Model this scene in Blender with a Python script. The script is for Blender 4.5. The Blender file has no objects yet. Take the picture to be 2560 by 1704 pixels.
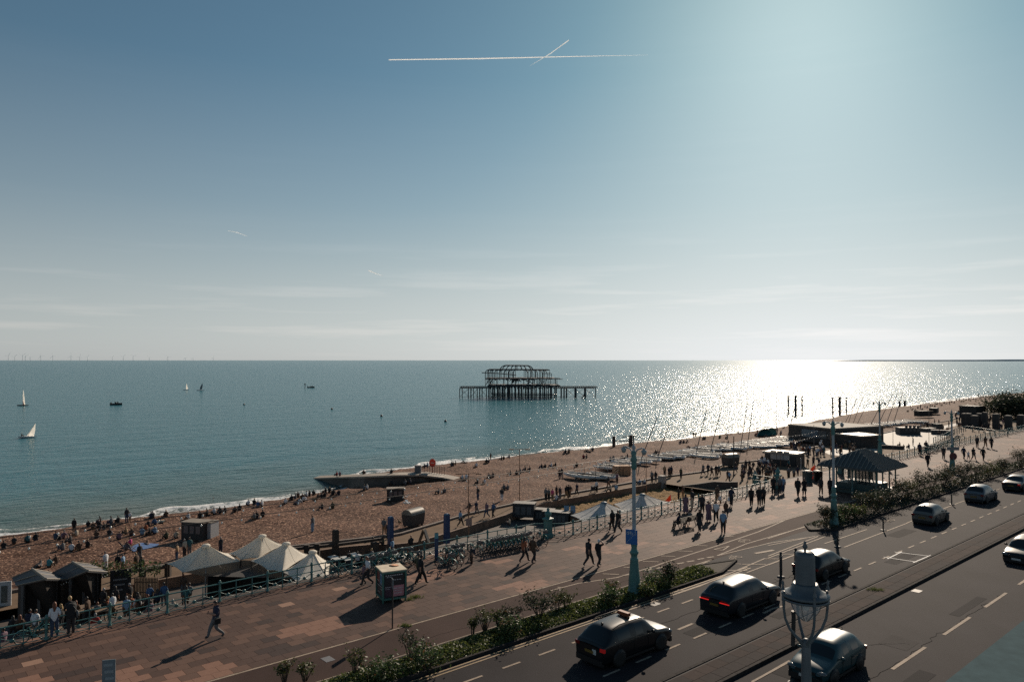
import bpy, bmesh, math, random
from mathutils import Vector, Matrix
from mathutils.bvhtree import BVHTree
R = random.Random(7)
rad = math.radians
sc = bpy.context.scene
COL = sc.collection

# ------------------------------------------------------------------ camera, sky, sun, exposure
FPX, PIT, EYE = 1849.0, math.atan(48 / 1849.0), 13.6      # focal length in photo pixels, pitch, eye height over the promenade
cd = bpy.data.cameras.new('camera'); cam = bpy.data.objects.new('camera', cd); COL.objects.link(cam)
cd.sensor_width = 36.0; cd.lens = FPX * 36 / 2560; cd.clip_start = 0.2; cd.clip_end = 150000
cam.location = (0, 0, EYE); cam.rotation_euler = (rad(90) + PIT, 0, 0)
sc.camera = cam
SUN_AZ, SUN_EL = rad(22.0), rad(26.0)
wd = bpy.data.worlds.new('World'); sc.world = wd; wd.use_nodes = True
nt = wd.node_tree; nt.nodes.clear()
def N(t, ty, **kw):
    n = t.nodes.new(ty)
    for k, v in kw.items(): setattr(n, k, v)
    return n
sky = N(nt, 'ShaderNodeTexSky', sky_type='NISHITA', sun_disc=False)
sky.sun_elevation = SUN_EL; sky.sun_rotation = SUN_AZ; sky.altitude = 0; sky.air_density = 1.0; sky.dust_density = 0.45; sky.ozone_density = 3.0
tint = N(nt, 'ShaderNodeMix', data_type='RGBA', blend_type='MULTIPLY'); tint.inputs[0].default_value = 1.0
tint.inputs[7].default_value = (0.60, 1.0, .96, 1)
# thin high cirrus streaks low over the horizon (direction-space noise)
tc = N(nt, 'ShaderNodeTexCoord'); mp = N(nt, 'ShaderNodeMapping'); mp.inputs['Scale'].default_value = (1.6, 1.6, 26)
mp.inputs['Rotation'].default_value = (rad(1.2), rad(-1.2), 0)
ns = N(nt, 'ShaderNodeTexNoise'); ns.inputs['Scale'].default_value = 2.2; ns.inputs['Detail'].default_value = 5; ns.inputs['Roughness'].default_value = .55
rp = N(nt, 'ShaderNodeValToRGB'); rp.color_ramp.elements[0].position = .52; rp.color_ramp.elements[1].position = .80
sx = N(nt, 'ShaderNodeSeparateXYZ'); band = N(nt, 'ShaderNodeValToRGB')
e = band.color_ramp.elements; e[0].position = .0; e[0].color = (.2, .2, .2, 1); e[1].position = .045; e[1].color = (1, 1, 1, 1)
q = e.new(.10); q.color = (.8, .8, .8, 1); q = e.new(.17); q.color = (.12, .12, .12, 1); q = e.new(.5); q.color = (.05, .05, .05, 1); q = e.new(.8); q.color = (0, 0, 0, 1)
mu = N(nt, 'ShaderNodeMath', operation='MULTIPLY'); mu2 = N(nt, 'ShaderNodeMath', operation='MULTIPLY'); mu2.inputs[1].default_value = .32
ci = N(nt, 'ShaderNodeMix', data_type='RGBA', blend_type='MULTIPLY'); ci.inputs[7].default_value = (1.9, 1.6, 1.5, 1)
bg = N(nt, 'ShaderNodeBackground'); bg.inputs[1].default_value = 0.052
ow = N(nt, 'ShaderNodeOutputWorld'); L = nt.links.new
# sea haze: the sky whitens towards the horizon, the same all round
bw = N(nt, 'ShaderNodeRGBToBW'); hz = N(nt, 'ShaderNodeMix', data_type='RGBA'); hr = N(nt, 'ShaderNodeValToRGB'); he = hr.color_ramp.elements
he[0].position = 0.0; he[0].color = (.86, .86, .86, 1); he[1].position = .6; he[1].color = (.06, .06, .06, 1)
for ps_, v_ in ((.08, .72), (.2, .38), (.36, .12)): q = he.new(ps_); q.color = (v_, v_, v_, 1)
hw = N(nt, 'ShaderNodeMix', data_type='RGBA', blend_type='MULTIPLY'); hw.inputs[0].default_value = 1; hw.inputs[7].default_value = (.99, 1.0, 1.015, 1)
L(sky.outputs[0], tint.inputs[6]); L(sky.outputs[0], bw.inputs[0]); pw = N(nt, 'ShaderNodeMath', operation='POWER'); pw.inputs[1].default_value = .42; pk_ = N(nt, 'ShaderNodeMath', operation='MULTIPLY'); pk_.inputs[1].default_value = 4.6; L(bw.outputs[0], pw.inputs[0]); L(pw.outputs[0], pk_.inputs[0]); L(pk_.outputs[0], hw.inputs[6]); L(sx.outputs[2], hr.inputs[0]); L(hr.outputs[0], hz.inputs[0])
# the glow round the sun is white, not tinted
gm = N(nt, 'ShaderNodeMapRange'); gm.inputs[1].default_value = 6; gm.inputs[2].default_value = 18; gm.inputs[4].default_value = .9; gl_ = N(nt, 'ShaderNodeMix', data_type='RGBA'); gw = N(nt, 'ShaderNodeMix', data_type='RGBA', blend_type='MULTIPLY'); gw.inputs[0].default_value = 1; gw.inputs[7].default_value = (1.22, 1.33, 1.36, 1)
L(bw.outputs[0], gm.inputs[0]); L(bw.outputs[0], gw.inputs[6]); L(gm.outputs[0], gl_.inputs[0]); L(tint.outputs[2], gl_.inputs[6]); L(gw.outputs[2], gl_.inputs[7])
L(gl_.outputs[2], hz.inputs[6]); L(hw.outputs[2], hz.inputs[7]); L(tc.outputs['Generated'], mp.inputs[0]); L(mp.outputs[0], ns.inputs['Vector']); L(ns.outputs[0], rp.inputs[0])
L(tc.outputs['Generated'], sx.inputs[0]); L(sx.outputs[2], band.inputs[0]); L(rp.outputs[0], mu.inputs[0]); L(band.outputs[0], mu.inputs[1]); L(mu.outputs[0], mu2.inputs[0])
L(mu2.outputs[0], ci.inputs[0]); L(hz.outputs[2], ci.inputs[6]); L(ci.outputs[2], bg.inputs[0]); L(bg.outputs[0], ow.inputs[0])
sl = bpy.data.lights.new('sun', 'SUN'); sun = bpy.data.objects.new('sun', sl); COL.objects.link(sun)
sl.energy = 4.8; sl.angle = rad(.55); sl.color = (1.0, .84, .67)
sdir = Vector((math.sin(SUN_AZ) * math.cos(SUN_EL), math.cos(SUN_AZ) * math.cos(SUN_EL), math.sin(SUN_EL)))
sun.rotation_euler = sdir.to_track_quat('Z', 'Y').to_euler(); sun.location = (60, 120, 90)
sc.view_settings.view_transform = 'Standard'; sc.view_settings.look = 'None'
sc.view_settings.exposure = 0.0; sc.view_settings.gamma = 1.0; sc.view_settings.use_curve_mapping = False
try:
    sc.cycles.use_denoising = False; sc.cycles.max_bounces = 6; sc.cycles.diffuse_bounces = 2; sc.cycles.glossy_bounces = 3
    sc.cycles.transparent_max_bounces = 12; sc.cycles.caustics_reflective = False; sc.cycles.caustics_refractive = False
    sc.cycles.sample_clamp_indirect = 3.0; sc.cycles.sample_clamp_direct = 0.0
except Exception: pass

# ------------------------------------------------------------------ survey helpers: a photo point on a level of the place
REG = dict(R1=(0,1240,.2959),R2=(500,1200,.3215),R3=(1000,1100,.3189),R4=(1380,1300,.2717),R5=(1920,1300,.2717),B1=(1400,960,.2806),B2=(1900,960,.2806),
  B3=(1100,880,.1868),B4=(0,860,.2806),B5=(640,1080,.2801),C1=(2250,960,.13158),C2=(1920,1040,.1443),C3=(1640,1060,.1443),C4=(1360,1080,.1531),C5=(1080,1240,.1403),C6=(760,1280,.1658),C7=(0,1380,.1658),C8=(680,1380,.1358))
ZL, ZT, ZS = -4.8, -5.5, -8.4        # lower promenade, terrace and sand court, sea
def S(r, x, y):
    a = REG[r]; return a[0] + x * a[2], a[1] + y * a[2]
def ray(px, py):
    x, z = (px - 1280) / FPX, -(py - 852) / FPX
    c, s = math.cos(PIT), math.sin(PIT)
    return Vector((x, c - z * s, s + z * c))
def G(px, py, z=0.0):
    d = ray(px, py); t = (z - EYE) / d.z
    return Vector((d.x * t, d.y * t, z))
def AT(px, py, D):
    d = ray(px, py); t = D / d.y
    return Vector((d.x * t, D, EYE + d.z * t))
def P(r, x, y, z=0.0): return G(*S(r, x, y), z)
def PA(r, x, y, D): return AT(*S(r, x, y), D)
HEAD = 48.7; cu, su = math.cos(rad(HEAD)), math.sin(rad(HEAD))
def W(s, p, z=0.0): return Vector((s * su + p * cu, s * cu - p * su, z))      # along / across the road
def SP(v): return v.x * su + v.y * cu, v.x * cu - v.y * su
ROAD = -rad(HEAD)                    # turn that brings local +Y along the road
def zturn(h): return -rad(h)         # heading in degrees, clockwise from +Y

# ------------------------------------------------------------------ mesh helpers
class MB:
    def __init__(s): s.v = []; s.f = []; s.m = []; s.sm = []
    def add(s, vs, fs, mi=0, smooth=False):
        o = len(s.v); s.v += [tuple(v) for v in vs]
        for f in fs: s.f.append(tuple(i + o for i in f)); s.m.append(mi); s.sm.append(smooth)
    def box(s, c, d, mi=0, rz=0, rx=0, ry=0):
        M_ = Matrix.Translation(Vector(c)) @ Matrix.Rotation(rz, 4, 'Z') @ Matrix.Rotation(ry, 4, 'Y') @ Matrix.Rotation(rx, 4, 'X')
        h = [x / 2 for x in d]
        vs = [M_ @ Vector((a * h[0], b * h[1], c_ * h[2])) for c_ in (-1, 1) for b in (-1, 1) for a in (-1, 1)]
        s.add(vs, [(0,2,3,1),(4,5,7,6),(0,1,5,4),(2,6,7,3),(0,4,6,2),(1,3,7,5)], mi)
    def tube(s, pts, r, n=6, mi=0, cap=True, smooth=True):
        pts = [Vector(p) for p in pts]; k = len(pts); rs = r if isinstance(r, (list, tuple)) else [r] * k
        vs = []; pu = None
        for i, p in enumerate(pts):
            t = (pts[min(i + 1, k - 1)] - pts[max(i - 1, 0)]).normalized()
            if pu is None: pu = Vector((1, 0, 0)) if abs(t.x) < .9 else Vector((0, 1, 0))
            a = (pu - t * pu.dot(t)).normalized(); b = t.cross(a); pu = a
            for j in range(n):
                w = 2 * math.pi * j / n; vs.append(p + (a * math.cos(w) + b * math.sin(w)) * rs[i])
        fs = [(i*n+j, i*n+(j+1)%n, (i+1)*n+(j+1)%n, (i+1)*n+j) for i in range(k - 1) for j in range(n)]
        s.add(vs, fs, mi, smooth)
        if cap: s.add(vs[:n], [tuple(range(n))[::-1]], mi); s.add(vs[-n:], [tuple(range(n))], mi)
    def lathe(s, prof, n=12, c=(0, 0, 0), mi=0, smooth=True, ph=0):
        vs = []
        for r_, z in prof:
            for j in range(n):
                w = 2 * math.pi * j / n + ph; vs.append((c[0] + r_ * math.cos(w), c[1] + r_ * math.sin(w), c[2] + z))
        fs = [(i*n+j, i*n+(j+1)%n, (i+1)*n+(j+1)%n, (i+1)*n+j) for i in range(len(prof) - 1) for j in range(n)]
        s.add(vs, fs, mi, smooth)
        if prof[0][0] > 1e-4: s.add(vs[:n], [tuple(range(n))[::-1]], mi)
        if prof[-1][0] > 1e-4: s.add(vs[-n:], [tuple(range(n))], mi)
    def ell(s, c, r, nu=10, nv=7, mi=0, smooth=True):
        vs = [(c[0], c[1], c[2] - r[2])]
        for i in range(1, nv):
            a = -math.pi / 2 + math.pi * i / nv
            for j in range(nu):
                w = 2 * math.pi * j / nu; vs.append((c[0] + r[0]*math.cos(a)*math.cos(w), c[1] + r[1]*math.cos(a)*math.sin(w), c[2] + r[2]*math.sin(a)))
        vs.append((c[0], c[1], c[2] + r[2])); fs = []
        for j in range(nu):
            fs.append((0, 1 + (j + 1) % nu, 1 + j)); b = 1 + (nv - 2) * nu; fs.append((b + j, b + (j + 1) % nu, len(vs) - 1))
            for i in range(nv - 2): fs.append((1+i*nu+j, 1+i*nu+(j+1)%nu, 1+(i+1)*nu+(j+1)%nu, 1+(i+1)*nu+j))
        s.add(vs, fs, mi, smooth)
    def prism(s, poly, z0, z1, mi=0, side=None):
        n = len(poly); vs = [(p[0], p[1], z0) for p in poly] + [(p[0], p[1], z1) for p in poly]
        s.add(vs, [tuple(range(n, 2 * n))], mi); s.add(vs, [tuple(range(n))[::-1]], mi)
        s.add(vs, [(i, (i + 1) % n, n + (i + 1) % n, n + i) for i in range(n)], mi if side is None else side)
    def strip(s, pts, w, z=None, mi=0, side=0):
        pts = [Vector(p) for p in pts]; vs = []; k = len(pts)
        for i, p in enumerate(pts):
            t = (pts[min(i+1, k-1)] - pts[max(i-1, 0)]); t = Vector((t.x, t.y, 0)).normalized(); nn = Vector((-t.y, t.x, 0))
            zz = p.z if z is None else z
            a = p + nn * (w / 2 + side); b = p - nn * (w / 2 - side); vs += [(a.x, a.y, zz), (b.x, b.y, zz)]
        s.add(vs, [(2*i+1, 2*i+3, 2*i+2, 2*i) for i in range(k - 1)], mi)
    def mesh(s, name, mats):
        me = bpy.data.meshes.new(name); me.from_pydata(s.v, [], s.f)
        for m_ in (mats if isinstance(mats, (list, tuple)) else [mats]): me.materials.append(m_)
        me.polygons.foreach_set('material_index', s.m); me.polygons.foreach_set('use_smooth', s.sm); me.update()
        return me
def link(name, me, parent=None, loc=(0, 0, 0), rz=0.0):
    o = bpy.data.objects.new(name, me); COL.objects.link(o); o.location = loc; o.rotation_euler = (0, 0, rz)
    if parent is not None: o.parent = parent; KIDS.setdefault(parent.name, []).append(o)
    return o
KIDS = {}
def obj(name, mb, mats, parent=None, loc=(0, 0, 0), rz=0.0): return link(name, mb.mesh(name, mats), parent, loc, rz)
USED = {}
def tag(o, label, cat, group=None):
    k = label.lower(); USED[k] = USED.get(k, 0) + 1
    o['label'] = label; o['category'] = cat
    if group: o['group'] = group
    return o
def thing(name, label, cat, loc=(0, 0, 0), rz=0.0, group=None):
    return tag(link(name, None, None, loc, rz), label, cat, group)
def struct(name, mb, mats, parent=None, kind='structure'):
    o = obj(name, mb, mats, parent)
    if parent is None or kind == 'stuff': o['kind'] = kind
    return o
def dup(src, loc, rz, label=None, group=None, scale=None):
    def cp(o, par):
        c = o.copy(); COL.objects.link(c)
        if par is not None: c.parent = par; KIDS.setdefault(par.name, []).append(c)
        for ch in list(KIDS.get(o.name, [])): cp(ch, c)
        return c
    c = cp(src, None); c.location = loc; c.rotation_euler = (0, 0, rz)
    if scale: c.scale = scale
    if label: tag(c, label, c['category'], group or c.get('group'))
    elif group: c['group'] = group
    return c

# ------------------------------------------------------------------ materials
MATS = {}
def mat(name, col, rough=.7, metal=0.0, spec=.5, emit=None, noise=None, bump=None, vary=0.0, alpha=None, trans=0.0, transl=0.0, coat=0.0):
    """plain principled with optional (scale, amount) colour noise, (scale, strength) bump, random per-object value shift."""
    if name in MATS: return MATS[name]
    m = bpy.data.materials.new(name); m.use_nodes = True; t = m.node_tree; b = t.nodes['Principled BSDF']; ln = t.links.new
    b.inputs['Base Color'].default_value = (*col, 1); b.inputs['Roughness'].default_value = rough; b.inputs['Metallic'].default_value = metal
    b.inputs['Specular IOR Level'].default_value = spec; b.inputs['Transmission Weight'].default_value = trans; b.inputs['Coat Weight'].default_value = coat
    if coat: b.inputs['Coat Roughness'].default_value = .06
    if emit: b.inputs['Emission Color'].default_value = (*emit[0], 1); b.inputs['Emission Strength'].default_value = emit[1]
    if alpha is not None: b.inputs['Alpha'].default_value = alpha
    src = None
    if noise or bump or vary: tcn = N(t, 'ShaderNodeTexCoord')
    if noise:
        n1 = N(t, 'ShaderNodeTexNoise'); n1.inputs['Scale'].default_value = noise[0]; n1.inputs['Detail'].default_value = 6; n1.inputs['Roughness'].default_value = .65
        ln(tcn.outputs['Object'], n1.inputs['Vector'])
        mr = N(t, 'ShaderNodeMapRange'); mr.inputs[1].default_value = .3; mr.inputs[2].default_value = .7; mr.inputs[3].default_value = 1 - noise[1]; mr.inputs[4].default_value = 1 + noise[1]
        ln(n1.outputs[0], mr.inputs[0]); src = mr.outputs[0]
    if vary:
        oi = N(t, 'ShaderNodeObjectInfo'); mr2 = N(t, 'ShaderNodeMapRange'); mr2.inputs[3].default_value = 1 - vary; mr2.inputs[4].default_value = 1 + vary
        ln(oi.outputs['Random'], mr2.inputs[0])
        if src is not None:
            k = N(t, 'ShaderNodeMath', operation='MULTIPLY'); ln(src, k.inputs[0]); ln(mr2.outputs[0], k.inputs[1]); src = k.outputs[0]
        else: src = mr2.outputs[0]
    if src is not None:
        mx = N(t, 'ShaderNodeMix', data_type='RGBA', blend_type='MULTIPLY'); mx.inputs[0].default_value = 1; mx.inputs[6].default_value = (*col, 1)
        ln(src, mx.inputs[7]); ln(mx.outputs[2], b.inputs['Base Color'])
    if bump:
        n2 = N(t, 'ShaderNodeTexNoise'); n2.inputs['Scale'].default_value = bump[0]; n2.inputs['Detail'].default_value = 4
        ln(tcn.outputs['Object'], n2.inputs['Vector']); bp = N(t, 'ShaderNodeBump'); bp.inputs['Strength'].default_value = bump[1]; bp.inputs['Distance'].default_value = bump[2] if len(bump) > 2 else .03
        ln(n2.outputs[0], bp.inputs['Height']); ln(bp.outputs[0], b.inputs['Normal'])
    if transl:
        out = t.nodes['Material Output']; tr = N(t, 'ShaderNodeBsdfTranslucent'); ms = N(t, 'ShaderNodeMixShader'); ms.inputs[0].default_value = transl
        tr.inputs[0].default_value = (*col, 1); ln(b.outputs[0], ms.inputs[1]); ln(tr.outputs[0], ms.inputs[2]); ln(ms.outputs[0], out.inputs[0])
    MATS[name] = m
    return m
def ln_nodes(m): return m.node_tree, m.node_tree.nodes['Principled BSDF'], m.node_tree.links.new

# ------------------------------------------------------------------ the setting
# ---- sea
def sea_mat():
    m = mat('sea_water', (.018, .05, .066), .20, spec=.09); t, b, ln = ln_nodes(m)
    g = N(t, 'ShaderNodeNewGeometry'); dp = N(t, 'ShaderNodeVectorMath', operation='DOT_PRODUCT'); dp.inputs[1].default_value = (cu, -su, 0)
    ds = N(t, 'ShaderNodeVectorMath', operation='DOT_PRODUCT'); ds.inputs[1].default_value = (su, cu, 0)
    ln(g.outputs['Position'], dp.inputs[0]); ln(g.outputs['Position'], ds.inputs[0])
    cx = N(t, 'ShaderNodeCombineXYZ'); ln(ds.outputs['Value'], cx.inputs[0]); ln(dp.outputs['Value'], cx.inputs[1])
    def wave(scale, sxy, dist, prev, strength):
        mp = N(t, 'ShaderNodeMapping'); mp.inputs['Scale'].default_value = (sxy[0], sxy[1], 1); ln(cx.outputs[0], mp.inputs[0])
        n = N(t, 'ShaderNodeTexNoise'); n.inputs['Scale'].default_value = scale; n.inputs['Detail'].default_value = 3.5; n.inputs['Roughness'].default_value = .55; n.inputs['Distortion'].default_value = .4
        ln(mp.outputs[0], n.inputs['Vector']); bp = N(t, 'ShaderNodeBump'); bp.inputs['Strength'].default_value = strength; bp.inputs['Distance'].default_value = dist
        ln(n.outputs[0], bp.inputs['Height'])
        if prev is not None: ln(prev.outputs[0], bp.inputs['Normal'])
        return bp, n
    b1, n1 = wave(.10, (.45, 1), .9, None, 1.0)
    b2, _ = wave(.5, (.55, 1), .55, b1, 1.0)
    b3, _ = wave(1.9, (.8, 1), .17, b2, 1.0)
    ln(b3.outputs[0], b.inputs['Normal'])
    # sediment in the shallows, deeper blue beyond; broad wind patches
    mr = N(t, 'ShaderNodeMapRange'); mr.inputs[1].default_value = -108; mr.inputs[2].default_value = -175; ln(dp.outputs['Value'], mr.inputs[0])
    nb = N(t, 'ShaderNodeTexNoise'); nb.inputs['Scale'].default_value = .05; nb.inputs['Detail'].default_value = 4; ln(cx.outputs[0], nb.inputs['Vector'])
    ad = N(t, 'ShaderNodeMath', operation='MULTIPLY_ADD'); ad.inputs[1].default_value = .5; ln(nb.outputs[0], ad.inputs[0]); ln(mr.outputs[0], ad.inputs[2])
    rp = N(t, 'ShaderNodeValToRGB'); e = rp.color_ramp.elements; e[0].position = .15; e[0].color = (.13, .12, .085, 1); e[1].position = 1.15 if False else 1.0; e[1].color = (.034, .140, .170, 1)
    q = e.new(.5); q.color = (.06, .118, .115, 1)
    ln(ad.outputs[0], rp.inputs[0]); ln(rp.outputs[0], b.inputs['Base Color'])
    b.inputs['IOR'].default_value = 1.33
    return m
mb = MB(); XS = 90000
mb.add([(-XS, 40, ZS), (XS, 40, ZS), (XS, 130000, ZS), (-XS, 130000, ZS)], [(0, 1, 2, 3)])
sea = struct('sea', mb, sea_mat())

# ---- edges of the place, along the road (s) and across it (p)
def lin(pts, s):
    if s <= pts[0][0]: return pts[0][1]
    for a, b in zip(pts, pts[1:]):
        if s <= b[0]: return a[1] + (b[1] - a[1]) * (s - a[0]) / (b[0] - a[0])
    return pts[-1][1]
E1 = [SP(P(*q, ZL)) for q in [('R1',1210,620),('R2',740,520),('R2',1540,430),('B5',1900,735),('B5',2330,640),('C4',600,980),('C4',1440,830),('C4',2000,730),('C3',460,880),('C3',830,830),('C3',1200,700),('C3',1740,640),('C2',420,620),('C2',1500,400),('C1',200,830),('C1',950,690),('C1',1200,600)]]
E1 = [(-60, E1[0][1])] + E1 + [(320, -93), (700, -100)]
SH = [SP(P(*q, ZS)) for q in [('R1',0,352),('R1',560,275),('R1',1200,200),('R2',0,240),('R2',640,150),('R2',1100,82),('B5',1000,372),('B5',1900,262),('C4',0,350),('C4',420,310),('C4',1000,240),('C4',2221,140),('C3',650,245),('C3',1500,160),('C3',2356,20),('B2',800,262),('B2',1400,190),('B2',2000,112),('B2',2352,97)]]
SH = [(-60, SH[0][1])] + SH + [(900, -150), (2600, -60)]
# ---- shingle beach
def beach_z(t):
    if t < .70: return ZL - .12 - 1.5 * t
    if t < 1: k = (t - .70) / .30; return ZL - 1.17 + (ZS - ZL + 1.17) * k ** 1.15
    return ZS - (t - 1) * 8
def hsh(a, b): return math.sin(a * 12.9898 + b * 78.233) * 43758.5453 % 1.0
mb = MB(); ss = []; s_ = -40.0
while s_ < 900: ss.append(s_); s_ += 1.0 if s_ < 130 else (2.5 if s_ < 260 else 12)
TT = [i / 40 for i in range(40)] + [1, 1.08, 1.2, 1.5]
for s_ in ss:
    p0, p1 = lin(E1, s_), lin(SH, s_)
    for t in TT:
        p = p0 + (p1 - p0) * t; amp = .16 * min(1, t * 8) * (1 if t < 1 else .2)
        z = beach_z(t) + amp * (math.sin(s_ * .5 + p * .31) * math.sin(p * .47 - s_ * .13) + .8 * (hsh(round(s_, 2), round(t, 3)) - .5)) + .12 * math.sin(s_ * .22 + 2) * (t > .6) * (t < 1) + .22 * math.exp(-((t - .66 - .02 * math.sin(s_ * .3)) / .022) ** 2) + .16 * math.exp(-((t - .45 - .015 * math.sin(s_ * .21 + 1)) / .02) ** 2) + .14 * math.exp(-((t - .83 - .01 * math.sin(s_ * .4)) / .015) ** 2)
        v = W(s_, p, z); mb.v.append((v.x, v.y, v.z))
nt_ = len(TT)
for i in range(len(ss) - 1):
    for j in range(nt_ - 1):
        mb.f.append((i*nt_+j, i*nt_+j+1, (i+1)*nt_+j+1, (i+1)*nt_+j)); mb.m.append(0); mb.sm.append(True)
def beach_mat():
    m = mat('shingle', (.2, .15, .12), .85, spec=.08); t, b, ln = ln_nodes(m); tc = N(t, 'ShaderNodeTexCoord')
    v = N(t, 'ShaderNodeTexVoronoi'); v.inputs['Scale'].default_value = 6.5; ln(tc.outputs['Object'], v.inputs['Vector'])
    hs = N(t, 'ShaderNodeSeparateColor'); ln(v.outputs['Color'], hs.inputs[0])
    rp = N(t, 'ShaderNodeValToRGB'); e = rp.color_ramp.elements; e[0].position = 0; e[0].color = (0.0376, 0.0192, 0.0136, 1); e[1].position = 1; e[1].color = (0.5319, 0.3321, 0.2319, 1)
    for ps, c in ((.35, (0.0952, 0.0514, 0.0361)), (.7, (0.1480, 0.0815, 0.0570)), (.88, (0.2649, 0.1548, 0.1078))): q = e.new(ps); q.color = (*c, 1)
    ln(hs.outputs[0], rp.inputs[0])
    n = N(t, 'ShaderNodeTexNoise'); n.inputs['Scale'].default_value = .12; n.inputs['Detail'].default_value = 5; ln(tc.outputs['Object'], n.inputs['Vector'])
    mr = N(t, 'ShaderNodeMapRange'); mr.inputs[1].default_value = .3; mr.inputs[2].default_value = .7; mr.inputs[3].default_value = .78; mr.inputs[4].default_value = 1.15; ln(n.outputs[0], mr.inputs[0])
    mx = N(t, 'ShaderNodeMix', data_type='RGBA', blend_type='MULTIPLY'); mx.inputs[0].default_value = 1; ln(rp.outputs[0], mx.inputs[6]); ln(mr.outputs[0], mx.inputs[7])
    # wet band at the water's edge (height of the beach itself)
    g = N(t, 'ShaderNodeSeparateXYZ'); ln(tc.outputs['Object'], g.inputs[0]); w = N(t, 'ShaderNodeMapRange'); w.inputs[1].default_value = ZS + .85; w.inputs[2].default_value = ZS + .2; ln(g.outputs[2], w.inputs[0])
    wx = N(t, 'ShaderNodeMix', data_type='RGBA'); ln(w.outputs[0], wx.inputs[0]); ln(mx.outputs[2], wx.inputs[6]); wx.inputs[7].default_value = (.075, .055, .043, 1)
    ln(wx.outputs[2], b.inputs['Base Color']); rr = N(t, 'ShaderNodeMapRange'); rr.inputs[3].default_value = .85; rr.inputs[4].default_value = .3; ln(w.outputs[0], rr.inputs[0]); ln(rr.outputs[0], b.inputs['Roughness'])
    v2 = N(t, 'ShaderNodeTexVoronoi'); v2.inputs['Scale'].default_value = 5.5; ln(tc.outputs['Object'], v2.inputs['Vector'])
    n2 = N(t, 'ShaderNodeTexNoise'); n2.inputs['Scale'].default_value = 1.1; n2.inputs['Detail'].default_value = 5; ln(tc.outputs['Object'], n2.inputs['Vector'])
    bp = N(t, 'ShaderNodeBump'); bp.inputs['Strength'].default_value = .8; bp.inputs['Distance'].default_value = .06; bp.invert = True; ln(v2.outputs['Distance'], bp.inputs['Height'])
    bq = N(t, 'ShaderNodeBump'); bq.inputs['Strength'].default_value = .6; bq.inputs['Distance'].default_value = .25; ln(n2.outputs[0], bq.inputs['Height']); ln(bp.outputs[0], bq.inputs['Normal']); ln(bq.outputs[0], b.inputs['Normal'])
    return m
beach = struct('beach', mb, beach_mat())
BVH = BVHTree.FromPolygons([Vector(v) for v in mb.v], mb.f)
def B(r, x, y):
    """where the sight line through a photo point meets the shingle (or the lower promenade, where there is none)"""
    d = ray(*S(r, x, y)); loc = BVH.ray_cast(Vector((0, 0, EYE)), d, 3000)[0]
    return loc if loc is not None else P(r, x, y, ZL)
def beach_at(x, y):
    loc = BVH.ray_cast(Vector((x, y, 30)), Vector((0, 0, -1)), 100)[0]
    return loc.z if loc is not None else ZL

# ---- surf along the water's edge: a lumpy foam sheet and a breaking roller
def foam_mat():
    m = mat('foam', (.82, .82, .80), .55); t, b, ln = ln_nodes(m); tc = N(t, 'ShaderNodeTexCoord')
    n = N(t, 'ShaderNodeTexNoise'); n.inputs['Scale'].default_value = .9; n.inputs['Detail'].default_value = 7; n.inputs['Roughness'].default_value = .7; ln(tc.outputs['Object'], n.inputs['Vector'])
    at = N(t, 'ShaderNodeAttribute', attribute_name='cover'); ad = N(t, 'ShaderNodeMath', operation='ADD'); ln(n.outputs[0], ad.inputs[0]); ln(at.outputs['Fac'], ad.inputs[1])
    mr = N(t, 'ShaderNodeMapRange'); mr.inputs[1].default_value = .96; mr.inputs[2].default_value = 1.12; ln(ad.outputs[0], mr.inputs[0]); ln(mr.outputs[0], b.inputs['Alpha'])
    bp = N(t, 'ShaderNodeBump'); bp.inputs['Strength'].default_value = .8; bp.inputs['Distance'].default_value = .2; ln(n.outputs[0], bp.inputs['Height']); ln(bp.outputs[0], b.inputs['Normal'])
    return m
mb = MB(); cov = []; fs_ = []; s_ = -40.0
while s_ < 560: fs_.append(s_); s_ += .8 if s_ < 200 else 4
PR = [(-1.6, .02, .05), (-.6, .05, .55), (.6, .10, .64), (1.8, .16, .50), (2.8, .30, .52), (3.4, .42, .64), (4.2, .12, .42), (5.6, .06, .30), (7.5, .05, .36), (9.5, .05, .1)]
for s_ in fs_:
    wv = 1.0 + .55 * math.sin(s_ * .21) + .35 * math.sin(s_ * .57 + 1); far = 1 + max(0, min(1.2, (s_ - 120) / 120))
    p1 = lin(SH, s_) + .8 * math.sin(s_ * .33) + .5 * math.sin(s_ * .9)
    for a, z, c in PR:
        v = W(s_, p1 - a * (.34 + .26 * wv) * far, ZS + z * (.5 + .5 * wv)); mb.v.append(tuple(v)); cov.append(c + .10 * math.sin(s_ * .13 + a))
k = len(PR)
for i in range(len(fs_) - 1):
    for j in range(k - 1): mb.f.append((i*k+j, i*k+j+1, (i+1)*k+j+1, (i+1)*k+j)); mb.m.append(0); mb.sm.append(True)
surf = struct('foam', mb, foam_mat(), kind='stuff')
at_ = surf.data.attributes.new('cover', 'FLOAT', 'POINT'); at_.data.foreach_set('value', cov)

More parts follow.
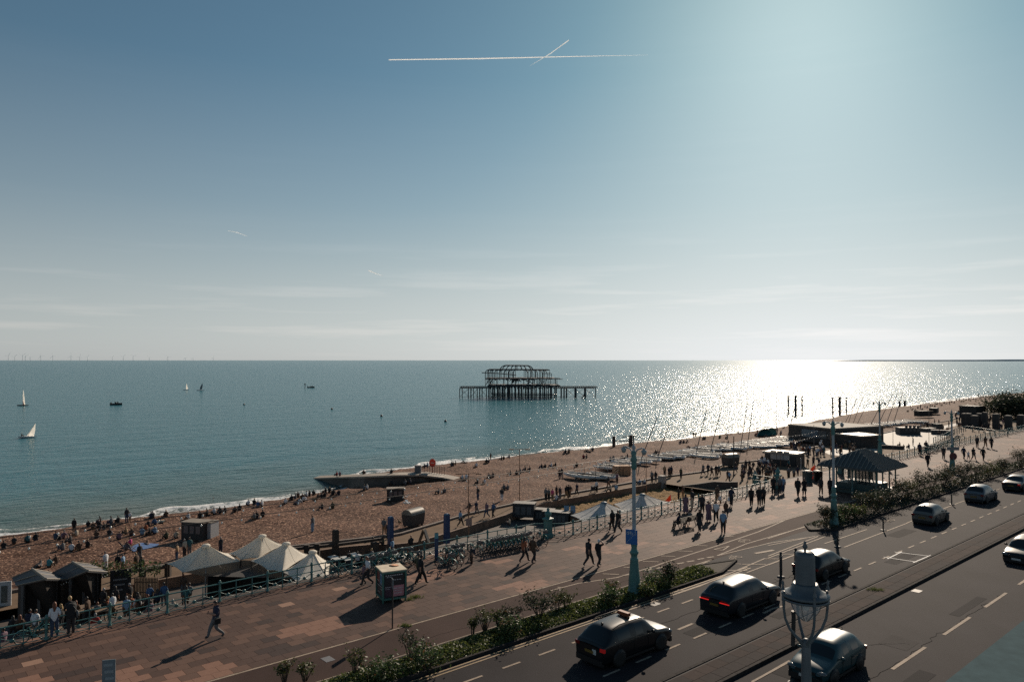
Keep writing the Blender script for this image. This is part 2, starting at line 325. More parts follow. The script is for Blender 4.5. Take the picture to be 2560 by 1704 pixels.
# ---- far coast
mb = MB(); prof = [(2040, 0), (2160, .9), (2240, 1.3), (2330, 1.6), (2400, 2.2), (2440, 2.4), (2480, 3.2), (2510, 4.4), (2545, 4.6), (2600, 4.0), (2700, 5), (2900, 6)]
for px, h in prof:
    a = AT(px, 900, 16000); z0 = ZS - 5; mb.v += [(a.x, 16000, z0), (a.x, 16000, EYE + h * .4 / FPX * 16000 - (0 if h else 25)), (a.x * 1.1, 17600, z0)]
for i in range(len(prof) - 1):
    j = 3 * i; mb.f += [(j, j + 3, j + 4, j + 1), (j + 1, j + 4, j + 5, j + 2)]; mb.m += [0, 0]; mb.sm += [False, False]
struct('hills', mb, mat('hazed_coast', (.5, .56, .6), 1.0, spec=0))  # pale blue-grey has the distant haze put into the land colour

# ---- lower promenade, terrace and sand court
LW = [SP(P(*q, ZL)) for q in [('C6',200,600),('C6',570,545),('C6',960,510),('C6',1380,500),('C6',1700,470),('C4',0,1170),('C4',900,1010),('C4',1910,830)]]
SPIL = LW[-1][0]
LW = [(-60, LW[0][1])] + LW
def sheet(mb, s0, s1, fa, fb, z, step=2.0, mi=0):
    n = max(1, int((s1 - s0) / step)); vs = []
    for i in range(n + 1):
        s_ = s0 + (s1 - s0) * i / n; a, b = W(s_, fa(s_), z), W(s_, fb(s_), z); vs += [a, b]
    mb.add(vs, [(2*i, 2*i+1, 2*i+3, 2*i+2) for i in range(n)], mi)
concrete = mat('promenade_concrete', (0.1765, 0.1216, 0.0821), .85, spec=.08, noise=(.7, .22), bump=(14, .25, .01))
mb = MB(); sheet(mb, -40, SPIL, lambda s: lin(LW, s), lambda s: lin(E1, s) - .02, ZL); sheet(mb, SPIL, 420, lambda s: -42, lambda s: lin(E1, s) - .02, ZL)
struct('lower_promenade', mb, concrete)
mb = MB(); kp = []
for i in range(420):
    s_ = -30 + i; v = W(s_, lin(E1, s_), 0); kp.append(v)
for a, b in zip(kp, kp[1:]):
    d = b - a; nn = Vector((-d.y, d.x, 0)).normalized() * .18
    mb.add([a - nn + Vector((0,0,ZL-.5)), b - nn + Vector((0,0,ZL-.5)), b + nn + Vector((0,0,ZL-.5)), a + nn + Vector((0,0,ZL-.5)), a - nn + Vector((0,0,ZL+.22)), b - nn + Vector((0,0,ZL+.22)), b + nn + Vector((0,0,ZL+.22)), a + nn + Vector((0,0,ZL+.22))], [(4,5,6,7),(0,1,5,4),(2,3,7,6)])
struct('kerb', mb, mat('kerb_concrete', (0.1672, 0.1292, 0.1064), .8, noise=(2, .3)))
SAND0 = SP(P('C5', 1950, 260, ZT))[0]
mb = MB(); sheet(mb, -40, SAND0, lambda s: -41.5, lambda s: lin(LW, s), ZT); struct('terrace_ground', mb, mat('terrace_paving', (0.0760, 0.0593, 0.0502), .75, noise=(1.2, .35)))
mb = MB(); vs = []; nn_ = 90
for i in range(nn_ + 1):
    s_ = SAND0 + (SPIL + 14 - SAND0) * i / nn_
    for j in range(41):
        pa = -41.5; pb = lin(LW, s_) if s_ < SPIL else lin(LW, SPIL); p = pa + (pb - pa) * j / 40; vs.append(W(s_, p, ZT + .10 * math.sin(i * 1.3 + j * 2.1) + .22 * (hsh(i, j) - .5)))
mb.add(vs, [(i*41+j, i*41+j+1, (i+1)*41+j+1, (i+1)*41+j) for i in range(nn_) for j in range(40)], 0, True)
struct('sand', mb, mat('sand', (0.2508, 0.1596, 0.0760), .95, spec=.1, noise=(3, .25), bump=(3.0, 1.0, .3)))['kind'] = 'structure'
# retaining wall under the railing and the low wall of the path
def wallrun(mb, pts, z0, z1, th, mi=0):
    for a, b in zip(pts, pts[1:]):
        d = b - a; nn = Vector((-d.y, d.x, 0)).normalized() * th / 2; f = lambda v, z: Vector((v.x, v.y, z))
        mb.add([f(a - nn, z0), f(b - nn, z0), f(b + nn, z0), f(a + nn, z0), f(a - nn, z1), f(b - nn, z1), f(b + nn, z1), f(a + nn, z1)], [(4,5,6,7),(0,1,5,4),(2,3,7,6),(0,4,7,3),(1,2,6,5)], mi)
t = thing('low_wall', 'long rust-stained low concrete wall between the beach path and the sand court', 'wall')
mb = MB(); wallrun(mb, [W(s_, lin(LW, s_)) for s_ in [LW[1][0] - 20] + [q[0] for q in LW[1:]]], ZT - .3, ZL + .18, .3)
obj('wall_face', mb, mat('rusty_concrete', (.20, .125, .085), .85, noise=(.9, .45)), t)
mb = MB(); q = W(SPIL + .3, lin(LW, SPIL)); mb.box((q.x, q.y, ZT + .75), (.9, .9, 2.1), rz=ROAD); obj('end_pillar', mb, mat('grey_concrete', (.33, .29, .26), .8, noise=(2, .25)), t)
# pale smooth terraces further along
pale = mat('pale_terrace', (0.3192, 0.2964, 0.2584), .7, spec=.2, noise=(.5, .12))
mb = MB(); mb.add([P(*q, ZL + .012) for q in [('C2',950,610),('C2',1180,560),('C2',1900,560),('C2',1860,680),('C2',1300,690),('C2',1060,660)]], [tuple(range(6))]); 
mb.add([P(*q, ZL + .012) for q in [('C1',-500,950),('C1',0,880),('C1',560,830),('C1',960,960),('C1',560,1150),('C1',100,1250),('C1',-400,1120)]], [tuple(range(7))])
mb.add([P(*q, ZL + .012) for q in [('C1',680,820),('C1',960,760),('C1',1500,660),('C1',1500,710),('C1',1010,800),('C1',720,880)]], [tuple(range(6))])
struct('plaza_paving', mb, pale)
# soft curved ramp walls
def taper(name, label, pts, cat='wall'):
    mb = MB(); vs = []
    for r_, x, y, h in pts:
        g = P(r_, x, y, ZL); vs += [g, g + Vector((0, 0, h)), g + Vector((.1, .5, h))]
    mb.add(vs, [f for i in range(len(pts) - 1) for f in ((3*i, 3*i+3, 3*i+4, 3*i+1), (3*i+1, 3*i+4, 3*i+5, 3*i+2))])
    return tag(obj(name, mb, mat('dark_wall', (.075, .062, .055), .85, noise=(1, .3))), label, cat)
taper('ramp_wall', 'dark curved ramp wall tapering to nothing on the pale path', [('C3',430,1068,.02),('C3',700,1085,.4),('C3',1000,1108,.95),('C3',1250,1118,.95),('C3',1420,1105,.9)])
taper('ramp_wall', 'dark curved bench wall beyond the shelter on the pale plaza', [('C2',1500,552,.05),('C2',1750,556,.45),('C2',2050,560,.7),('C2',2356,575,.7)])
taper('ramp_wall', 'short dark curved wall behind the shelter roof', [('C2',900,800,.05),('C2',1000,815,.6),('C2',1160,830,.8)])

# ---- upper level: road, cycle lane, reservation, pavement
def asphalt(name, col, gl=.75):
    m = mat(name, col, gl, spec=.06); t, b, ln = ln_nodes(m); tc = N(t, 'ShaderNodeTexCoord')
    n = N(t, 'ShaderNodeTexNoise'); n.inputs['Scale'].default_value = 38; n.inputs['Detail'].default_value = 2; ln(tc.outputs['Object'], n.inputs['Vector'])
    mp = N(t, 'ShaderNodeMapping'); mp.inputs['Rotation'].default_value = (0, 0, rad(HEAD)); mp.inputs['Scale'].default_value = (.55, .035, 1); ln(tc.outputs['Object'], mp.inputs[0])
    n2 = N(t, 'ShaderNodeTexNoise'); n2.inputs['Scale'].default_value = 1.6; n2.inputs['Detail'].default_value = 5; ln(mp.outputs[0], n2.inputs['Vector'])
    n3 = N(t, 'ShaderNodeTexNoise'); n3.inputs['Scale'].default_value = .25; n3.inputs['Detail'].default_value = 5; ln(tc.outputs['Object'], n3.inputs['Vector'])
    def rng(src, a, b_):
        r = N(t, 'ShaderNodeMapRange'); r.inputs[1].default_value = .3; r.inputs[2].default_value = .7; r.inputs[3].default_value = a; r.inputs[4].default_value = b_; ln(src, r.inputs[0]); return r.outputs[0]
    k = N(t, 'ShaderNodeMath', operation='MULTIPLY'); ln(rng(n.outputs[0], .72, 1.28), k.inputs[0]); ln(rng(n2.outputs[0], .92, 1.08), k.inputs[1])
    k2 = N(t, 'ShaderNodeMath', operation='MULTIPLY'); ln(k.outputs[0], k2.inputs[0]); ln(rng(n3.outputs[0], .82, 1.18), k2.inputs[1])
    mx = N(t, 'ShaderNodeMix', data_type='RGBA', blend_type='MULTIPLY'); mx.inputs[0].default_value = 1; mx.inputs[6].default_value = (*col, 1); ln(k2.outputs[0], mx.inputs[7]); ln(mx.outputs[2], b.inputs['Base Color'])
    b.inputs['Roughness'].default_value = gl + .05
    bp = N(t, 'ShaderNodeBump'); bp.inputs['Strength'].default_value = .55; bp.inputs['Distance'].default_value = .012; ln(n.outputs[0], bp.inputs['Height']); ln(bp.outputs[0], b.inputs['Normal'])
    return m
PL1, PL2, PKB, PA_, PC_, PRS, PRN, PND, PNP = -32.3, -29.2, -26.9, -25.1, -21.6, -19.5, -17.8, -13.7, -11.6
mb = MB(); mb.add([W(-40, PL1), W(460, PL1), W(460, 6), W(-40, 6)], [(0, 1, 2, 3)][::-1]); road = struct('road', mb, asphalt('asphalt', (0.0318, 0.0282, 0.0309)))
mb = MB(); mb.add([W(-40, PL1, .004), W(460, PL1, .004), W(460, PL2, .004), W(-40, PL2, .004)], [(0, 1, 2, 3)]); struct('cycle_path', mb, asphalt('cycle_asphalt', (0.0614, 0.0394, 0.0341), .8))
lineM = mat('line_paint', (0.3306, 0.2607, 0.2001), .75, spec=.1, noise=(2.5, .3)); yelM = mat('yellow_paint', (0.2766, 0.1877, 0.0939), .75, noise=(2.5, .3)); whtM = mat('white_paint', (0.5852, 0.5852, 0.5746), .7, noise=(3, .15))
def mark(name, pts, w, m=None, z=.010):
    mb = MB(); mb.strip(pts, w, z); return obj(name, mb, m or lineM, road)
def seg(r_, a, b): return [P(r_, *a), P(r_, *b)]
mark('edge_line', [W(-30, PL1), W(400, PL1)], .13)
mark('edge_line', [W(-30, PL2), W(44, PL2), P('R4', 1110, 515), P('R4', 1660, 395), P('R4', 1740, 402)], .12, z=.0105)
mark('edge_line', [P('R3', 1180, 1178), P('R3', 1400, 1120), P('R3', 1700, 1075), P('R3', 2000, 985), P('R4', 1000, 400), P('R4', 1500, 240), P('R4', 1900, 105), P('R4', 2140, 0)], .12)
for n_, (r_, a, b) in enumerate([('R4',(1520,325),(2020,205)),('R4',(2020,205),(2356,158)),('R4',(1520,325),(1790,215)),('R4',(1790,215),(2356,52)),
  ('R5',(0,232),(440,145)),('R5',(0,330),(480,140)),('R5',(0,348),(520,152)),('R5',(0,412),(250,318)),('R5',(520,215),(910,85)),('R5',(700,248),(1290,22)),('R5',(0,168),(450,20)),
  ('R4',(660,840),(1360,605)),('R4',(1360,605),(1960,350)),('R4',(1790,482),(2230,318)),('B2',(1310,1235),(1760,1060)),('B2',(1760,1060),(2140,930))]):
    mark('edge_line', seg(r_, a, b), .11, z=.0115 + .0007 * (n_ % 9))
for d in (.28, .52): mark('yellow_line', [W(-20, PKB + d), W(44, PKB + d)], .09, yelM)
for a, b in [((465,492),(615,498)),((660,432),(800,436)),((835,378),(980,382)),((1005,328),(1135,333)),((1160,282),(1295,286)),((1320,232),(1430,235)),((1475,188),(1530,190)),((1590,148),(1670,150)),((1730,106),(1785,108)),((1840,70),(1900,71)),
  ((1590,460),(1800,463)),((1750,405),(1968,405)),((1960,355),(2090,355)),((2120,312),(2240,312)),((1655,580),(1560,630)),((1150,640),(1215,645)),((985,712),(930,720)),((50,615),(100,620))]:
    mark('hatch_mark', seg('R4', a, b), .12, z=.018)
for a, b in [((650,508),(725,498)),((860,462),(930,447)),((960,444),(1030,428)),((1055,415),(1120,407)),((1150,401),(1215,390)),((1242,383),(1308,372)),((1338,361),(1400,351)),((1425,345),(1490,335))]: mark('give_way_dash', seg('R4', a, b), .18, z=.019)
i = 0; s_ = 10.5
while s_ < 43: mark('lane_dash', [W(s_, PA_), W(s_ + 1.05, PA_)], .12); s_ += 2.2
s_ = 17.6
while s_ < 150: mark('lane_dash', [W(s_, PC_), W(s_ + 1.1, PC_)], .12, z=.012); s_ += 2.2
mark('lane_dash', seg('R4', (1160,1005), (1295,948)), .16); mark('lane_dash', [P('R4',1945,855), P('R4',2030,812), P('R4',2125,788)], .16)
s_ = SP(P('R5', 1175, 1378))[0] - 12.4
while s_ < 120: mark('lane_dash', [W(s_, PND), W(s_ + 3.8, PND)], .16); s_ += 6.2
mark('edge_line', seg('R5', (0,1405), (200,1290)), .12); mark('edge_line', seg('R4', (1840,1487), (2180,1300)), .12, z=.016)
sq = [P('R5', *q) for q in [(1115,347),(1215,298),(1480,330),(1355,383)]]
for n_, (a, b) in enumerate(zip(sq, sq[1:] + sq[:1])): d = (b - a).normalized() * .35; mark('survey_line', [a - d, b + d], .085, whtM, z=.02 + .002 * n_)
def cyc_symbol(c, k, hd, parent, m, z=.02, up=None):
    """bicycle pictogram; flat on the road, or on a sign when up gives the plane's axes"""
    mb = MB(); rd = .3
    def ring(cx, cy, r0, r1):
        vs = []; n = 16
        for j in range(n): w = 2 * math.pi * j / n; vs += [(cx + r0 * math.cos(w), cy + r0 * math.sin(w)), (cx + r1 * math.cos(w), cy + r1 * math.sin(w))]
        return vs, [(2*j, 2*j+1, (2*j+3) % (2*n), (2*j+2) % (2*n)) for j in range(n)]
    def bar(a, b, w=.05):
        a, b = Vector(a), Vector(b); d = (b - a).normalized(); nn = Vector((-d.y, d.x)) * w / 2
        return [a - nn, b - nn, b + nn, a + nn], [(0, 1, 2, 3)]
    prs = [ring(-.5, 0, .25, .33), ring(.5, 0, .25, .33)] + [bar(*q) for q in [((-.5,0),(-.2,.5)),((-.2,.5),(.3,.5)),((.3,.5),(0,0)),((0,0),(-.25,.45)),((-.5,0),(0,0)),((.25,.62),(.5,0)),((.15,.66),(.4,.66)),((-.32,.56),(-.12,.56))]]
    for n_, (vs, fs) in enumerate(prs):
        out = []
        for v in vs:
            x, y = v[0] * k, v[1] * k
            if up: out.append(Vector(c) + up[0] * x + up[1] * y + up[2] * (.0008 * n_))
            else: out.append((c[0] + x * math.cos(hd) - y * math.sin(hd), c[1] + x * math.sin(hd) + y * math.cos(hd), z + .0006 * n_))
        mb.add(out, fs)
    return obj('cycle_symbol', mb, m, parent)
cyc_symbol(P('R4', 1770, 190), .75, rad(41), road, lineM); cyc_symbol(P('R4', 1690, 345), .75, rad(41), road, lineM); cyc_symbol(P('B2', 1150, 1215), .9, rad(41), road, lineM)
tr = [P('R4', *q) for q in [(1490,268),(1630,238),(1570,278)]]
for n_, (a, b) in enumerate(zip(tr, tr[1:] + tr[:1])): mark('give_way_triangle', [a, b], .1, z=.021 + .002 * n_)
ar = [P('R4', *q) for q in [(1870,305),(2040,275)]]; mark('arrow_mark', ar, .3, z=.018)
# manhole on the cycle path
mb = MB(); q = P('R2', 995, 1388, .012); mb.box((q.x, q.y, .008), (.6, .45, .012), rz=ROAD); obj('manhole_cover', mb, mat('iron_cover', (.16, .15, .15), .5, noise=(20, .3)), road)
def quadpatch(nm, s0, s1, p0, p1, m, z): b_ = MB(); b_.add([W(s0, p0, z), W(s1, p0, z), W(s1, p1, z), W(s0, p1, z)], [(0, 1, 2, 3)]); o = obj(nm, b_, m, road); return o
wr = random.Random(31); pdk = asphalt('asphalt_patch', (.026, .024, .026), .8); plt_ = asphalt('asphalt_patch_pale', (.050, .045, .045), .8)
for s0, p0, L_, w_ in [(31, -22.4, 2.6, .9), (36.5, -20.8, 3.2, .6), (44, -23.6, 1.8, 1.4), (52, -21.2, 4.0, .8), (30, -17.0, 3.0, .9), (37, -15.4, 1.6, 1.3), (44, -14.6, 4.5, .5), (33, -12.9, 2.2, .7), (60, -24.3, 3.5, 1.0), (24, -30.8, 2.4, .8), (38, -31.0, 1.4, 1.0)]:
    quadpatch('tarmac_patch', s0, s0 + L_, p0, p0 + w_, pdk if wr.random() < .6 else plt_, .0052 + .0004 * wr.random())
tar = mat('tar_seam', (.016, .015, .016), .95, spec=.02)
def crack(s0, p0, ds, dp, n): 
    q = []
    for i in range(n + 1): q.append(W(s0 + ds * i / n + wr.gauss(0, .05), p0 + dp * i / n + wr.gauss(0, .06)))
    b_ = MB(); b_.strip(q, .022, .0066); obj('tarmac_crack', b_, tar, road)
for a in [(24, -13.9, 26, .1, 60), (26, -18.0 + .35, 1, 3.6, 14), (29, -23.9, 22, .3, 50), (35, -16.9, 3, 2.6, 14), (41, -21.0, 2, -3.2, 12), (20, -30.2, 20, .4, 44)]: crack(*a)
for s0, p0 in [(33.5, PKB + .85), (41, -19.9), (34, PRN + .5), (47, PRN + .5), (30, -15.9), (39.5, -23.2)]: q = W(s0, p0, .009); b_ = MB(); b_.box((q.x, q.y, .006), (.45, .60, .010), rz=ROAD); obj('drain_grate', b_, mat('iron_grate', (.022, .021, .021), .6, noise=(40, .5)), road)
# paving: block courses laid along the promenade, every tint a stone of its own
pinks = [mat('slab_' + n_, c, .75, spec=.12, noise=(5, .10), bump=(30, .2, .006)) for n_, c in (('dark', (0.0872, 0.0531, 0.0425)), ('brown', (0.0956, 0.0586, 0.0467)), ('rose', (0.1329, 0.0787, 0.0595)), ('slate', (0.0582, 0.0394, 0.0348)), ('pink', (0.2336, 0.1300, 0.0935)), ('buff', (0.3011, 0.1831, 0.1317)))]
SLs, SLp, GAP = .80, .62, .006
def slabs():
    me_by = []
    for m in pinks:
        b = MB(); hx, hy = (SLp - GAP) / 2, (SLs - GAP) / 2; e_ = .003
        top = [(-hx + e_, -hy + e_, .008), (hx - e_, -hy + e_, .008), (hx - e_, hy - e_, .008), (-hx + e_, hy - e_, .008)]; bot = [(-hx, -hy, -.02), (hx, -hy, -.02), (hx, hy, -.02), (-hx, hy, -.02)]
        b.add(top + bot, [(0,1,2,3),(4,5,1,0),(5,6,2,1),(6,7,3,2),(7,4,0,3)]); me_by.append(b.mesh('paving_slab', m))
    base = MB(); base.add([W(-40, -43.4, -.024), W(460, -43.4, -.024), W(460, PL1, -.024), W(-40, PL1, -.024)], [(0, 1, 2, 3)]); pv = struct('pavement', base, mat('paving_joint', (0.0471, 0.0342, 0.0296), .9))
    tint = {}; rr = random.Random(11)
    n = lambda a, b: hsh(a * 1.37 + .3, b * 2.11 + .7)
    rest = MB(); cells = []
    nrow = int((PL1 - -42.9) / SLp)
    for j in range(nrow):
        p = PL1 - .1 - (j + .5) * SLp; off = (j % 2) * SLs / 2
        for i in range(-20, 480):
            s_ = i * SLs + off; c = W(s_, p)
            if c.y < 24 or abs(c.x) > c.y * .76 + 2: continue
            bi, bj = i // 4 if n(i // 4, j // 3) > .3 else i // 2, j // 3
            h = n(bi, bj); g = n(i, j)
            if h > .82: k = 4 if g < .74 else 2
            elif h > .74: k = 2 if g < .7 else 1
            elif h < .10: k = 3 if g < .8 else 0
            else: k = 0 if g < .34 else 1 if g < .70 else 2 if g < .88 else 3
            if s_ > 42 and k in (0, 1, 3) and g > .15: k = 2 if h < .62 else 1
            if g > .983: k = 5 if s_ < 60 else 4
            if s_ > 42 and h > .88: k = 4 if g < .5 else 2
            cells.append((c.length, c, k, (g - .5) * .002))
    cells.sort(key=lambda q: q[0])
    for d, c, k, dz in cells[:300]: o = link('paving_slab', me_by[k], pv, (c.x, c.y, dz), ROAD)
    ms = [Matrix.Rotation(ROAD, 3, 'Z')]
    for d, c, k, dz in cells[300:]:
        me = me_by[k]
        if d < 75: rest.add([ms[0] @ v.co + c + Vector((0, 0, dz)) for v in me.vertices], [(0,1,2,3),(4,5,1,0),(5,6,2,1),(6,7,3,2),(7,4,0,3)], k)
        else: rest.add([ms[0] @ me.vertices[q].co + c + Vector((0, 0, dz)) for q in range(4)], [(0,1,2,3)], k)
    struct('paving_slab', rest, pinks, pv, 'stuff')
    return pv
pavement = slabs()
# central reservation with concrete kerbs and its own paviours
mb = MB(); q = [W(-20, PRS), W(300, PRS), W(300, PRN), W(-20, PRN)]; mb.prism([(v.x, v.y) for v in q][::-1], 0, .115); res = struct('traffic_island', mb, mat('island_bed', (.05, .044, .042), .9))
kb = mat('dark_kerb', (0.0418, 0.0372, 0.0357), .85, spec=.05, noise=(4, .3)); pav = [mat('island_slab_%s' % n_, c, .85, spec=.05, noise=(6, .15)) for n_, c in (('brown', (0.0496, 0.0376, 0.0344)), ('grey', (0.0440, 0.0368, 0.0360)), ('rose', (0.0576, 0.0424, 0.0384)))]
kbm = MB(); kbm.box((0, 0, .07), (.16, .98, .16)); kme = kbm.mesh('kerb_stone', kb)
sme = []
for m in pav: b_ = MB(); b_.box((0, 0, .122), (.655, .885, .03)); sme.append(b_.mesh('island_slab', m))
restk, rests = MB(), MB(); M0 = Matrix.Rotation(ROAD, 3, 'Z')
for i in range(-10, 260):
    for p in (PRS + .02, PRN - .02):
        c = W(i * 1.0, p)
        if c.y < 22 or abs(c.x) > c.y * .76: continue
        if i < 75: link('kerb_stone', kme, res, (c.x, c.y, 0), ROAD)
        else: restk.add([M0 @ v.co + c for v in kme.vertices], [tuple(f.vertices) for f in kme.polygons])
for i in range(-10, 300):
    for j in range(2):
        c = W(i * .9 + (j % 2) * .3, PRS + .55 + j * .67); k = int(hsh(i, j) * 3)
        if c.y < 22 or abs(c.x) > c.y * .76: continue
        if i < 80: link('island_slab', sme[k], res, (c.x, c.y, (hsh(j, i) - .5) * .006), ROAD)
        else: rests.add([M0 @ v.co + c for v in sme[k].vertices], [tuple(f.vertices) for f in sme[k].polygons], k)
struct('kerb_stone', restk, kb, res, 'stuff'); struct('island_slab', rests, pav, res, 'stuff')
# near pavement at the corner of the frame
mb = MB(); q = [W(-20, PNP), W(300, PNP), W(300, 8), W(-20, 8)]; mb.prism([(v.x, v.y) for v in q][::-1], 0, .12); struct('footpath', mb, mat('pale_pavement', (0.0649, 0.1049, 0.1162), .9, spec=.03, noise=(1.5, .15), bump=(25, .2, .006)))
# planting beds with dark kerbs
soil = mat('soil', (.05, .038, .028), .95, noise=(4, .4), bump=(6, .6, .05))
def bed(pa, pb, s0, s1, nose=2.5):
    mb = MB(); pm = (pa + pb) / 2; po = [W(s0, pa), W(s1, pa), W(s1 + nose, pm), W(s1, pb), W(s0, pb), W(s0 - nose, pm)]
    mb.prism([(v.x, v.y) for v in po][::-1], 0, .10, 0); o = struct('flower_bed', mb, soil)
    k = MB(); wallrun(k, po + [po[0]], 0, .135, .15); obj('kerb', k, kb, o)
bed(PKB, PL2 + .35, 6, 41.5, 3.2); bed(-27.7, -30.1, 58.6, 170, 1.6)

# ------------------------------------------------------------------ structures
teal = mat('teal_paint', (.065, .175, .165), .42, noise=(6, .2)); teal_d = mat('teal_paint_old', (.05, .12, .118), .5, noise=(5, .25))
iron = mat('rusted_iron', (.035, .036, .042), .7, noise=(1.2, .35)); black = mat('black_paint', (.016, .016, .018), .55); dark_wood = mat('dark_timber', (.05, .036, .028), .85, noise=(3, .4))
wood = mat('weathered_timber', (.17, .115, .075), .8, noise=(4, .35)); steel = mat('galvanised_steel', (.30, .31, .31), .45, metal=.5, noise=(4, .15)); white = mat('white_enamel', (.78, .78, .76), .4)
lampgrey = mat('lamp_column_grey', (.30, .34, .36), .5, noise=(3, .15)); navy = mat('navy_paint', (.022, .055, .14), .45, noise=(4, .2)); felt = mat('roofing_felt', (.10, .10, .105), .75, noise=(3, .2))
canvas = mat('cream_canvas', (.90, .84, .73), .8, noise=(2, .06), transl=.35); greycanvas = mat('grey_canvas', (.62, .60, .57), .75, noise=(2, .08), bump=(1.6, .5, .12), transl=.18)
paper_w = mat('paper_white', (.62, .62, .60), .7); glass_d = mat('dark_glass', (.012, .016, .02), .06, spec=.6)

# ---- promenade railing: posts, balusters, rails and crossed panels with a round boss
def railing():
    ra = [W(-12, -42.5), W(5.1, -42.3), W(21, -42.6), W(39.2, -42.0), W(41.0, -40.5), W(66, -40.4), W(73.2, -40.7)]
    rb = [W(88.5, -41.2), W(102.8, -41.4), W(140, -42.0), W(178, -42.6)]
    t = thing('promenade_railing', 'long ornate teal iron railing along the seaward edge of the promenade', 'railing')
    po = MB(); po.lathe([(.10, 0), (.10, .06), (.065, .10), (.06, .5), (.075, .52), (.075, .58), (.06, .6), (.06, 1.0), (.085, 1.04), (.085, 1.09), (.05, 1.13), (.055, 1.18), (.0, 1.22)], 8); pme = po.mesh('post', teal)
    ba = MB(); ba.box((0, 0, .52), (.045, .045, 1.04)); bme = ba.mesh('baluster', teal); bay = .91
    la = MB()
    for sg in (-1, 1): la.tube([(0, -bay/2, .30 - sg * .20), (0, bay/2, .30 + sg * .20)], .020, 5)
    lme = la.mesh('cross_bar', teal); md = MB(); md.lathe([(.0, -.03), (.08, -.03), (.11, 0), (.08, .03), (0, .03)], 8); md.v = [(z, y, x + .30) for x, y, z in md.v]; mme = md.mesh('boss', teal)
    for run in (ra, rb):
        k = 0
        for a, b in zip(run, run[1:]):
            d = b - a; n = max(1, round(d.length / bay)); rz = math.atan2(d.y, d.x) - math.pi / 2; st = d / n
            for z_, w_, nm in ((1.0, .036, 'top_rail'), (.60, .026, 'middle_rail'), (.07, .022, 'bottom_rail')):
                mb = MB(); mb.tube([a + Vector((0, 0, z_)), b + Vector((0, 0, z_))], w_, 6); obj(nm, mb, teal, t)
            for i in range(n):
                c = a + st * i; far = c.y > 112
                link('post' if k % 3 == 0 else 'baluster', pme if k % 3 == 0 else bme, t, c, rz); k += 1
                m_ = a + st * (i + .5); l = link('cross_panel', lme, t, m_, rz)
                if not far: link('boss', mme, l)
        link('post', pme, t, run[-1])
railing()
def side_rail(label, pts, h=1.0):
    t = thing('ramp_railing', label, 'railing'); n_ = 0
    for a, b in zip(pts, pts[1:]):
        d = b - a; n = max(1, int(d.length / 1.4))
        mb = MB(); mb.tube([a + Vector((0, 0, h)), b + Vector((0, 0, h))], .04, 5); obj('top_rail', mb, teal_d, t)
        mb = MB(); mb.tube([a + Vector((0, 0, h * .5)), b + Vector((0, 0, h * .5))], .03, 5); obj('middle_rail', mb, teal_d, t)
        for i in range(n): mb = MB(); c = a + d * (i / n); mb.box((c.x, c.y, c.z + h / 2), (.09, .09, h)); obj('post', mb, teal_d, t)
side_rail('teal railing curving away round the far ramp to the beach', [P('C1', *q) for q in [(640,1140),(880,1050),(1040,960),(1250,900),(1500,935),(1800,990),(2300,1020)]], 1.1)
side_rail('teal handrail of the stairs going down to the lower promenade', [W(73.2, -40.7), W(73.4, -43.6), W(76.5, -45.5, -1.2), W(82, -46, -3.2)], 1.1)
side_rail('teal handrail on the landward side of the beach stairs', [W(88.5, -41.2), W(88.3, -43.2), W(85, -44.4, -1.6), W(81.5, -44.6, -3.2)], 1.1)
# square iron pedestals of the stairs
ped = MB(); ped.lathe([(.42, 0), (.42, .25), (.32, .32), (.32, 1.25), (.46, 1.35), (.46, 1.45), (.2, 1.55)], 4, ph=math.pi / 4, smooth=False); pedme = ped.mesh('plinth', teal)
ora = MB(); ora.lathe([(.16, 1.55), (.28, 1.75), (.20, 1.95), (.10, 2.0), (.12, 2.15), (0, 2.3)], 10); orme = ora.mesh('finial', teal)
for lab, c in [('ornate teal iron pedestal at the railing corner beside the hire bicycles', W(39.9, -41.2)), ('teal stair pedestal at the head of the beach stairs', W(73.2, -40.6)), ('teal stair pedestal on the far side of the beach stairs opening', W(88.5, -41.0)),
               ('tall teal pedestal halfway down the beach stairs', W(76.5, -45.2, -1.2)), ('teal pedestal lower down the beach stairs', W(80.5, -46.2, -2.6))]:
    t = thing('iron_pedestal', lab, 'pedestal', c, ROAD, 'iron pedestals in the railing'); link('plinth', pedme, t); link('finial', orme, t)

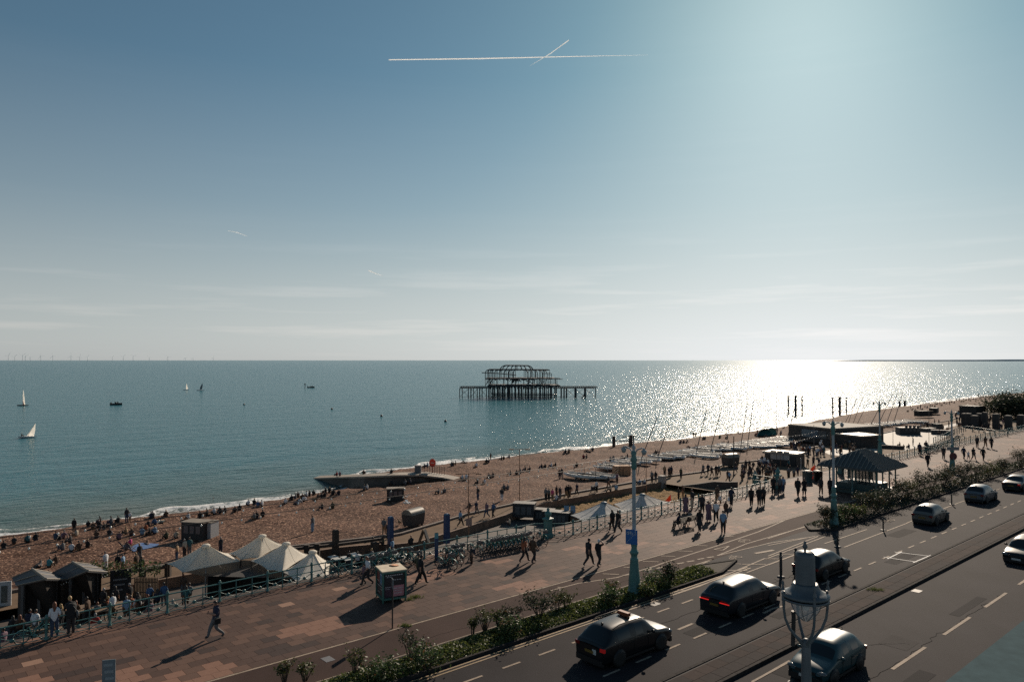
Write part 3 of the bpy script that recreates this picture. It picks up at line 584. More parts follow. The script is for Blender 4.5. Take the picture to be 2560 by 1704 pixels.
# ---- groyne
GTOP = []
def groyne():
    def lerp(a, b, f): return a + (b - a) * f
    t = thing('groyne', 'long dark concrete groyne running from the beach into the water', 'groyne')
    prs = [((540,405),(540,398)), ((700,458),(700,392)), ((860,494),(860,386)), ((1000,490),(1000,381)), ((1300,470),(1260,370)), ((1500,445),(1500,367)), ((1640,428),(1680,390)), ((1830,428),(1830,420))]
    pts = []
    for n_, (b_, tp) in enumerate(prs): c = B('B5', *b_) if n_ > 2 else P('B5', *b_, ZS); pts.append(PA('B5', *tp, c.y + 1.2))
    GTOP[:] = pts
    mb = MB(); wallv = []; vs = []
    for i, p in enumerate(pts):
        w = 1.1 if i < 5 else .7; vs += [p + Vector((-.3, -w, -.02)), p + Vector((.3, w, 0)), p + Vector((.3, w, -6)), p + Vector((-.9, -w - .9, -6))]
    fs = []
    for i in range(len(pts) - 1): j = 4 * i; fs += [(j, j+4, j+5, j+1), (j, j+3, j+7, j+4), (j+1, j+5, j+6, j+2)]
    fs += [(0, 1, 2, 3)]; mb.add(vs, fs); obj('wall', mb, mat('groyne_concrete', (.085, .072, .062), .8, noise=(.8, .4), bump=(2, .5, .15)), t)
    # coping walkway and end railing
    cp = MB(); 
    for i in range(len(pts) - 1): a, b = pts[i], pts[i+1]; cp.add([a + Vector((-.3,-1.45,.02)), b + Vector((-.3,-1.45,.02)), b + Vector((.3,1.45,.02)), a + Vector((.3,1.45,.02)), a + Vector((-.3,-1.45,-.25)), b + Vector((-.3,-1.45,-.25))], [(0,1,2,3),(0,4,5,1)])
    obj('coping', cp, mat('groyne_coping', (.30, .25, .20), .7, noise=(2, .25)), t)
    for i in range(9):
        p = lerp(pts[5], pts[6], i / 8 * .98) + Vector((0, .9, 0)); mb = MB(); mb.tube([p, p + Vector((0, 0, 1.3))], .04, 5); obj('rail_post', mb, iron, t)
    a, b = pts[5] + Vector((0, .9, 1.25)), pts[6] + Vector((0, .9, 1.25)); mb = MB(); mb.tube([a, b], .035, 5); obj('hand_rail', mb, iron, t)
    p = PA('B5', 1446, 370, pts[5].y); c = MB(); c.box((0, 0, .65), (1.0, .8, 1.3)); c.box((0, 0, 1.33), (1.1, .9, .06)); o = obj('gate_cabinet', c, mat('cabinet_grey', (.12, .125, .13), .7), None, p); tag(o, 'small grey steel cabinet at the landward end of the groyne walkway', 'cabinet')
    s_ = PA('B5', 1575, 372, pts[5].y + 2); t2 = thing('warning_sign', 'red round warning sign on a tall post by the groyne', 'sign', s_)
    hgt = PA('B5', 1580, 272, pts[5].y + 2).z - s_.z; mb = MB(); mb.tube([(0, 0, 0), (0, 0, hgt)], .06, 6); obj('pole', mb, mat('red_post', (.25, .03, .02), .6), t2)
    mb = MB(); n = 20; vs = [(math.cos(2*math.pi*j/n) * .55, -.12, hgt + math.sin(2*math.pi*j/n) * .68) for j in range(n)]; mb.add(vs + [(x, -.04, z) for x, y, z in vs], [tuple(range(n)), tuple(range(n, 2*n))[::-1]] + [(j, (j+1) % n, n + (j+1) % n, n + j) for j in range(n)]); obj('disc', mb, mat('red_sign', (.75, .06, .03), .5), t2)
    mb = MB(); mb.box((0, -.14, hgt), (.55, .02, .13)); obj('bar', mb, mat('sign_cream', (.7, .5, .4), .5), t2)
groyne()

# ---- the burnt-out pier: iron skeleton standing in the sea
def pier():
    base = P('B3', 1070, 610, ZS); D = base.y; k = .1868 * D / FPX; X0 = 1070; Z0 = 622
    t = thing('pier_ruin', 'rusted skeleton of a ruined iron pier pavilion standing out at sea', 'pier', base)
    mx = lambda x: (x - X0) * k; mz = lambda y: (Z0 - y) * k
    pm = mat('pier_iron', (.030, .034, .042), .75, noise=(.3, .3))  # iron colour lightened in place of haze over the water
    def bar(nm, pts, r, n=5): mb = MB(); mb.tube(pts, r, n); return obj(nm, mb, pm, t)
    rnd = random.Random(5); ys = [-7, 0, 8, 16]
    # landing-stage legs on both wings, with diagonal ties and lattice girders
    for xs, yt, rows in (([270, 385, 422, 503, 537, 625], 488, (-4, 4)), ([1610, 1648, 1680, 1795, 1808, 1922, 1935, 2070], 488, (-4, 4))):
        for j, yy in enumerate(rows):
            for x in xs: bar('column', [(mx(x) + j * 1.0, yy, -3), (mx(x) + j * 1.0, yy, mz(yt))], .30 if x % 2 else .24)
            for a, b in zip(xs, xs[1:]):
                if b - a > 60:
                    bar('tie_rod', [(mx(a), yy, mz(600)), (mx(b), yy, mz(500))], .07, 4); bar('tie_rod', [(mx(a), yy, mz(500)), (mx(b), yy, mz(600))], .07, 4)
        x0, x1 = xs[0], xs[-1]
        x1 += 30 if x0 > 1000 else 90; x0 -= 60 if x0 > 1000 else 0
        for yy in rows:
            bar('girder', [(mx(x0), yy, mz(472)), (mx(x1), yy, mz(472))], .16); bar('girder', [(mx(x0), yy, mz(492)), (mx(x1 - 28), yy, mz(492))], .14)
            lat = MB(); n = int((x1 - x0) / 14)
            for i in range(n): a = x0 + (x1 - x0) * i / n; b = x0 + (x1 - x0) * (i + 1) / n; lat.tube([(mx(a), yy, mz(492 if i % 2 else 472)), (mx(b), yy, mz(472 if i % 2 else 492))], .10, 4)
            obj('lattice_web', lat, pm, t)
        bar('low_beam', [(mx(x0), -4, mz(604)), (mx(x1 - 40), -4, mz(598))], .12)
    # forest of piles beneath the hall
    for x in list(range(650, 1570, 52)):
        for j, yy in enumerate(ys):
            xx = x + rnd.uniform(-16, 16) + j * 9; w = .42 if (j == 0 and x % 3 == 0) else .27
            bar('pile', [(mx(xx), yy, -3), (mx(xx), yy, mz(466))], w)
    for yy in ys:
        for z in (575, 603): bar('low_beam', [(mx(670 + rnd.randint(0, 30)), yy, mz(z)), (mx(1540), yy, mz(z + rnd.randint(-8, 8)))], .13)
        lat = MB()
        for i in range(44): a = 660 + 20 * i; lat.tube([(mx(a), yy, mz(500 if i % 2 else 462)), (mx(a + 20), yy, mz(462 if i % 2 else 500))], .11, 4)
        obj('lattice_web', lat, pm, t)
    for yy in ys: bar('deck_beam', [(mx(640), yy, mz(462)), (mx(1600), yy, mz(458))], .38)
    dk = MB()
    for i in range(26):
        if i in (7, 15, 19): continue
        x = 660 + 35 * i; dk.box((mx(x + 16), 4.5, mz(452) + rnd.uniform(-.1, .1)), (34 * k, 23, .3), ry=rnd.uniform(-.03, .03))
    obj('deck', dk, pm, t)
    # lower storey posts and the ragged gallery
    for yy in (-6.5, 15.5):
        for x in (612, 655, 668, 710, 760, 850, 905, 960, 1005, 1045, 1120, 1180, 1240, 1262, 1300, 1330, 1365, 1390, 1425, 1465, 1490, 1540, 1556): bar('post', [(mx(x + (5 if yy > 0 else 0)), yy, mz(458)), (mx(x + (5 if yy > 0 else 0)), yy, mz(362))], .17)
        bar('gallery_beam', [(mx(612), yy, mz(366)), (mx(1500), yy, mz(362))], .34); bar('gallery_beam', [(mx(1500), yy, mz(362)), (mx(1632), yy, mz(372))], .2)
        for a, b in ((612, 660), (660, 705), (705, 660), (1000, 1045), (1330, 1375), (1375, 1330), (1390, 1420)): bar('brace', [(mx(a), yy, mz(455)), (mx(b), yy, mz(370))], .14)
    rub = MB()
    for i in range(46):
        x = rnd.choice([rnd.gauss(985, 45), rnd.gauss(1200, 40), rnd.uniform(640, 1540)]); z = mz(372) - abs(rnd.gauss(0, 1)) * (1.1 if 900 < x < 1280 else .35)
        rub.box((mx(x), rnd.uniform(-6, 15), z), (rnd.uniform(.5, 2.6), rnd.uniform(1, 4), rnd.uniform(.2, 1.0)), ry=rnd.uniform(-.7, .7))
    obj('wreckage', rub, pm, t)['kind'] = 'stuff'
    dk2 = MB()
    for i in range(20): dk2.box((mx(640 + 46 * i), 4.5, mz(358) + rnd.uniform(-.15, .1)), (44 * k, 20 if i % 3 else 6, .35), ry=rnd.uniform(-.04, .04))
    obj('gallery_floor', dk2, pm, t)
    # great curved ribs of the hall, outer ring then the clerestory above it
    def rib(x0, zb, x1, zt, yy, r):
        pts = [(mx(x0), yy, mz(zb))]
        zc = zt + abs(x1 - x0) * .95
        pts.append((mx(x0), yy, mz(zc)))
        for i in range(1, 8): w = math.pi / 2 * i / 7; pts.append((mx(x0 + (x1 - x0) * (1 - math.cos(w))), yy, mz(zc - (zc - zt) * math.sin(w))))
        bar('rib', pts, r)
    for i, x in enumerate(range(612, 1010, 61)):
        rib(x + 30, 362, x + 62, 247, 4, .17); rib(x, 362, x + 48, 245, -6.5 + i * .4, .24); rib(x + 8, 362, x + 52, 249, 15 - i * .4, .18)
    for i, x in enumerate(range(1425, 1120, -62)):
        rib(x - 30, 362, x - 64, 249, 4, .17); rib(x, 362, x - 52, 249, -6.5 + i * .4, .24); rib(x - 6, 362, x - 48, 252, 15 - i * .4, .18)
    for yy in (-6.5, 15): bar('eaves_beam', [(mx(650), yy, mz(245)), (mx(1460), yy, mz(250))], .30)
    lat = MB()
    for i in range(40): a = 655 + 20 * i; lat.tube([(mx(a), -6.5, mz(256 if i % 2 else 243)), (mx(a + 20), -6.5, mz(243 if i % 2 else 256))], .12, 4)
    obj('lattice_web', lat, pm, t)
    for x, zt in ((655, 245), (712, 245), (912, 240), (965, 245), (1125, 248), (1180, 250), (1215, 250), (1275, 250), (1375, 250), (1460, 250), (1490, 298)): bar('post', [(mx(x), -2, mz(362)), (mx(x), -2, mz(zt))], .16)
    for yy in (-2, 9):
        for x0, x1 in ((800, 880), (836, 900), (890, 950), (952, 1005), (1008, 1030)): rib(x0, 245, x1, 190, yy, .26)
        for x0, x1 in ((1246, 1170), (1215, 1150), (1152, 1090), (1092, 1050), (1030, 1010)): rib(x0, 248, x1, 192, yy, .26)
        bar('crown_beam', [(mx(880), yy, mz(190)), (mx(1180), yy, mz(193))], .34)
    bar('broken_beam', [(mx(553), 6, mz(288)), (mx(800), 6, mz(300)), (mx(1020), 6, mz(322))], .26); bar('broken_beam', [(mx(1365), 2, mz(300)), (mx(1492), 2, mz(296))], .2); bar('broken_beam', [(mx(1430), 2, mz(316)), (mx(1492), 2, mz(314))], .16)
    bar('fallen_strut', [(mx(1882), -4, mz(628)), (mx(1920), -4, mz(570))], .3)
pier()

# ---- shelter on the promenade: hipped seamed roof on columns, bench box below
def shelter():
    c = P('C2', 1640, 1300); a = P('C2', 1260, 1320); b = P('C2', 1910, 1270)
    t = thing('seaside_shelter', 'victorian promenade shelter with a seamed hipped roof and green benches', 'shelter', c, ROAD)
    hw, hd = 2.35, 2.35; ze = 2.75; zr = 4.35; ew = 3.25
    rf = MB(); e = [(-ew, -ew, ze), (ew, -ew, ze), (ew, ew, ze), (-ew, ew, ze)]; r_ = [(-.0, -1.0, zr), (0, 1.0, zr)]
    rf.add(e + r_, [(0, 1, 4), (1, 2, 5, 4), (2, 3, 5), (3, 0, 4, 5)]); rf.add([(x, y, z - .16) for x, y, z in e], [(3, 2, 1, 0)])
    rf.add(e + [(x, y, z - .16) for x, y, z in e], [(i, (i + 1) % 4, 4 + (i + 1) % 4, 4 + i)[::-1] for i in range(4)]); o = obj('roof', rf, mat('lead_roof', (.062, .070, .070), .7, noise=(2, .2)), t)
    sm = MB()
    for i in range(-7, 8):
        y = i * .42
        for sg in (-1, 1):
            y1 = max(-1, min(1, y)) if abs(y) > 1 else y
            f = 1 - max(0, abs(y) - 1.0) / (ew - 1.0)
            sm.tube([(sg * ew, y, ze + .03), (sg * (ew * (1 - f)), y, ze + (zr - ze) * f + .03)], .055, 4)
        x = i * .42; f = 1 - abs(x) / ew
        for sg in (-1, 1): sm.tube([(x, sg * ew, ze + .03), (x, sg * (ew - (ew - 1.0) * f), ze + (zr - ze) * f + .03)], .055, 4)
    obj('standing_seam', sm, mat('lead_seam', (.16, .165, .155), .6), t)
    cl = MB(); cl.lathe([(.14, 0), (.14, .5), (.085, .6), (.075, 2.2), (.13, 2.4), (.16, 2.6), (.16, 2.72)], 8); cme = cl.mesh('column', teal_d)
    for x in (-hw, 0, hw):
        for y in (-hd, hd):
            link('column', cme, t, (x, y, 0))
    for y in (-.8, .8): link('column', cme, t, (hw, y, 0)); link('column', cme, t, (-hw, y, 0))
    sc_ = MB(); sc_.box((0, 0, .5), (3.6, 3.6, 1.0)); obj('bench_box', sc_, mat('shelter_green', (.035, .075, .075), .5), t)
    for sx_, sy_, w_, d_ in ((0, -2.05, 3.8, .5), (0, 2.05, 3.8, .5), (-2.05, 0, .5, 3.8), (2.05, 0, .5, 3.8)):
        m_ = MB(); m_.box((sx_, sy_, .45), (w_, d_, .06)); m_.box((sx_ * .93, sy_ * .93, .2), (w_ * .96, d_ * .5, .4)); obj('seat', m_, mat('shelter_seat', (.05, .09, .09), .5), t)
    for sx_, sy_ in ((-2.0, -2.0), (2.0, -2.0), (2.0, 2.0), (-2.0, 2.0)):
        m_ = MB(); m_.tube([(sx_, sy_, .45), (sx_ * 1.18, sy_ * 1.18, .62), (sx_ * 1.25, sy_ * 1.25, .3), (sx_ * 1.12, sy_ * 1.12, 0)], .04, 5); obj('arm_scroll', m_, teal_d, t)
    gl = MB(); gl.box((0, 0, 1.75), (3.0, .05, 1.5)); gl.box((0, 0, 1.75), (.05, 3.0, 1.5)); obj('glazed_screen', gl, mat('screen_glass', (.10, .13, .14), .1, alpha=.45), t)
    fr = MB()
    for x in (-1.5, -.75, 0, .75, 1.5): fr.box((x, 0, 1.75), (.07, .09, 1.6)); fr.box((0, x + .001, 1.75), (.09, .07, 1.6))
    obj('screen_frame', fr, teal_d, t)
shelter()

# ---- cream canopy marquees: cone tops pulled out of a stretched sheet
def cone_sheet(name, label, cat, peak, rim, m, group=None, sag=1.28, cap=True, rope=True):
    t = thing(name, label, cat, (0, 0, 0), 0, group); mb = MB(); n = len(rim); K = 10; per = 8; ring = []
    for i in range(n):
        a, b = rim[i], rim[(i + 1) % n]; mid = (a + b) / 2; cen = Vector((peak.x, peak.y, mid.z))
        for j in range(per):
            f = j / per; p = a.lerp(b, f); inn = 4 * f * (1 - f); p = p.lerp(cen, .05 * inn) + Vector((0, 0, .05 * inn)); ring.append(p)
    m_ = len(ring); vs = []
    for k_ in range(K + 1):
        f = k_ / K
        for p in ring:
            q = p.lerp(peak, f); h = f ** sag; r0 = .06; d = Vector((p.x - peak.x, p.y - peak.y, 0))
            fr = 1 - f; pos = Vector((peak.x, peak.y, 0)) + d * (fr + r0 * f); vs.append(Vector((pos.x, pos.y, p.z + (peak.z - p.z) * h)))
    mb.add(vs, [(k_*m_+j, k_*m_+(j+1) % m_, (k_+1)*m_+(j+1) % m_, (k_+1)*m_+j) for k_ in range(K) for j in range(m_)], 0, True); obj('canopy', mb, m, t)
    for j in range(0, m_, per // 2): sm = MB(); sm.tube([vs[k_ * m_ + j] + Vector((0, 0, .012)) for k_ in range(K + 1)], .012, 4, cap=False); obj('seam', sm, m, t)
    hm = MB(); hm.tube([p - Vector((0, 0, .02)) for p in ring] + [ring[0] - Vector((0, 0, .02))], .035, 4, cap=False); obj('hem', hm, m, t)
    if cap: c = MB(); c.lathe([(.30, -.12), (.34, .02), (.24, .10), (0, .14)], 12); obj('cap', c, m if m is canvas else mat('blue_cap', (.10, .17, .22), .6), t, peak)
    gz = ZT if rope else peak.z - 3
    pm = MB(); pm.tube([(peak.x, peak.y, gz), (peak.x, peak.y, peak.z - .05)], .07, 6); obj('mast', pm, steel, t)
    for p in rim: s_ = MB(); s_.tube([(p.x, p.y, gz), p], .05, 5); obj('pole', s_, dark_wood, t)
    return t
ZR = -2.5
def R2(x, y, z=ZR): return P('R2', x, y, z)
def R1(x, y, z=ZR): return P('R1', x, y, z)
cone_sheet('marquee', 'cream cone-topped canopy nearest the pub huts', 'canopy', PA('R1', 1740, 415, R1(1740, 590).y), [R1(1412, 566), R1(1545, 640), R1(2030, 543), R1(1925, 480)], canvas, 'cream canopies of the beach bar')
cone_sheet('marquee', 'tallest cream canopy with the highest peak, seaward of the others', 'canopy', PA('R2', 485, 432, R2(470, 575).y), [R2(222, 568), R2(318, 614), R2(455, 598), R2(650, 497), R2(480, 480)], canvas, 'cream canopies of the beach bar')
cone_sheet('marquee', 'wide cream canopy with a pleated skirt in the middle of the group', 'canopy', PA('R2', 672, 492, R2(650, 640).y), [R2(398, 624), R2(530, 695), R2(640, 712), R2(845, 578), R2(640, 520)], canvas, 'cream canopies of the beach bar')
cone_sheet('marquee', 'small cream canopy behind the railing next to the leaning bicycle', 'canopy', PA('R2', 877, 556, R2(860, 690).y), [R2(650, 712), R2(760, 800), R2(1000, 760), R2(1012, 635), R2(850, 590)], canvas, 'cream canopies of the beach bar')
cone_sheet('beach_canopy', 'slack grey canopy by the sand court, nearer the black storage crates', 'canopy', PA('B1', 392, 1055, P('B1', 400, 1165, -3.2).y), [P('B1', *q, -3.3) for q in [(95,1165),(215,1235),(420,1225),(620,1130),(420,1075)]], greycanvas, 'grey canopies by the sand court', sag=1.15)
cone_sheet('beach_canopy', 'slack grey canopy by the sand court beside the orange sail flag', 'canopy', PA('B1', 735, 982, P('B1', 740, 1095, -3.2).y), [P('B1', *q, -3.3) for q in [(480,1065),(600,1160),(800,1140),(985,1052),(780,1010)]], greycanvas, 'grey canopies by the sand court', sag=1.15)
# black bar building under the canopies
t = thing('bar_building', 'black flat-sided bar building below the cream canopies', 'building'); za = -3.1
c0, c1, c2, c3 = R2(60, 672, za), R2(330, 622, za), R2(420, 628, za), R2(760, 760, za)
mb = MB(); wallrun(mb, [c0, c1 + (c0 - c1) * .0, c2, c3], ZT, za, .2); obj('wall', mb, black, t)
mb = MB(); mb.add([v + Vector((0, 0, .02)) for v in (R2(-140, 712, za), R2(30, 745, za), R2(740, 765, za), R2(420, 628, za), R2(330, 622, za))], [(0, 1, 2, 3, 4)]); obj('roof', mb, mat('bar_roof', (.022, .021, .022), .8, noise=(2, .3)), t)
# ---- timber huts with felt roofs
def hut(label, ridge, eav_a, eav_b, zr, ze, board, group=None):
    """ridge and both eaves as pairs of surveyed points (gable end to gable end)"""
    t = thing('timber_hut', label, 'hut', (0, 0, 0), 0, group); r0, r1 = ridge; a0, a1 = eav_a; b0, b1 = eav_b
    for nm, q in (('roof', (a0, a1, r1, r0)), ('roof', (r0, r1, b1, b0))):
        mb = MB(); nn = (q[1] - q[0]).cross(q[3] - q[0]).normalized(); nn = nn if nn.z > 0 else -nn
        mb.add([v + nn * .05 for v in q] + [v - nn * .05 for v in q], [(0,1,2,3),(7,6,5,4),(0,4,5,1),(1,5,6,2),(2,6,7,3),(3,7,4,0)]); o = obj(nm, mb, felt, t)
        for f in (0.02, .5, .98): m2 = MB(); m2.tube([q[0].lerp(q[1], f) + nn * .07, q[3].lerp(q[2], f) + nn * .07], .045, 4); obj('batten', m2, mat('batten', (.26, .23, .19), .7), o)
    rd = MB(); rd.box((0, 0, 0), (.01, .01, .01)); 
    m2 = MB(); m2.tube([r0 + Vector((0,0,.08)), r1 + Vector((0,0,.08))], .09, 5); obj('ridge_cap', m2, mat('batten', (.26, .23, .19), .7), t)
    z = Vector((0, 0, 1)); fl = lambda v, zz: Vector((v.x, v.y, zz)); ins = lambda v: v
    for nm, a, b, m_, oth in (('gable', a0, b0, r0, r1), ('gable', a1, b1, r1, r0)):
        sh_ = (oth - m_).normalized() * .5; a, b, m_ = a.lerp(m_, .3) + sh_, b.lerp(m_, .3) + sh_, m_ + sh_
        mb = MB(); mb.add([fl(a, ZT), fl(b, ZT), b - z * .08, m_ - z * .08, a - z * .08], [(0, 1, 2, 3, 4)]); obj(nm, mb, board, t)
        if oth is r0:
            for f in (.03, .5, .97):
                q = a.lerp(b, f); pl = MB(); pl.box((q.x, q.y - .12, (ZT + q.z) / 2), (.2, .2, q.z - ZT - .05)); obj('porch_post', pl, mat('porch_grey', (.11, .10, .095), .8), t)
    for a, b, m0, m1 in ((a0, a1, r0, r1), (b0, b1, r0, r1)): a, b = a.lerp(m0, .3), b.lerp(m1, .3); mb = MB(); mb.add([fl(a, ZT), fl(b, ZT), b - z * .08, a - z * .08], [(0, 1, 2, 3)]); obj('side_wall', mb, board, t)
    return t
hw_ = mat('hut_timber_shaded', (.022, .016, .013), .85, noise=(2, .35)); zr, ze = -1.5, -2.4  # near-black boards: shade of the open fronts and walls put into the colour
hut('timber pub hut with a grey felt roof at the landward end of the pair', (P('R1',272,620,zr), P('R1',385,705,zr)), (P('R1',105,690,ze), P('R1',140,760,ze)), (P('R1',430,650,ze), P('R1',560,708,ze)), zr, ze, hw_, 'timber pub huts')
hut('timber pub hut with a ribbed grey roof joined to the other pub hut', (P('R1',612,562,zr), P('R1',740,636,zr)), (P('R1',440,652,ze), P('R1',570,707,ze)), (P('R1',800,585,ze), P('R1',905,645,ze)), zr, ze, hw_, 'timber pub huts')
# pub hoarding, picket fence, hanging board, planting
t = thing('banner_board', 'white framed picture board on the end of the pub huts', 'board'); a, b = P('R1', -20, 735, -3.1), P('R1', 98, 725, -3.1)
mb = MB(); wallrun(mb, [a, b], ZT + .6, -3.0, .1); obj('frame', mb, mat('board_white', (.5, .5, .5), .6), t); mb = MB(); d = (b - a).normalized(); nn = Vector((d.y, -d.x, 0)); wallrun(mb, [a + d * .25 + nn * .07, b - d * .25 + nn * .07], ZT + .95, -3.3, .02); obj('picture', mb, mat('board_picture', (.10, .11, .10), .6, noise=(1.5, .6)), t)
t = thing('picket_fence', 'short brown picket fence beside the pub planting', 'fence'); a, b = P('R1', 1140, 690, -4.0), P('R1', 1330, 690, -4.0)
for i in range(16): c = a.lerp(b, i / 15); mb = MB(); mb.box((c.x, c.y, -4.75), (.10, .04, 1.5)); mb.box((c.x, c.y, -3.97), (.05, .04, .1)); obj('picket', mb, wood, t)
mb = MB(); mb.tube([a + Vector((0, .05, -.3)), b + Vector((0, .05, -.3))], .04, 4); mb.tube([a + Vector((0, .05, -1.1)), b + Vector((0, .05, -1.1))], .04, 4); obj('fence_rail', mb, wood, t)
t = thing('name_board', 'dark sign board with faded white lettering beside the pub huts', 'sign'); a, b = P('R1', 930, 660, -3.0), P('R1', 1110, 640, -3.0); mb = MB(); wallrun(mb, [a, b], ZT + .2, -2.7, .12); obj('panel', mb, mat('slate_board', (.03, .032, .036), .7), t)
d = (b - a).normalized(); nn = Vector((d.y, -d.x, 0)); L_ = (b - a).length
for i in range(3): mb = MB(); wallrun(mb, [a + d * L_ * .15 + nn * .08, a + d * L_ * (.8 - .1 * i) + nn * .08], -3.5 - i * .4, -3.4 - i * .4 + .02, .02); obj('lettering', mb, mat('chalk', (.3, .3, .3), .8), t)
# decked timber rail and thick posts by the canopies
t = thing('timber_barrier', 'thick dark timber rail on posts at the top of the beach beside the canopies', 'barrier'); q = [P('R1', 1205, 618, ZL + 1.0), P('R1', 1420, 575, ZL + 1.0)]; mb = MB(); wallrun(mb, q, ZL + .75, ZL + 1.0, .3); obj('rail', mb, dark_wood, t)
q2 = [P('C6', -150, 530, ZL + 1.0), P('C6', 480, 470, ZL + 1.0), P('C6', 1190, 378, ZL + 1.0)]; mb = MB(); wallrun(mb, q2, ZL + .75, ZL + 1.0, .3); obj('rail', mb, dark_wood, t)
for c in [q[0], q[1], q2[0].lerp(q2[1], .3), q2[0].lerp(q2[1], .55)]: mb = MB(); mb.box((c.x, c.y, ZT + .9), (.45, .35, 1.9)); obj('post', mb, dark_wood, t)

# ------------------------------------------------------------------ lamps, posts, signs
def street_lamp(label, base, ztop, zcol, sc_=1.0):
    t = thing('street_lamp', label, 'street lamp', base, ROAD, 'tall lamp columns of the promenade')
    b = MB(); b.lathe([(.40, 0), (.40, .30), (.35, .36), (.33, .9), (.27, 1.5), (.235, 2.05), (.24, 2.12), (.19, 2.16), (.18, 2.30), (.25, 2.42), (.27, 2.5), (.2, 2.58), (.16, 2.75), (.2, 2.95), (.17, 3.15), (.11, 3.2)], 8); obj('base', b, teal, t)
    c = MB(); c.tube([(0, 0, 3.1), (0, 0, zcol), (0, 0, ztop)], [.115, .105, .085], 8); obj('column', c, lampgrey, t)
    k = MB(); k.lathe([(.10, zcol - .5), (.17, zcol - .35), (.13, zcol - .1), (.20, zcol + .1), (.13, zcol + .3), (.17, zcol + .5), (.10, zcol + .6)], 8); obj('collar', k, teal, t)
    for sg in (-1, 1):
        a = MB(); a.tube([(0, 0, ztop - .4), (sg * .3, 0, ztop - .1), (sg * .6, 0, ztop), (sg * .75, 0, ztop - .05)], .045, 6); arm = obj('arm', a, lampgrey, t)
        l = MB(); l.lathe([(.0, -.3), (.10, -.26), (.14, -.14), (.17, -.03), (.07, .02), (.04, .09), (0, .14)], 8, (sg * .75, 0, ztop - .1)); obj('lantern', l, mat('lantern_shell', (.26, .30, .31), .35), arm)
    f = MB(); f.lathe([(.09, ztop - .1), (.14, ztop), (.05, ztop + .1), (0, ztop + .35)], 8); obj('finial', f, lampgrey, t); return t
l1 = P('R4', 758, 690); top1 = PA('R3', 1815, 55, l1.y); st1 = street_lamp('tall lamp column with a teal base and blue cycle sign by the planting', l1, top1.z, PA('R3', 1815, 165, l1.y).z)
l2 = P('B2', 660, 1262); street_lamp('tall lamp column rising beside the victorian shelter', l2, PA('B2', 660, 335, l2.y).z, PA('B2', 660, 400, l2.y).z)
l3 = P('B2', 1714, 775); street_lamp('distant lamp column carrying a round road sign, among dark shrubs', l3, PA('B2', 1708, 245, l3.y).z, PA('B2', 1708, 300, l3.y).z)
l4 = P('B2', 1070, 660); street_lamp('lamp column at the railing behind the shelter roof', l4, PA('B2', 1068, 160, l4.y).z, PA('B2', 1068, 220, l4.y).z)
# blue cycle sign on the first column
sg_ = [PA('R4', x, y, l1.y - .25) for x, y in ((678, 215), (787, 227), (787, 92), (677, 78))]
t = thing('cycle_sign', 'blue square sign with a white bicycle and a dashed diagonal line', 'sign', sg_[0]); o0 = sg_[0]; ex, ez = (sg_[1] - o0), (sg_[3] - o0); en = ex.cross(ez).normalized()
en = en if en.y < 0 else -en
mb = MB(); q = [Vector((0, 0, 0)), ex, ex + ez, ez]; mb.add(q + [v - en * .02 for v in q], [(0,1,2,3),(7,6,5,4),(0,4,5,1),(1,5,6,2),(2,6,7,3),(3,7,4,0)]); obj('plate', mb, mat('sign_blue', (.012, .11, .34), .4), t)
cyc_symbol(ex * .34 + ez * .72 + en * .006, .26 * ex.length / .8, 0, t, whtM, up=(ex.normalized(), ez.normalized(), en))
for i in range(7):
    a = ex * (.10 + .115 * i) + ez * (.12 + .105 * i) + en * .005; b = a + ex * .07 + ez * .062; nn = en.cross((b - a).normalized()) * .012; m_ = MB(); m_.add([a - nn, b - nn, b + nn, a + nn], [(0, 1, 2, 3)]); obj('dash', m_, whtM, t)
m_ = MB(); a = ex * .80 + ez * .98 + en * .005; m_.add([a, a + ex * .03, a + ex * .03 - ez * .35, a - ez * .35], [(0,1,2,3)]); obj('stripe', m_, whtM, t)
# round road sign + flag plate on the distant column
t = thing('road_sign', 'round grey road sign with a dull red rim on the distant lamp column', 'sign', (l3.x, l3.y - .22, PA('B2', 1712, 640, l3.y).z)); mb = MB(); mb.lathe([(.0, -.02), (.46, -.02), (.46, .02), (0, .02)], 18); mb.v = [(x, z, y) for x, y, z in mb.v]; obj('disc', mb, mat('sign_grey', (.20, .19, .19), .5), t)
mb = MB(); mb.lathe([(.32, -.03), (.46, -.03), (.46, .03), (.32, .03)], 18); mb.v = [(x, z, y) for x, y, z in mb.v]; obj('border', mb, mat('sign_red', (.10, .03, .03), .6), t); mb = MB(); mb.box((0, 0, .95), (1.5, .04, .42)); obj('name_plate', mb, mat('sign_grey', (.20, .19, .19), .5), t)
# lower promenade poles
def pole(label, base, top, m, double=False, cat='pole', r=.055, name='lamp_pole', grp='slim poles on the lower promenade'):
    t = thing(name, label, cat, base, 0, grp); h = (top - base).z; mb = MB(); mb.tube([(0, 0, 0), (top.x - base.x, top.y - base.y, h)], [r, r * .75], 6); obj('pole', mb, m, t)
    if double:
        m2 = MB(); m2.tube([(-1.1, 0, h - .02), (1.1, 0, h + .05)], .04, 5); arm = obj('crossarm', m2, m, t)
        for sg in (-1, 1): l = MB(); l.box((sg * 1.05, 0, h), (.6, .22, .12)); obj('lamp_head', l, m, arm)
    return t
def polepix(label, r_, x, yb, yt, m, z=ZL, **kw): b = P(r_, x, yb, z); return pole(label, b, PA(r_, kw.pop('xt', x), yt, b.y), m, **kw)
grey_p = mat('pole_grey', (.16, .15, .14), .5); rust_p = mat('pole_rust', (.22, .11, .06), .7)
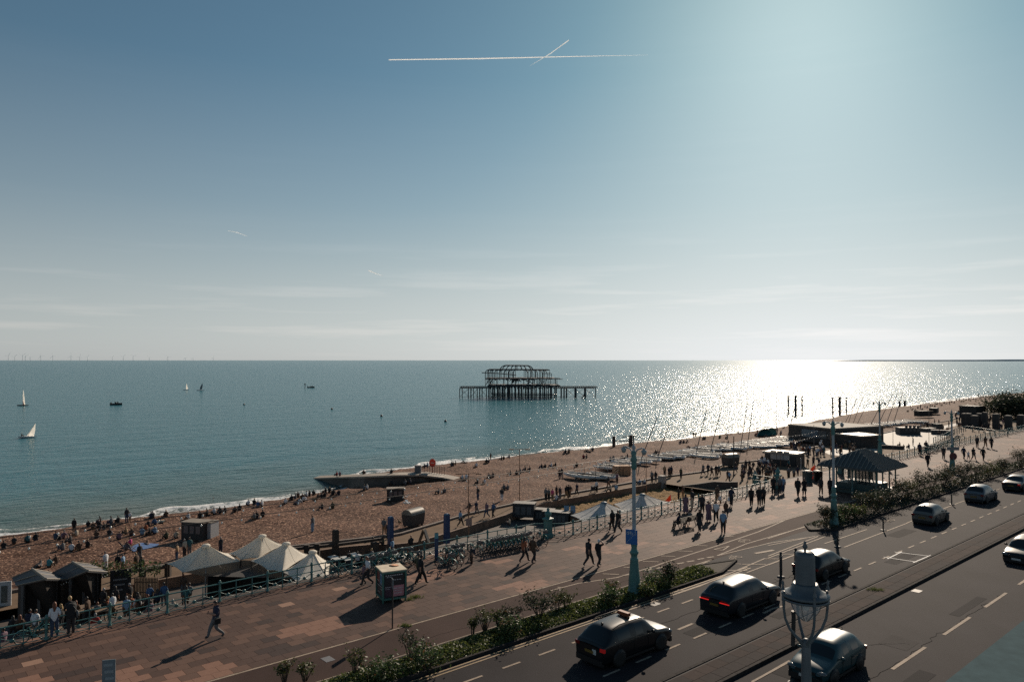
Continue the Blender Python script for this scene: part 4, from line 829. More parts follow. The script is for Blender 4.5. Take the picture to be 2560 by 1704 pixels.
polepix('slim twin-headed lamp pole by the black sheds', 'R3', 937, 500, 72, rust_p, double=True); p2 = polepix('slim twin-headed lamp pole near the bicycles with a square notice on it', 'R3', 537, 765, 262, rust_p, double=True)
mb = MB(); mb.box((0, -.08, 1.9 * 1), (.62, .03, .75)); nb_ = obj('notice', mb, mat('notice_rose', (.34, .22, .18), .7), None, P('R3', 537, 765, ZL) + Vector((.05, 0, PA('R3', 540, 640, P('R3', 537, 765, ZL).y).z - ZL - 1.9))); tag(nb_, 'square pinkish notice fixed to a slim pole near the bicycles', 'notice')
polepix('dark square-topped pole beside the wheeled bin on the bend of the path', 'B1', 1548, 822, 460, mat('pole_dark', (.05, .05, .05), .6), r=.10)
polepix('rust-coloured pole standing in the sand court behind the grey canopy', 'B1', 768, 978, 652, rust_p, z=ZT)
polepix('slim pole at the far end of the food kiosk', 'C2', 218, 880, 560, rust_p); polepix('slim brown pole close beside the shelter lamp column', 'C2', 1087, 620, 245, rust_p)
polepix('slim pole in front of the pale plaza', 'B2', 1185, 640, 372, grey_p); polepix('slim pole at the edge of the plaza by the parked bicycles', 'B2', 1505, 560, 235, grey_p)
polepix('slim pole among the boats near the teal beach tents', 'B2', 147, 440, 118, grey_p, r=.05); polepix('slim pole with lights in front of the flat-roofed beach building', 'C2', 795, 720, 150, grey_p)
polepix('white slim pole by the orange windbreak', 'C2', 570, 1100, 720, mat('pole_white', (.5, .5, .5), .5))
# festoon cables between lamp columns
def festoon(label, pts, n, cat='festoon lights', sag=.25, rb=.03):
    t = thing('festoon_cable', label, cat); cab = []
    for i in range(n + 1): f = i / n; k = f * (len(pts) - 1); j = min(int(k), len(pts) - 2); cab.append(pts[j].lerp(pts[j+1], k - j) - Vector((0, 0, sag * 4 * (k - j) * (1 - (k - j)))))
    mb = MB(); mb.tube(cab, .012, 4, cap=False); obj('cable', mb, black, t); lm = MB(); lm.ell((0, 0, -.09), (rb, rb, rb * 1.4), 7, 5); me = lm.mesh('bulb', mat('bulb_glass', (.75, .72, .66), .25))
    for c in cab[::max(1, 1)]: link('bulb', me, t, c)
s1, p1_ = SP(l1); 
festoon('upper string of white festoon bulbs slung towards the tall lamp column', [AT(-160, 1362, W(s1 - 36, p1_).y), AT(1585, 1138, l1.y)], 46, sag=.1); festoon('lower string of white festoon bulbs slung towards the tall lamp column', [AT(-160, 1392, W(s1 - 36, p1_).y + .2), AT(1585, 1150, l1.y)], 46, sag=.12)
festoon('string of bulbs from the hut roof valley down to the pub benches', [P('R1', 385, 710, ze + .1), P('R1', 215, 990, ZT + 1.2)], 22, rb=.04); festoon('string of bulbs along the front eaves of the two pub huts', [P('R1', 390, 712, ze), P('R1', 560, 715, ze), P('R1', 745, 645, ze), P('R1', 905, 655, ze)], 24, rb=.04)
festoon('string of bulbs dropping from the second pub hut to the terrace', [P('R1', 740, 650, ze), P('R1', 800, 880, ZT + 1.4)], 16, rb=.04)
festoon('string of bulbs over the bar front of the flat-roofed beach building', [P('C2', 370, 345, -2.2), P('C2', 910, 235, -1.8), P('C2', 1110, 180, -1.6)], 20, rb=.09); festoon('second lower string of bulbs before the flat-roofed beach building', [P('C2', 380, 440, -2.8), P('C2', 800, 345, -2.4), P('C2', 1180, 268, -2.2)], 20, rb=.09)

# ---- the ornate lantern close to the viewer
def lantern():
    D = 12.6; k = .2717 * D / FPX; c = PA('R5', 338, 0, D); ax = c.x; top = PA('R5', 338, 190, D).z
    t = thing('ornate_lantern', 'large ornate grey-blue street lantern in a four-armed cradle', 'street lamp', (ax, D, 0)); z = lambda y: top - (y - 190) * k; r = lambda q: q * k
    lg = mat('lantern_paint', (.075, .092, .105), .45, noise=(7, .12), spec=.5)
    f = MB(); f.lathe([(0, z(188)), (r(14), z(200)), (r(10), z(212)), (r(24), z(238)), (r(18), z(254)), (r(9), z(258)), (r(11), z(284))], 12); obj('finial', f, lg, t)
    h = MB(); h.lathe([(r(11), z(279)), (r(66), z(284)), (r(82), z(300)), (r(85), z(330)), (r(86), z(480)), (r(88), z(575)), (r(92), z(592))], 24); obj('hood', h, lg, t)
    b = MB(); b.lathe([(r(92), z(574)), (r(108), z(570)), (r(114), z(584)), (r(120), z(604)), (r(136), z(628)), (r(166), z(650)), (r(206), z(664)), (r(211), z(674)), (r(206), z(688)), (r(170), z(694)), (r(150), z(690)), (r(100), z(650)), (0, z(648))], 32); obj('brim', b, lg, t)
    g = MB(); g.lathe([(r(150), z(690)), (r(142), z(735)), (r(120), z(800)), (r(80), z(862)), (r(18), z(912)), (0, z(915))], 12, smooth=False); obj('glass_bowl', g, mat('lantern_glass', (.40, .45, .50), .04, spec=1.0, alpha=.40), t)
    rb_ = MB()
    for q in range(8): w = rad(45 * q + 10); rb_.tube([(r(rr_) * math.cos(w), r(rr_) * math.sin(w), z(yy)) for rr_, yy in ((151, 690), (143, 735), (121, 800), (81, 862), (18, 913))], r(3), 4)
    obj('glazing_bar', rb_, lg, t)
    bl = MB(); bl.ell((0, 0, z(760)), (r(40), r(40), r(60)), 10, 8); obj('bulb', bl, mat('bulb_frosted', (.7, .7, .68), .4), t)
    rg = MB(); n = 32; rg.lathe([(r(196), z(700)), (r(206), z(700)), (r(206), z(718)), (r(196), z(718)), (r(196), z(700))], n); obj('ring', rg, lg, t)
    am = MB(); am.tube([(r(198), 0, z(640)), (r(200), 0, z(712)), (r(199), 0, z(800)), (r(186), 0, z(890)), (r(148), 0, z(980)), (r(90), 0, z(1050)), (r(34), 0, z(1110))], [r(11), r(16), r(12), r(12), r(13), r(14), r(18)], 8); am.ell((r(199), 0, z(716)), (r(20), r(20), r(26)), 8, 6); ame = am.mesh('cradle_arm', lg)
    for q in (-90, 0, 90, 180): link('cradle_arm', ame, t, (0, 0, 0), rad(q))
    kn = MB(); kn.lathe([(r(20), z(600)), (r(8), z(560)), (r(14), z(535)), (0, z(505))], 8); kme = kn.mesh('spike', lg)
    for q in (-90, 0, 90, 180): w = rad(q); link('spike', kme, t, (r(205) * math.cos(w), r(205) * math.sin(w), -.06))
    st = MB(); st.lathe([(.16, 0), (.16, .5), (.12, .6), (.105, 2), (.085, z(1500)), (r(42), z(1300)), (r(38), z(1130)), (r(30), z(1110))], 14); obj('column', st, lg, t)
    co = MB(); co.lathe([(r(38), z(1140)), (r(44), z(1125)), (r(36), z(1105)), (r(30), z(1085)), (r(20), z(1072)), (0, z(1070))], 12); obj('collar', co, lg, t)
    pp = MB(); pp.tube([(r(-95), .12, z(1160)), (r(-85), .12, z(900)), (r(-92), .1, z(840))], r(20), 6); obj('cable_pipe', pp, black, t)
lantern()
# road-side bollards (black wands)
def wand(label, b, h, r=.055):
    t = thing('bollard', label, 'bollard', b, 0, 'black rubber traffic bollards'); m_ = MB(); m_.lathe([(.26, 0), (.24, .05), (.09, .08)], 10); obj('foot', m_, black, t); m_ = MB(); m_.lathe([(r, .05), (r, h * .96), (r * .9, h), (0, h + .03)], 8); obj('shaft', m_, mat('wand_black', (.02, .02, .022), .5), t)
    m_ = MB(); m_.lathe([(r * 1.08, h * .80), (r * 1.08, h * .9)], 8); obj('band', m_, mat('wand_band', (.10, .10, .10), .4), t)
for lab, r_, x, yb, yt in [('thick black traffic bollard just beside the ornate lantern', 'R4', 2107, 522, 295), ('black traffic bollard mostly behind the lantern hood and a dark car', 'R4', 2243, 470, 258), ('black bollard at the lamp shadow across the cycle lane', 'B2', 692, 1450, 1322), ('black bollard at the end of the dark shrub bed, near the small hatchback', 'B2', 1098, 1303, 1180), ('most distant black bollard, behind the silver hatchback', 'B2', 1708, 1072, 980)]:
    b = P(r_, x, yb); wand(lab, b, PA(r_, x, yt, b.y).z, .09 if r_ == 'R4' else .06)
# slim sign posts nearer the cycle path
b = P('R2', 1496, 1150); t = thing('sign_post', 'slim dark sign post in front of the poster kiosk', 'sign', b, rad(20)); mb = MB(); mb.tube([(0, 0, 0), (0, 0, 2.5)], .038, 6); obj('pole', mb, black, t); mb = MB(); mb.box((0, 0, 2.25), (.03, .36, .5)); obj('plate', mb, mat('sign_back', (.17, .20, .22), .5), t)
c = AT(272, 1676, 27.0); t = thing('sign_post', 'grey sign back with faded panels at the bottom edge near the paving', 'sign', (c.x, c.y, 0), rad(14)); mb = MB(); mb.tube([(0, .03, 0), (0, .03, 2.6)], .04, 6); obj('pole', mb, steel, t); mb = MB(); mb.box((0, 0, c.z - .12), (.44, .03, 1.05)); obj('plate', mb, mat('sign_back', (.17, .20, .22), .5), t)
for i in range(3): mb = MB(); mb.box((-.02 + .03 * i, -.02, c.z + .22 - .24 * i), (.30, .01, .10)); obj('lettering', mb, mat('sign_text', (.28, .31, .33), .5), t)

# ------------------------------------------------------------------ poster kiosk
def kiosk():
    f0, f1, f2 = P('C6', 1270, 1350), P('C6', 1545, 1310), P('C6', 1080, 1290)
    c = (f1 + f2) / 2; t = thing('poster_kiosk', 'square green poster kiosk covered in bills, with a rusty pale top', 'kiosk', c, math.atan2((f1 - f0).y, (f1 - f0).x)); a = 1.32; h = PA('C6', 1270, 885, f0.y).z; z0 = .16
    gm = mat('kiosk_green', (.055, .16, .13), .5, noise=(4, .2)); mb = MB(); mb.box((0, 0, (z0 + h) / 2), (a - .06, a - .06, h - z0)); obj('body', mb, mat('kiosk_black', (.018, .019, .021), .6), t)
    for x in (-1, 1):
        for y in (-1, 1): m_ = MB(); m_.box((x * a / 2, y * a / 2, (h + z0) / 2), (.10, .10, h - z0)); m_.box((x * a / 2, y * a / 2, .08), (.06, .06, .16)); obj('corner_post', m_, gm, t)
    for z in (z0 + .05, h - .05):
        for x, y, dx, dy in ((0, -a/2, a, .09), (0, a/2, a, .09), (-a/2, 0, .088, a), (a/2, 0, .088, a)): m_ = MB(); m_.box((x, y, z), (dx, dy, .10)); obj('frame_rail', m_, gm, t)
    m_ = MB(); m_.box((0, 0, h + .02), (a + .12, a + .12, .06)); obj('top', m_, mat('kiosk_top', (.62, .52, .38), .7, noise=(1.6, .25)), t)
    m_ = MB(); m_.lathe([(0, 0), (.26, 0), (.3, .002), (0, .004)], 9, (.25, .3, h + .052)); obj('rust_stain', m_, mat('rust', (.38, .17, .08), .8, noise=(6, .4)), t)
    cols = [mat('poster_%s' % n_, q, .55, noise=(9, .25)) for n_, q in (('black', (.025, .024, .028)), ('red', (.16, .035, .03)), ('blue', (.05, .16, .27)), ('pink', (.50, .22, .25)), ('plum', (.06, .03, .05)), ('pale', (.30, .30, .32)))]
    ink = mat('poster_ink', (.55, .55, .56), .6)
    def poster(side, u0, u1, v0, v1, ci, lines):
        ox = {0: (lambda u, v, d: (u, -a/2 + .02 - d, v)), 1: (lambda u, v, d: (-a/2 + .02 - d, -u, v))}[side]
        U = lambda q: (q - .5) * (a - .14); V = lambda q: z0 + .12 + q * (h - z0 - .24); m_ = MB(); d = .004
        m_.add([ox(U(u0), V(v0), d), ox(U(u1), V(v0), d), ox(U(u1), V(v1), d), ox(U(u0), V(v1), d)], [(0, 1, 2, 3)]); p = obj('poster', m_, cols[ci], t)
        for q0, q1, w0, w1 in lines:
            m2 = MB(); A = lambda q: u0 + (u1 - u0) * q; Bv = lambda q: v0 + (v1 - v0) * q; n_ = max(2, int((q1 - q0) * 9))
            for i in range(n_):
                x0 = q0 + (q1 - q0) * i / n_; x1 = x0 + (q1 - q0) / n_ * .68; m2.add([ox(U(A(x0)), V(Bv(w0)), .008), ox(U(A(x1)), V(Bv(w0)), .008), ox(U(A(x1)), V(Bv(w1)), .008), ox(U(A(x0)), V(Bv(w1)), .008)], [(0, 1, 2, 3)])
            obj('lettering', m2, ink, p)
    poster(0, .02, .98, .52, .98, 0, [(.05, .95, .85, .93), (.1, .4, .72, .77), (.5, .88, .42, .48)]); poster(0, .02, .40, .03, .49, 4, [(.1, .8, .86, .92), (.1, .7, .7, .74)]); poster(0, .42, .98, .03, .49, 3, [(.1, .9, .7, .78), (.1, .9, .5, .56), (.15, .85, .25, .33)])
    poster(1, .02, .46, .52, .98, 1, [(.1, .8, .1, .15)]); poster(1, .48, .98, .48, .98, 2, [(.1, .9, .82, .9), (.1, .7, .1, .16)]); poster(1, .02, .98, .03, .46, 0, [(.05, .9, .84, .9), (.1, .5, .2, .26), (.55, .9, .6, .65)])
kiosk()
# ---- totem, timber posts
def boxpost(name, label, cat, base, h, w, m, capm=None, rz=ROAD, taper=1.0, group=None):
    t = thing(name, label, cat, base, rz, group); mb = MB(); a = w / 2; b = a * taper
    mb.add([(-a,-a,0),(a,-a,0),(a,a,0),(-a,a,0),(-b,-b,h),(b,-b,h),(b,b,h),(-b,b,h)], [(0,3,2,1),(4,5,6,7),(0,1,5,4),(1,2,6,5),(2,3,7,6),(3,0,4,7)]); obj('shaft', mb, m, t)
    mb = MB(); mb.lathe([(b * 1.3, h - .05), (b * 1.42, h + .05), (b * .9, h + .16), (0, h + .2)], 4, ph=math.pi / 4, smooth=False); obj('cap', mb, capm or m, t); return t
b = P('C5', 78, 1140); t = thing('bike_totem', 'navy blue bike-hire totem with a teal top panel, by the bicycles', 'sign', b, rad(20)); h = PA('C5', 78, 650, b.y).z; mb = MB(); mb.box((0, 0, h / 2), (.24, .12, h)); obj('slab', mb, navy, t); mb = MB(); mb.box((0, -.005, h - .18), (.245, .125, .36)); obj('top_panel', mb, mat('totem_teal', (.12, .32, .36), .5), t); mb = MB(); mb.box((0, -.064, h * .55), (.12, .006, .6)); obj('map_panel', mb, mat('totem_map', (.06, .09, .14), .4), t)
q = P('C6', 530, 560, ZL); boxpost('timber_post', 'massive square black timber post rising above the cafe terrace', 'post', Vector((q.x, q.y - 1.5, ZT)), PA('C6', 530, 285, q.y - 1.5).z - ZT, .50, dark_wood, taper=.98)
q = P('C6', 1110, 520, ZL); boxpost('timber_post', 'short stout dark timber post among the cafe seats', 'post', Vector((q.x, q.y - 1.5, ZT)), PA('C6', 1110, 470, q.y - 1.5).z - ZT, .6, dark_wood, taper=.9)
q = P('C6', 1305, 500, ZL); boxpost('painted_post', 'tall navy blue square post beside the wheeled bin on the path', 'post', q, PA('C6', 1305, 85, q.y).z - ZL, .46, navy, mat('post_cap_blue', (.06, .12, .2), .5), taper=.98)
q = P('C5', 262, 835, ZL); boxpost('painted_post', 'tall navy blue square post behind the bike-hire totem', 'post', q, PA('C5', 267, 335, q.y).z - ZL, .48, navy, mat('post_cap_blue', (.06, .12, .2), .5), taper=.98)
# a-frame board
q = P('C6', 1810, 468, ZL); t = thing('folding_board', 'open A-frame board standing on the path by the cafe', 'board', q, rad(-20))
for sg in (-1, 1):
    h = 1.45; mb = MB(); fr = [(sg * .55, -.3, 0), (sg * .55, .3, 0), (0, .3, h), (0, -.3, h)]; nn = Vector((sg * h, 0, .75)).normalized() * .03; mb.add([Vector(v) + nn for v in fr] + [Vector(v) - nn for v in fr], [(0,1,2,3),(7,6,5,4),(0,4,5,1),(1,5,6,2),(2,6,7,3),(3,7,4,0)]); o = obj('panel', mb, wood, t)
    mb = MB(); g_ = [Vector(v) * .8 + Vector((sg * .075, 0, .2)) + nn * 1.2 for v in fr]; mb.add(g_, [(0, 1, 2, 3)]); obj('chalk_face', mb, mat('chalkboard', (.03, .035, .04), .7), o)

# ------------------------------------------------------------------ bins and beach boxes
def eurobin(label, c, rz, s=1.0):
    t = thing('wheeled_bin', label, 'bin', c, rz, 'large wheeled bins by the path'); bm_ = mat('bin_body', (.045, .045, .045), .55, noise=(3, .3)); mb = MB(); w, d, h = 1.0, .62, 1.35
    mb.add([(-w,-d,.2),(w,-d,.2),(w,d,.2),(-w,d,.2),(-w*1.12,-d*1.15,h),(w*1.12,-d*1.15,h),(w*1.12,d*1.15,h),(-w*1.12,d*1.15,h)], [(0,3,2,1),(4,5,6,7),(0,1,5,4),(1,2,6,5),(2,3,7,6),(3,0,4,7)]); obj('body', mb, bm_, t)
    mb = MB(); vs = []; n = 9
    for x in (-w * 1.12, w * 1.12):
        for i in range(n + 1): a = math.pi * i / n; vs.append((x, -d * 1.15 * math.cos(a), h + .02 + .55 * math.sin(a)))
    mb.add(vs, [(i, i + 1, n + 2 + i, n + 1 + i) for i in range(n)], 0, True); mb.add(vs, [tuple(range(n + 1)), tuple(range(n + 1, 2 * n + 2))[::-1]]); obj('lid', mb, mat('bin_lid', (.19, .17, .14), .5, noise=(2, .3)), t)
    for x in (-.8, .8):
        for y in (-.5, .5): m_ = MB(); m_.lathe([(0, -.05), (.12, -.05), (.12, .05), (0, .05)], 10); m_.v = [(z, y_, x_ + .12) for x_, y_, z in m_.v]; obj('wheel', m_, black, t, (x, y, 0))
    t.scale = (s, s, s); return t
eurobin('dome-lidded wheeled bin at the edge of the shingle by the navy post', B('B5', 1405, 838), rad(58), 1.05); eurobin('dark dome-lidded wheeled bin on the bend of the path near the boats', P('C3', 1290, 735, ZL), rad(30), 1.2)
def bbox(label, c, rz, w, d, h, m, cat='box', name='beach_box', door=True):
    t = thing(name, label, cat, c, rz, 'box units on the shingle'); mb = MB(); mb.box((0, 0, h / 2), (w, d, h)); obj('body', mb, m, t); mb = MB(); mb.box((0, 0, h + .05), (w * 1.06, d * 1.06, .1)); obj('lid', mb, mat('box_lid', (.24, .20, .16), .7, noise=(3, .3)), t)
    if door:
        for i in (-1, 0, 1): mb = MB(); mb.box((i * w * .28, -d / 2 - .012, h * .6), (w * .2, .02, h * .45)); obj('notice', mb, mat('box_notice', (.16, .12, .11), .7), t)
    return t
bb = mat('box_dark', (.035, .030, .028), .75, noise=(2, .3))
bbox('dark box on the shingle with a seated figure on its top', B('B5', 1245, 606), rad(8), 2.3, 1.4, 1.6, bb); bbox('dark slatted storage box with notices, beside a white crate', B('R1', 1665, 352), rad(-14), 2.6, 1.7, 1.75, bb)
t = bbox('white wire crate against the dark storage box', B('R1', 1778, 343), rad(-14), 1.05, 1.4, 1.6, mat('crate_white', (.42, .42, .42), .6, noise=(12, .25)), 'crate', 'wire_crate', False)
# dark sheds and crates by the sand court
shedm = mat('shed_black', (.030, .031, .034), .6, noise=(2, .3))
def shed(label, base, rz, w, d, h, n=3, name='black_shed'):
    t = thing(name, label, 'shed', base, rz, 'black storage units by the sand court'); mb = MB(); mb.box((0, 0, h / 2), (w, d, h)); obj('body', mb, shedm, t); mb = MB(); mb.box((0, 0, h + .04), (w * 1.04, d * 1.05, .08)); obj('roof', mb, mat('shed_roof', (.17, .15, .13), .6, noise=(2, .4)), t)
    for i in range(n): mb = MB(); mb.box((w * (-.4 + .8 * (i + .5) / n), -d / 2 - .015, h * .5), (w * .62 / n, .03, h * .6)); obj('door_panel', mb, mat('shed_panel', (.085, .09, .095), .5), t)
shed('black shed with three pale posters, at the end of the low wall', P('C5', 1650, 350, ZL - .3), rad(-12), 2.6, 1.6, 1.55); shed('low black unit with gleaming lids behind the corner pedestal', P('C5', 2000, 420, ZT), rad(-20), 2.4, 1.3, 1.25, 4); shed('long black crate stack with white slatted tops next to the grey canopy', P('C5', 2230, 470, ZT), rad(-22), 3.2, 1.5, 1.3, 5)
q = P('C4', 370, 1470, ZT); t = thing('surf_board', 'pale blue boards propped against the black crates', 'board', q); 
for i in range(2): mb = MB(); mb.box((i * .75, 0, .95), (.6, .08, 2.0), rx=rad(-14)); obj('board', mb, mat('board_blue', (.16, .26, .36), .5), t)
q = P('C4', 540, 1500, ZT); t = thing('wooden_barrel', 'brown wooden half-barrel beside the slack grey canopy', 'barrel', q); mb = MB(); mb.lathe([(.75, 0), (.88, .55), (.75, 1.15), (.70, 1.15), (.6, 1.0), (0, 1.0)], 14); obj('staves', mb, mat('barrel_wood', (.17, .085, .045), .7, noise=(4, .3)), t)
for z in (.2, .95): mb = MB(); mb.lathe([(.83, z - .03), (.84, z + .03)], 14); obj('hoop', mb, iron, t)
# ---- flat roofed beach building, food kiosk, others
def block(name, label, foot, z0, h, m, roofm, cat='building', over=.3):
    t = thing(name, label, cat); mb = MB(); wallrun(mb, foot + [foot[0]], z0, z0 + h, .2); obj('wall', mb, m, t); c = sum(foot, Vector()) / len(foot); r_ = MB(); po = [v + (v - c).normalized() * over for v in foot]
    ar = sum(po[i].x * po[(i+1) % len(po)].y - po[(i+1) % len(po)].x * po[i].y for i in range(len(po))); po = po if ar > 0 else po[::-1]
    r_.prism([(v.x, v.y) for v in po], z0 + h, z0 + h + .28); obj('roof', r_, roofm, t)
    e_ = MB(); q = [Vector((v.x, v.y, z0 + h + .30)) for v in po]; e_.tube(q + [q[0]], .07, 4); obj('roof_edge', e_, mat('roof_edge', (.34, .30, .24), .5), t); return t
fa, fb = P('C2', 365, 405, ZL), P('C2', 1125, 500, ZL); dv = (fb - fa).normalized(); back = Vector((-dv.y, dv.x, 0)); back = back if back.y > 0 else -back
hb = PA('C2', 370, 160, fa.y).z - ZL
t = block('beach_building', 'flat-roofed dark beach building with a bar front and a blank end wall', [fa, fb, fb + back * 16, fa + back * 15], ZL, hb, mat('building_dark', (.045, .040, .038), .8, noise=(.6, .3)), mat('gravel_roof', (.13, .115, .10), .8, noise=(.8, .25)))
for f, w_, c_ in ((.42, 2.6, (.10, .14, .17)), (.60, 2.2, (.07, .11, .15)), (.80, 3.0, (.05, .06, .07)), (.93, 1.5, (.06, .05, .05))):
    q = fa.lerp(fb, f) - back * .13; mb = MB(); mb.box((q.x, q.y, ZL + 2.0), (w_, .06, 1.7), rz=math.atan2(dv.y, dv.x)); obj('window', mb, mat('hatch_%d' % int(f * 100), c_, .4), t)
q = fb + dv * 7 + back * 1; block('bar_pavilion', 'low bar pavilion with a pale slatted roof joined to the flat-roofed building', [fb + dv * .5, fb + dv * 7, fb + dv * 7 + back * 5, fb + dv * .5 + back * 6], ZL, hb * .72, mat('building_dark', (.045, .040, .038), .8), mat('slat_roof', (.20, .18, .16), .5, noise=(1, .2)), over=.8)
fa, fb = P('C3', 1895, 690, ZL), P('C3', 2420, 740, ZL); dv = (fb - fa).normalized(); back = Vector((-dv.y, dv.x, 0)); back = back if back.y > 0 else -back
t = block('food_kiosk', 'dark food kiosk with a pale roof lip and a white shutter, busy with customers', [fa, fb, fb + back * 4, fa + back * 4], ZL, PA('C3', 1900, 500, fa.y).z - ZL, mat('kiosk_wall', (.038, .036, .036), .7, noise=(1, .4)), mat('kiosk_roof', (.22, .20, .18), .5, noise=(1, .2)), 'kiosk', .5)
q = fa.lerp(fb, .5) - back * .15
for i in range(3): mb = MB(); mb.box((q.x + dv.x * (i - 1) * 1.15, q.y + dv.y * (i - 1) * 1.15, ZL + 1.8), (1.05, .05, 1.5), rz=math.atan2(dv.y, dv.x)); obj('shutter', mb, mat('shutter_white', (.36, .33, .31), .6), t)
fa, fb = P('C1', 5, 960, ZL), P('C1', 385, 965, ZL); dv = (fb - fa).normalized(); back = Vector((-dv.y, dv.x, 0))
t = block('container_bar', 'long low dark container on the pale plaza', [fa, fb, fb + back * 3, fa + back * 3], ZL, PA('C1', 10, 850, fa.y).z - ZL, mat('container_dark', (.035, .037, .038), .6, noise=(.8, .3)), mat('container_roof', (.12, .11, .10), .6), 'container', .1)
for f in (.3, .5, .7, .9): q = fa.lerp(fb, f) - back * .12; mb = MB(); mb.box((q.x, q.y, ZL + 1.6), ((fb - fa).length * .14, .05, 1.5)); obj('hatch', mb, mat('container_hatch', (.055, .06, .065), .5), t)
for lab, a, b, hh in [('low dark planter bench curving on the plaza behind the container', (440, 905), (640, 890), .9), ('low dark planter bench in front of the plaza crowd', (590, 945), (960, 960), 1.1), ('dark seat block beside the pale plaza path', (670, 865), (760, 860), 1.6)]:
    fa, fb = P('C1', *a, ZL), P('C1', *b, ZL); mb = MB(); wallrun(mb, [fa, fb], ZL, ZL + hh, 1.6); o = obj('plaza_bench', mb, mat('plaza_bench', (.06, .055, .052), .7), None); tag(o, lab, 'bench')
# far cluster of dark structures under the trees
for lab, a, b, yt in [('dark upside-down looking beach hut among the far crowd', (1450, 655), (1625, 640), 440), ('far dark beach stall half hidden by its crowd', (270, 605), (385, 615), 520), ('small dark kiosk with a white lit counter on the far beach', (560, 555), (690, 560), 470)]:
    fa, fb = P('C1', *a, ZL), P('C1', *b, ZL); dv = (fb - fa).normalized(); back = Vector((-dv.y, dv.x, 0)); block('beach_stall', lab, [fa, fb, fb + back * 5, fa + back * 5], ZL, PA('C1', a[0], yt, fa.y).z - ZL, mat('stall_dark', (.03, .028, .026), .8), mat('stall_roof', (.07, .06, .055), .7), 'stall', .3)
pm_ = mat('pier_post', (.040, .038, .038), .75, noise=(.6, .3))
for i, (x, yb, yt, w) in enumerate([(1232, 800, 560, .9), (1300, 815, 560, .9), (1422, 830, 600, .95), (1505, 808, 560, .8), (1575, 792, 560, .8), (1615, 835, 540, .75), (1825, 845, 570, .9), (2060, 860, 600, .95), (2300, 850, 590, .95)]):
    b = P('C1', x, yb, ZL); t = boxpost('pier_post', ['first', 'second', 'third', 'fourth', 'fifth', 'sixth', 'seventh', 'eighth', 'ninth'][i] + ' of the old round-headed pier posts on the far promenade, counted from the sea end', 'post', b, PA('C1', x, yt, b.y).z - ZL, w * 1.6, pm_, group='old pier posts standing on the far promenade')
# columns standing in and by the water
for i, (x, yb, yt, w) in enumerate([(254, 275, 105, 1.7), (318, 278, 102, 2.3), (376, 268, 105, 1.6), (649, 292, 120, 1.7), (711, 285, 115, 2.7), (770, 272, 118, 1.6), (1245, 222, 152, 2.2), (1290, 217, 148, 2.6)]):
    b = P('B2', x, yb, ZS - .2); h = PA('B2', x, yt, b.y).z - b.z; w *= .36; t = thing('iron_pier_column', ['slim iron column nearest the pier in the glitter', 'stout iron column between two slim ones in the glitter', 'slim iron column third in the glitter trio', 'slim iron column starting the second shore trio', 'stoutest iron column, the middle of the second shore trio', 'slim iron column ending the second shore trio', 'short iron column behind the leaning masts', 'short broad iron column beyond the leaning masts'][i], 'column', b, 0, 'iron columns of the lost pier')
    mb = MB(); n = 2 if w > .78 else 1
    for j in range(n): mb.tube([((j - (n - 1) / 2) * w * .5, 0, -2), ((j - (n - 1) / 2) * w * .5, 0, h)], w * (.26 if n == 2 else .42), 8)
    obj('shaft', mb, iron, t); m_ = MB()
    for z in (.25, .5, .75, .985): m_.box((0, 0, h * z), (w * 1.08, w * .95, .35))
    obj('flange', m_, iron, t)
# old timber frame at the water
q = B('C4', 1140, 245); t = thing('timber_groyne', 'old timber groyne with a gull-like broken beam at the water edge', 'groyne', q); t.scale = (.42, .42, .42)
for x, h, w in ((0, 6.0, 1.5), (9.4, 6.6, 1.6), (10.8, 6.2, .5), (8.4, 5.2, .4)): mb = MB(); mb.box((x, 0, h / 2), (w, 1, h)); obj('post', mb, dark_wood, t)
mb = MB(); mb.box((4.7, 0, 3.4), (8, .5, .35)); mb.box((8.3, .3, 5.9), (7.2, .5, .4), ry=rad(-4)); obj('beam', mb, dark_wood, t)

# ------------------------------------------------------------------ cars
def split_eval(mb, name, nmat, levels=1):
    """smooth a control mesh, hand back one mesh per material index"""
    me = mb.mesh(name, [bpy.data.materials.new('tmp') for _ in range(nmat)]); o = bpy.data.objects.new('tmp', me); COL.objects.link(o)
    m = o.modifiers.new('s', 'SUBSURF'); m.levels = levels; m.render_levels = levels; m.boundary_smooth = 'PRESERVE_CORNERS'
    ev = o.evaluated_get(bpy.context.evaluated_depsgraph_get()); em = ev.to_mesh(); out = []
    for k in range(nmat):
        idx = {}; vs = []; fs = []
        for f in em.polygons:
            if f.material_index != k: continue
            q = []
            for v in f.vertices:
                if v not in idx: idx[v] = len(vs); vs.append(em.vertices[v].co.copy())
                q.append(idx[v])
            fs.append(q)
        b = MB(); b.add(vs, fs, 0, True); out.append(b)
    ev.to_mesh_clear(); bpy.data.objects.remove(o); bpy.data.meshes.remove(me); return out
carglass = mat('car_glass', (.010, .013, .015), .05, spec=.6); tyre = mat('tyre_rubber', (.012, .012, .012), .8); rim = mat('alloy', (.22, .22, .23), .35, metal=.7); trim = mat('car_trim', (.006, .006, .007), .6)
redl = mat('tail_lens', (.16, .008, .008), .25); headl = mat('head_lens', (.10, .11, .115), .12); ylp = mat('rear_plate', (.16, .10, .015), .5); whp = mat('front_plate', (.5, .5, .48), .5)
redon = mat('brake_light', (.5, .01, .01), .4, emit=((1.0, .03, .025), .55)); redon2 = mat('tail_light_on', (.4, .01, .01), .4, emit=((1.0, .03, .03), .06))
def paint(n_, c): return mat('car_paint_' + n_, c, .38, spec=.35, coat=.35)
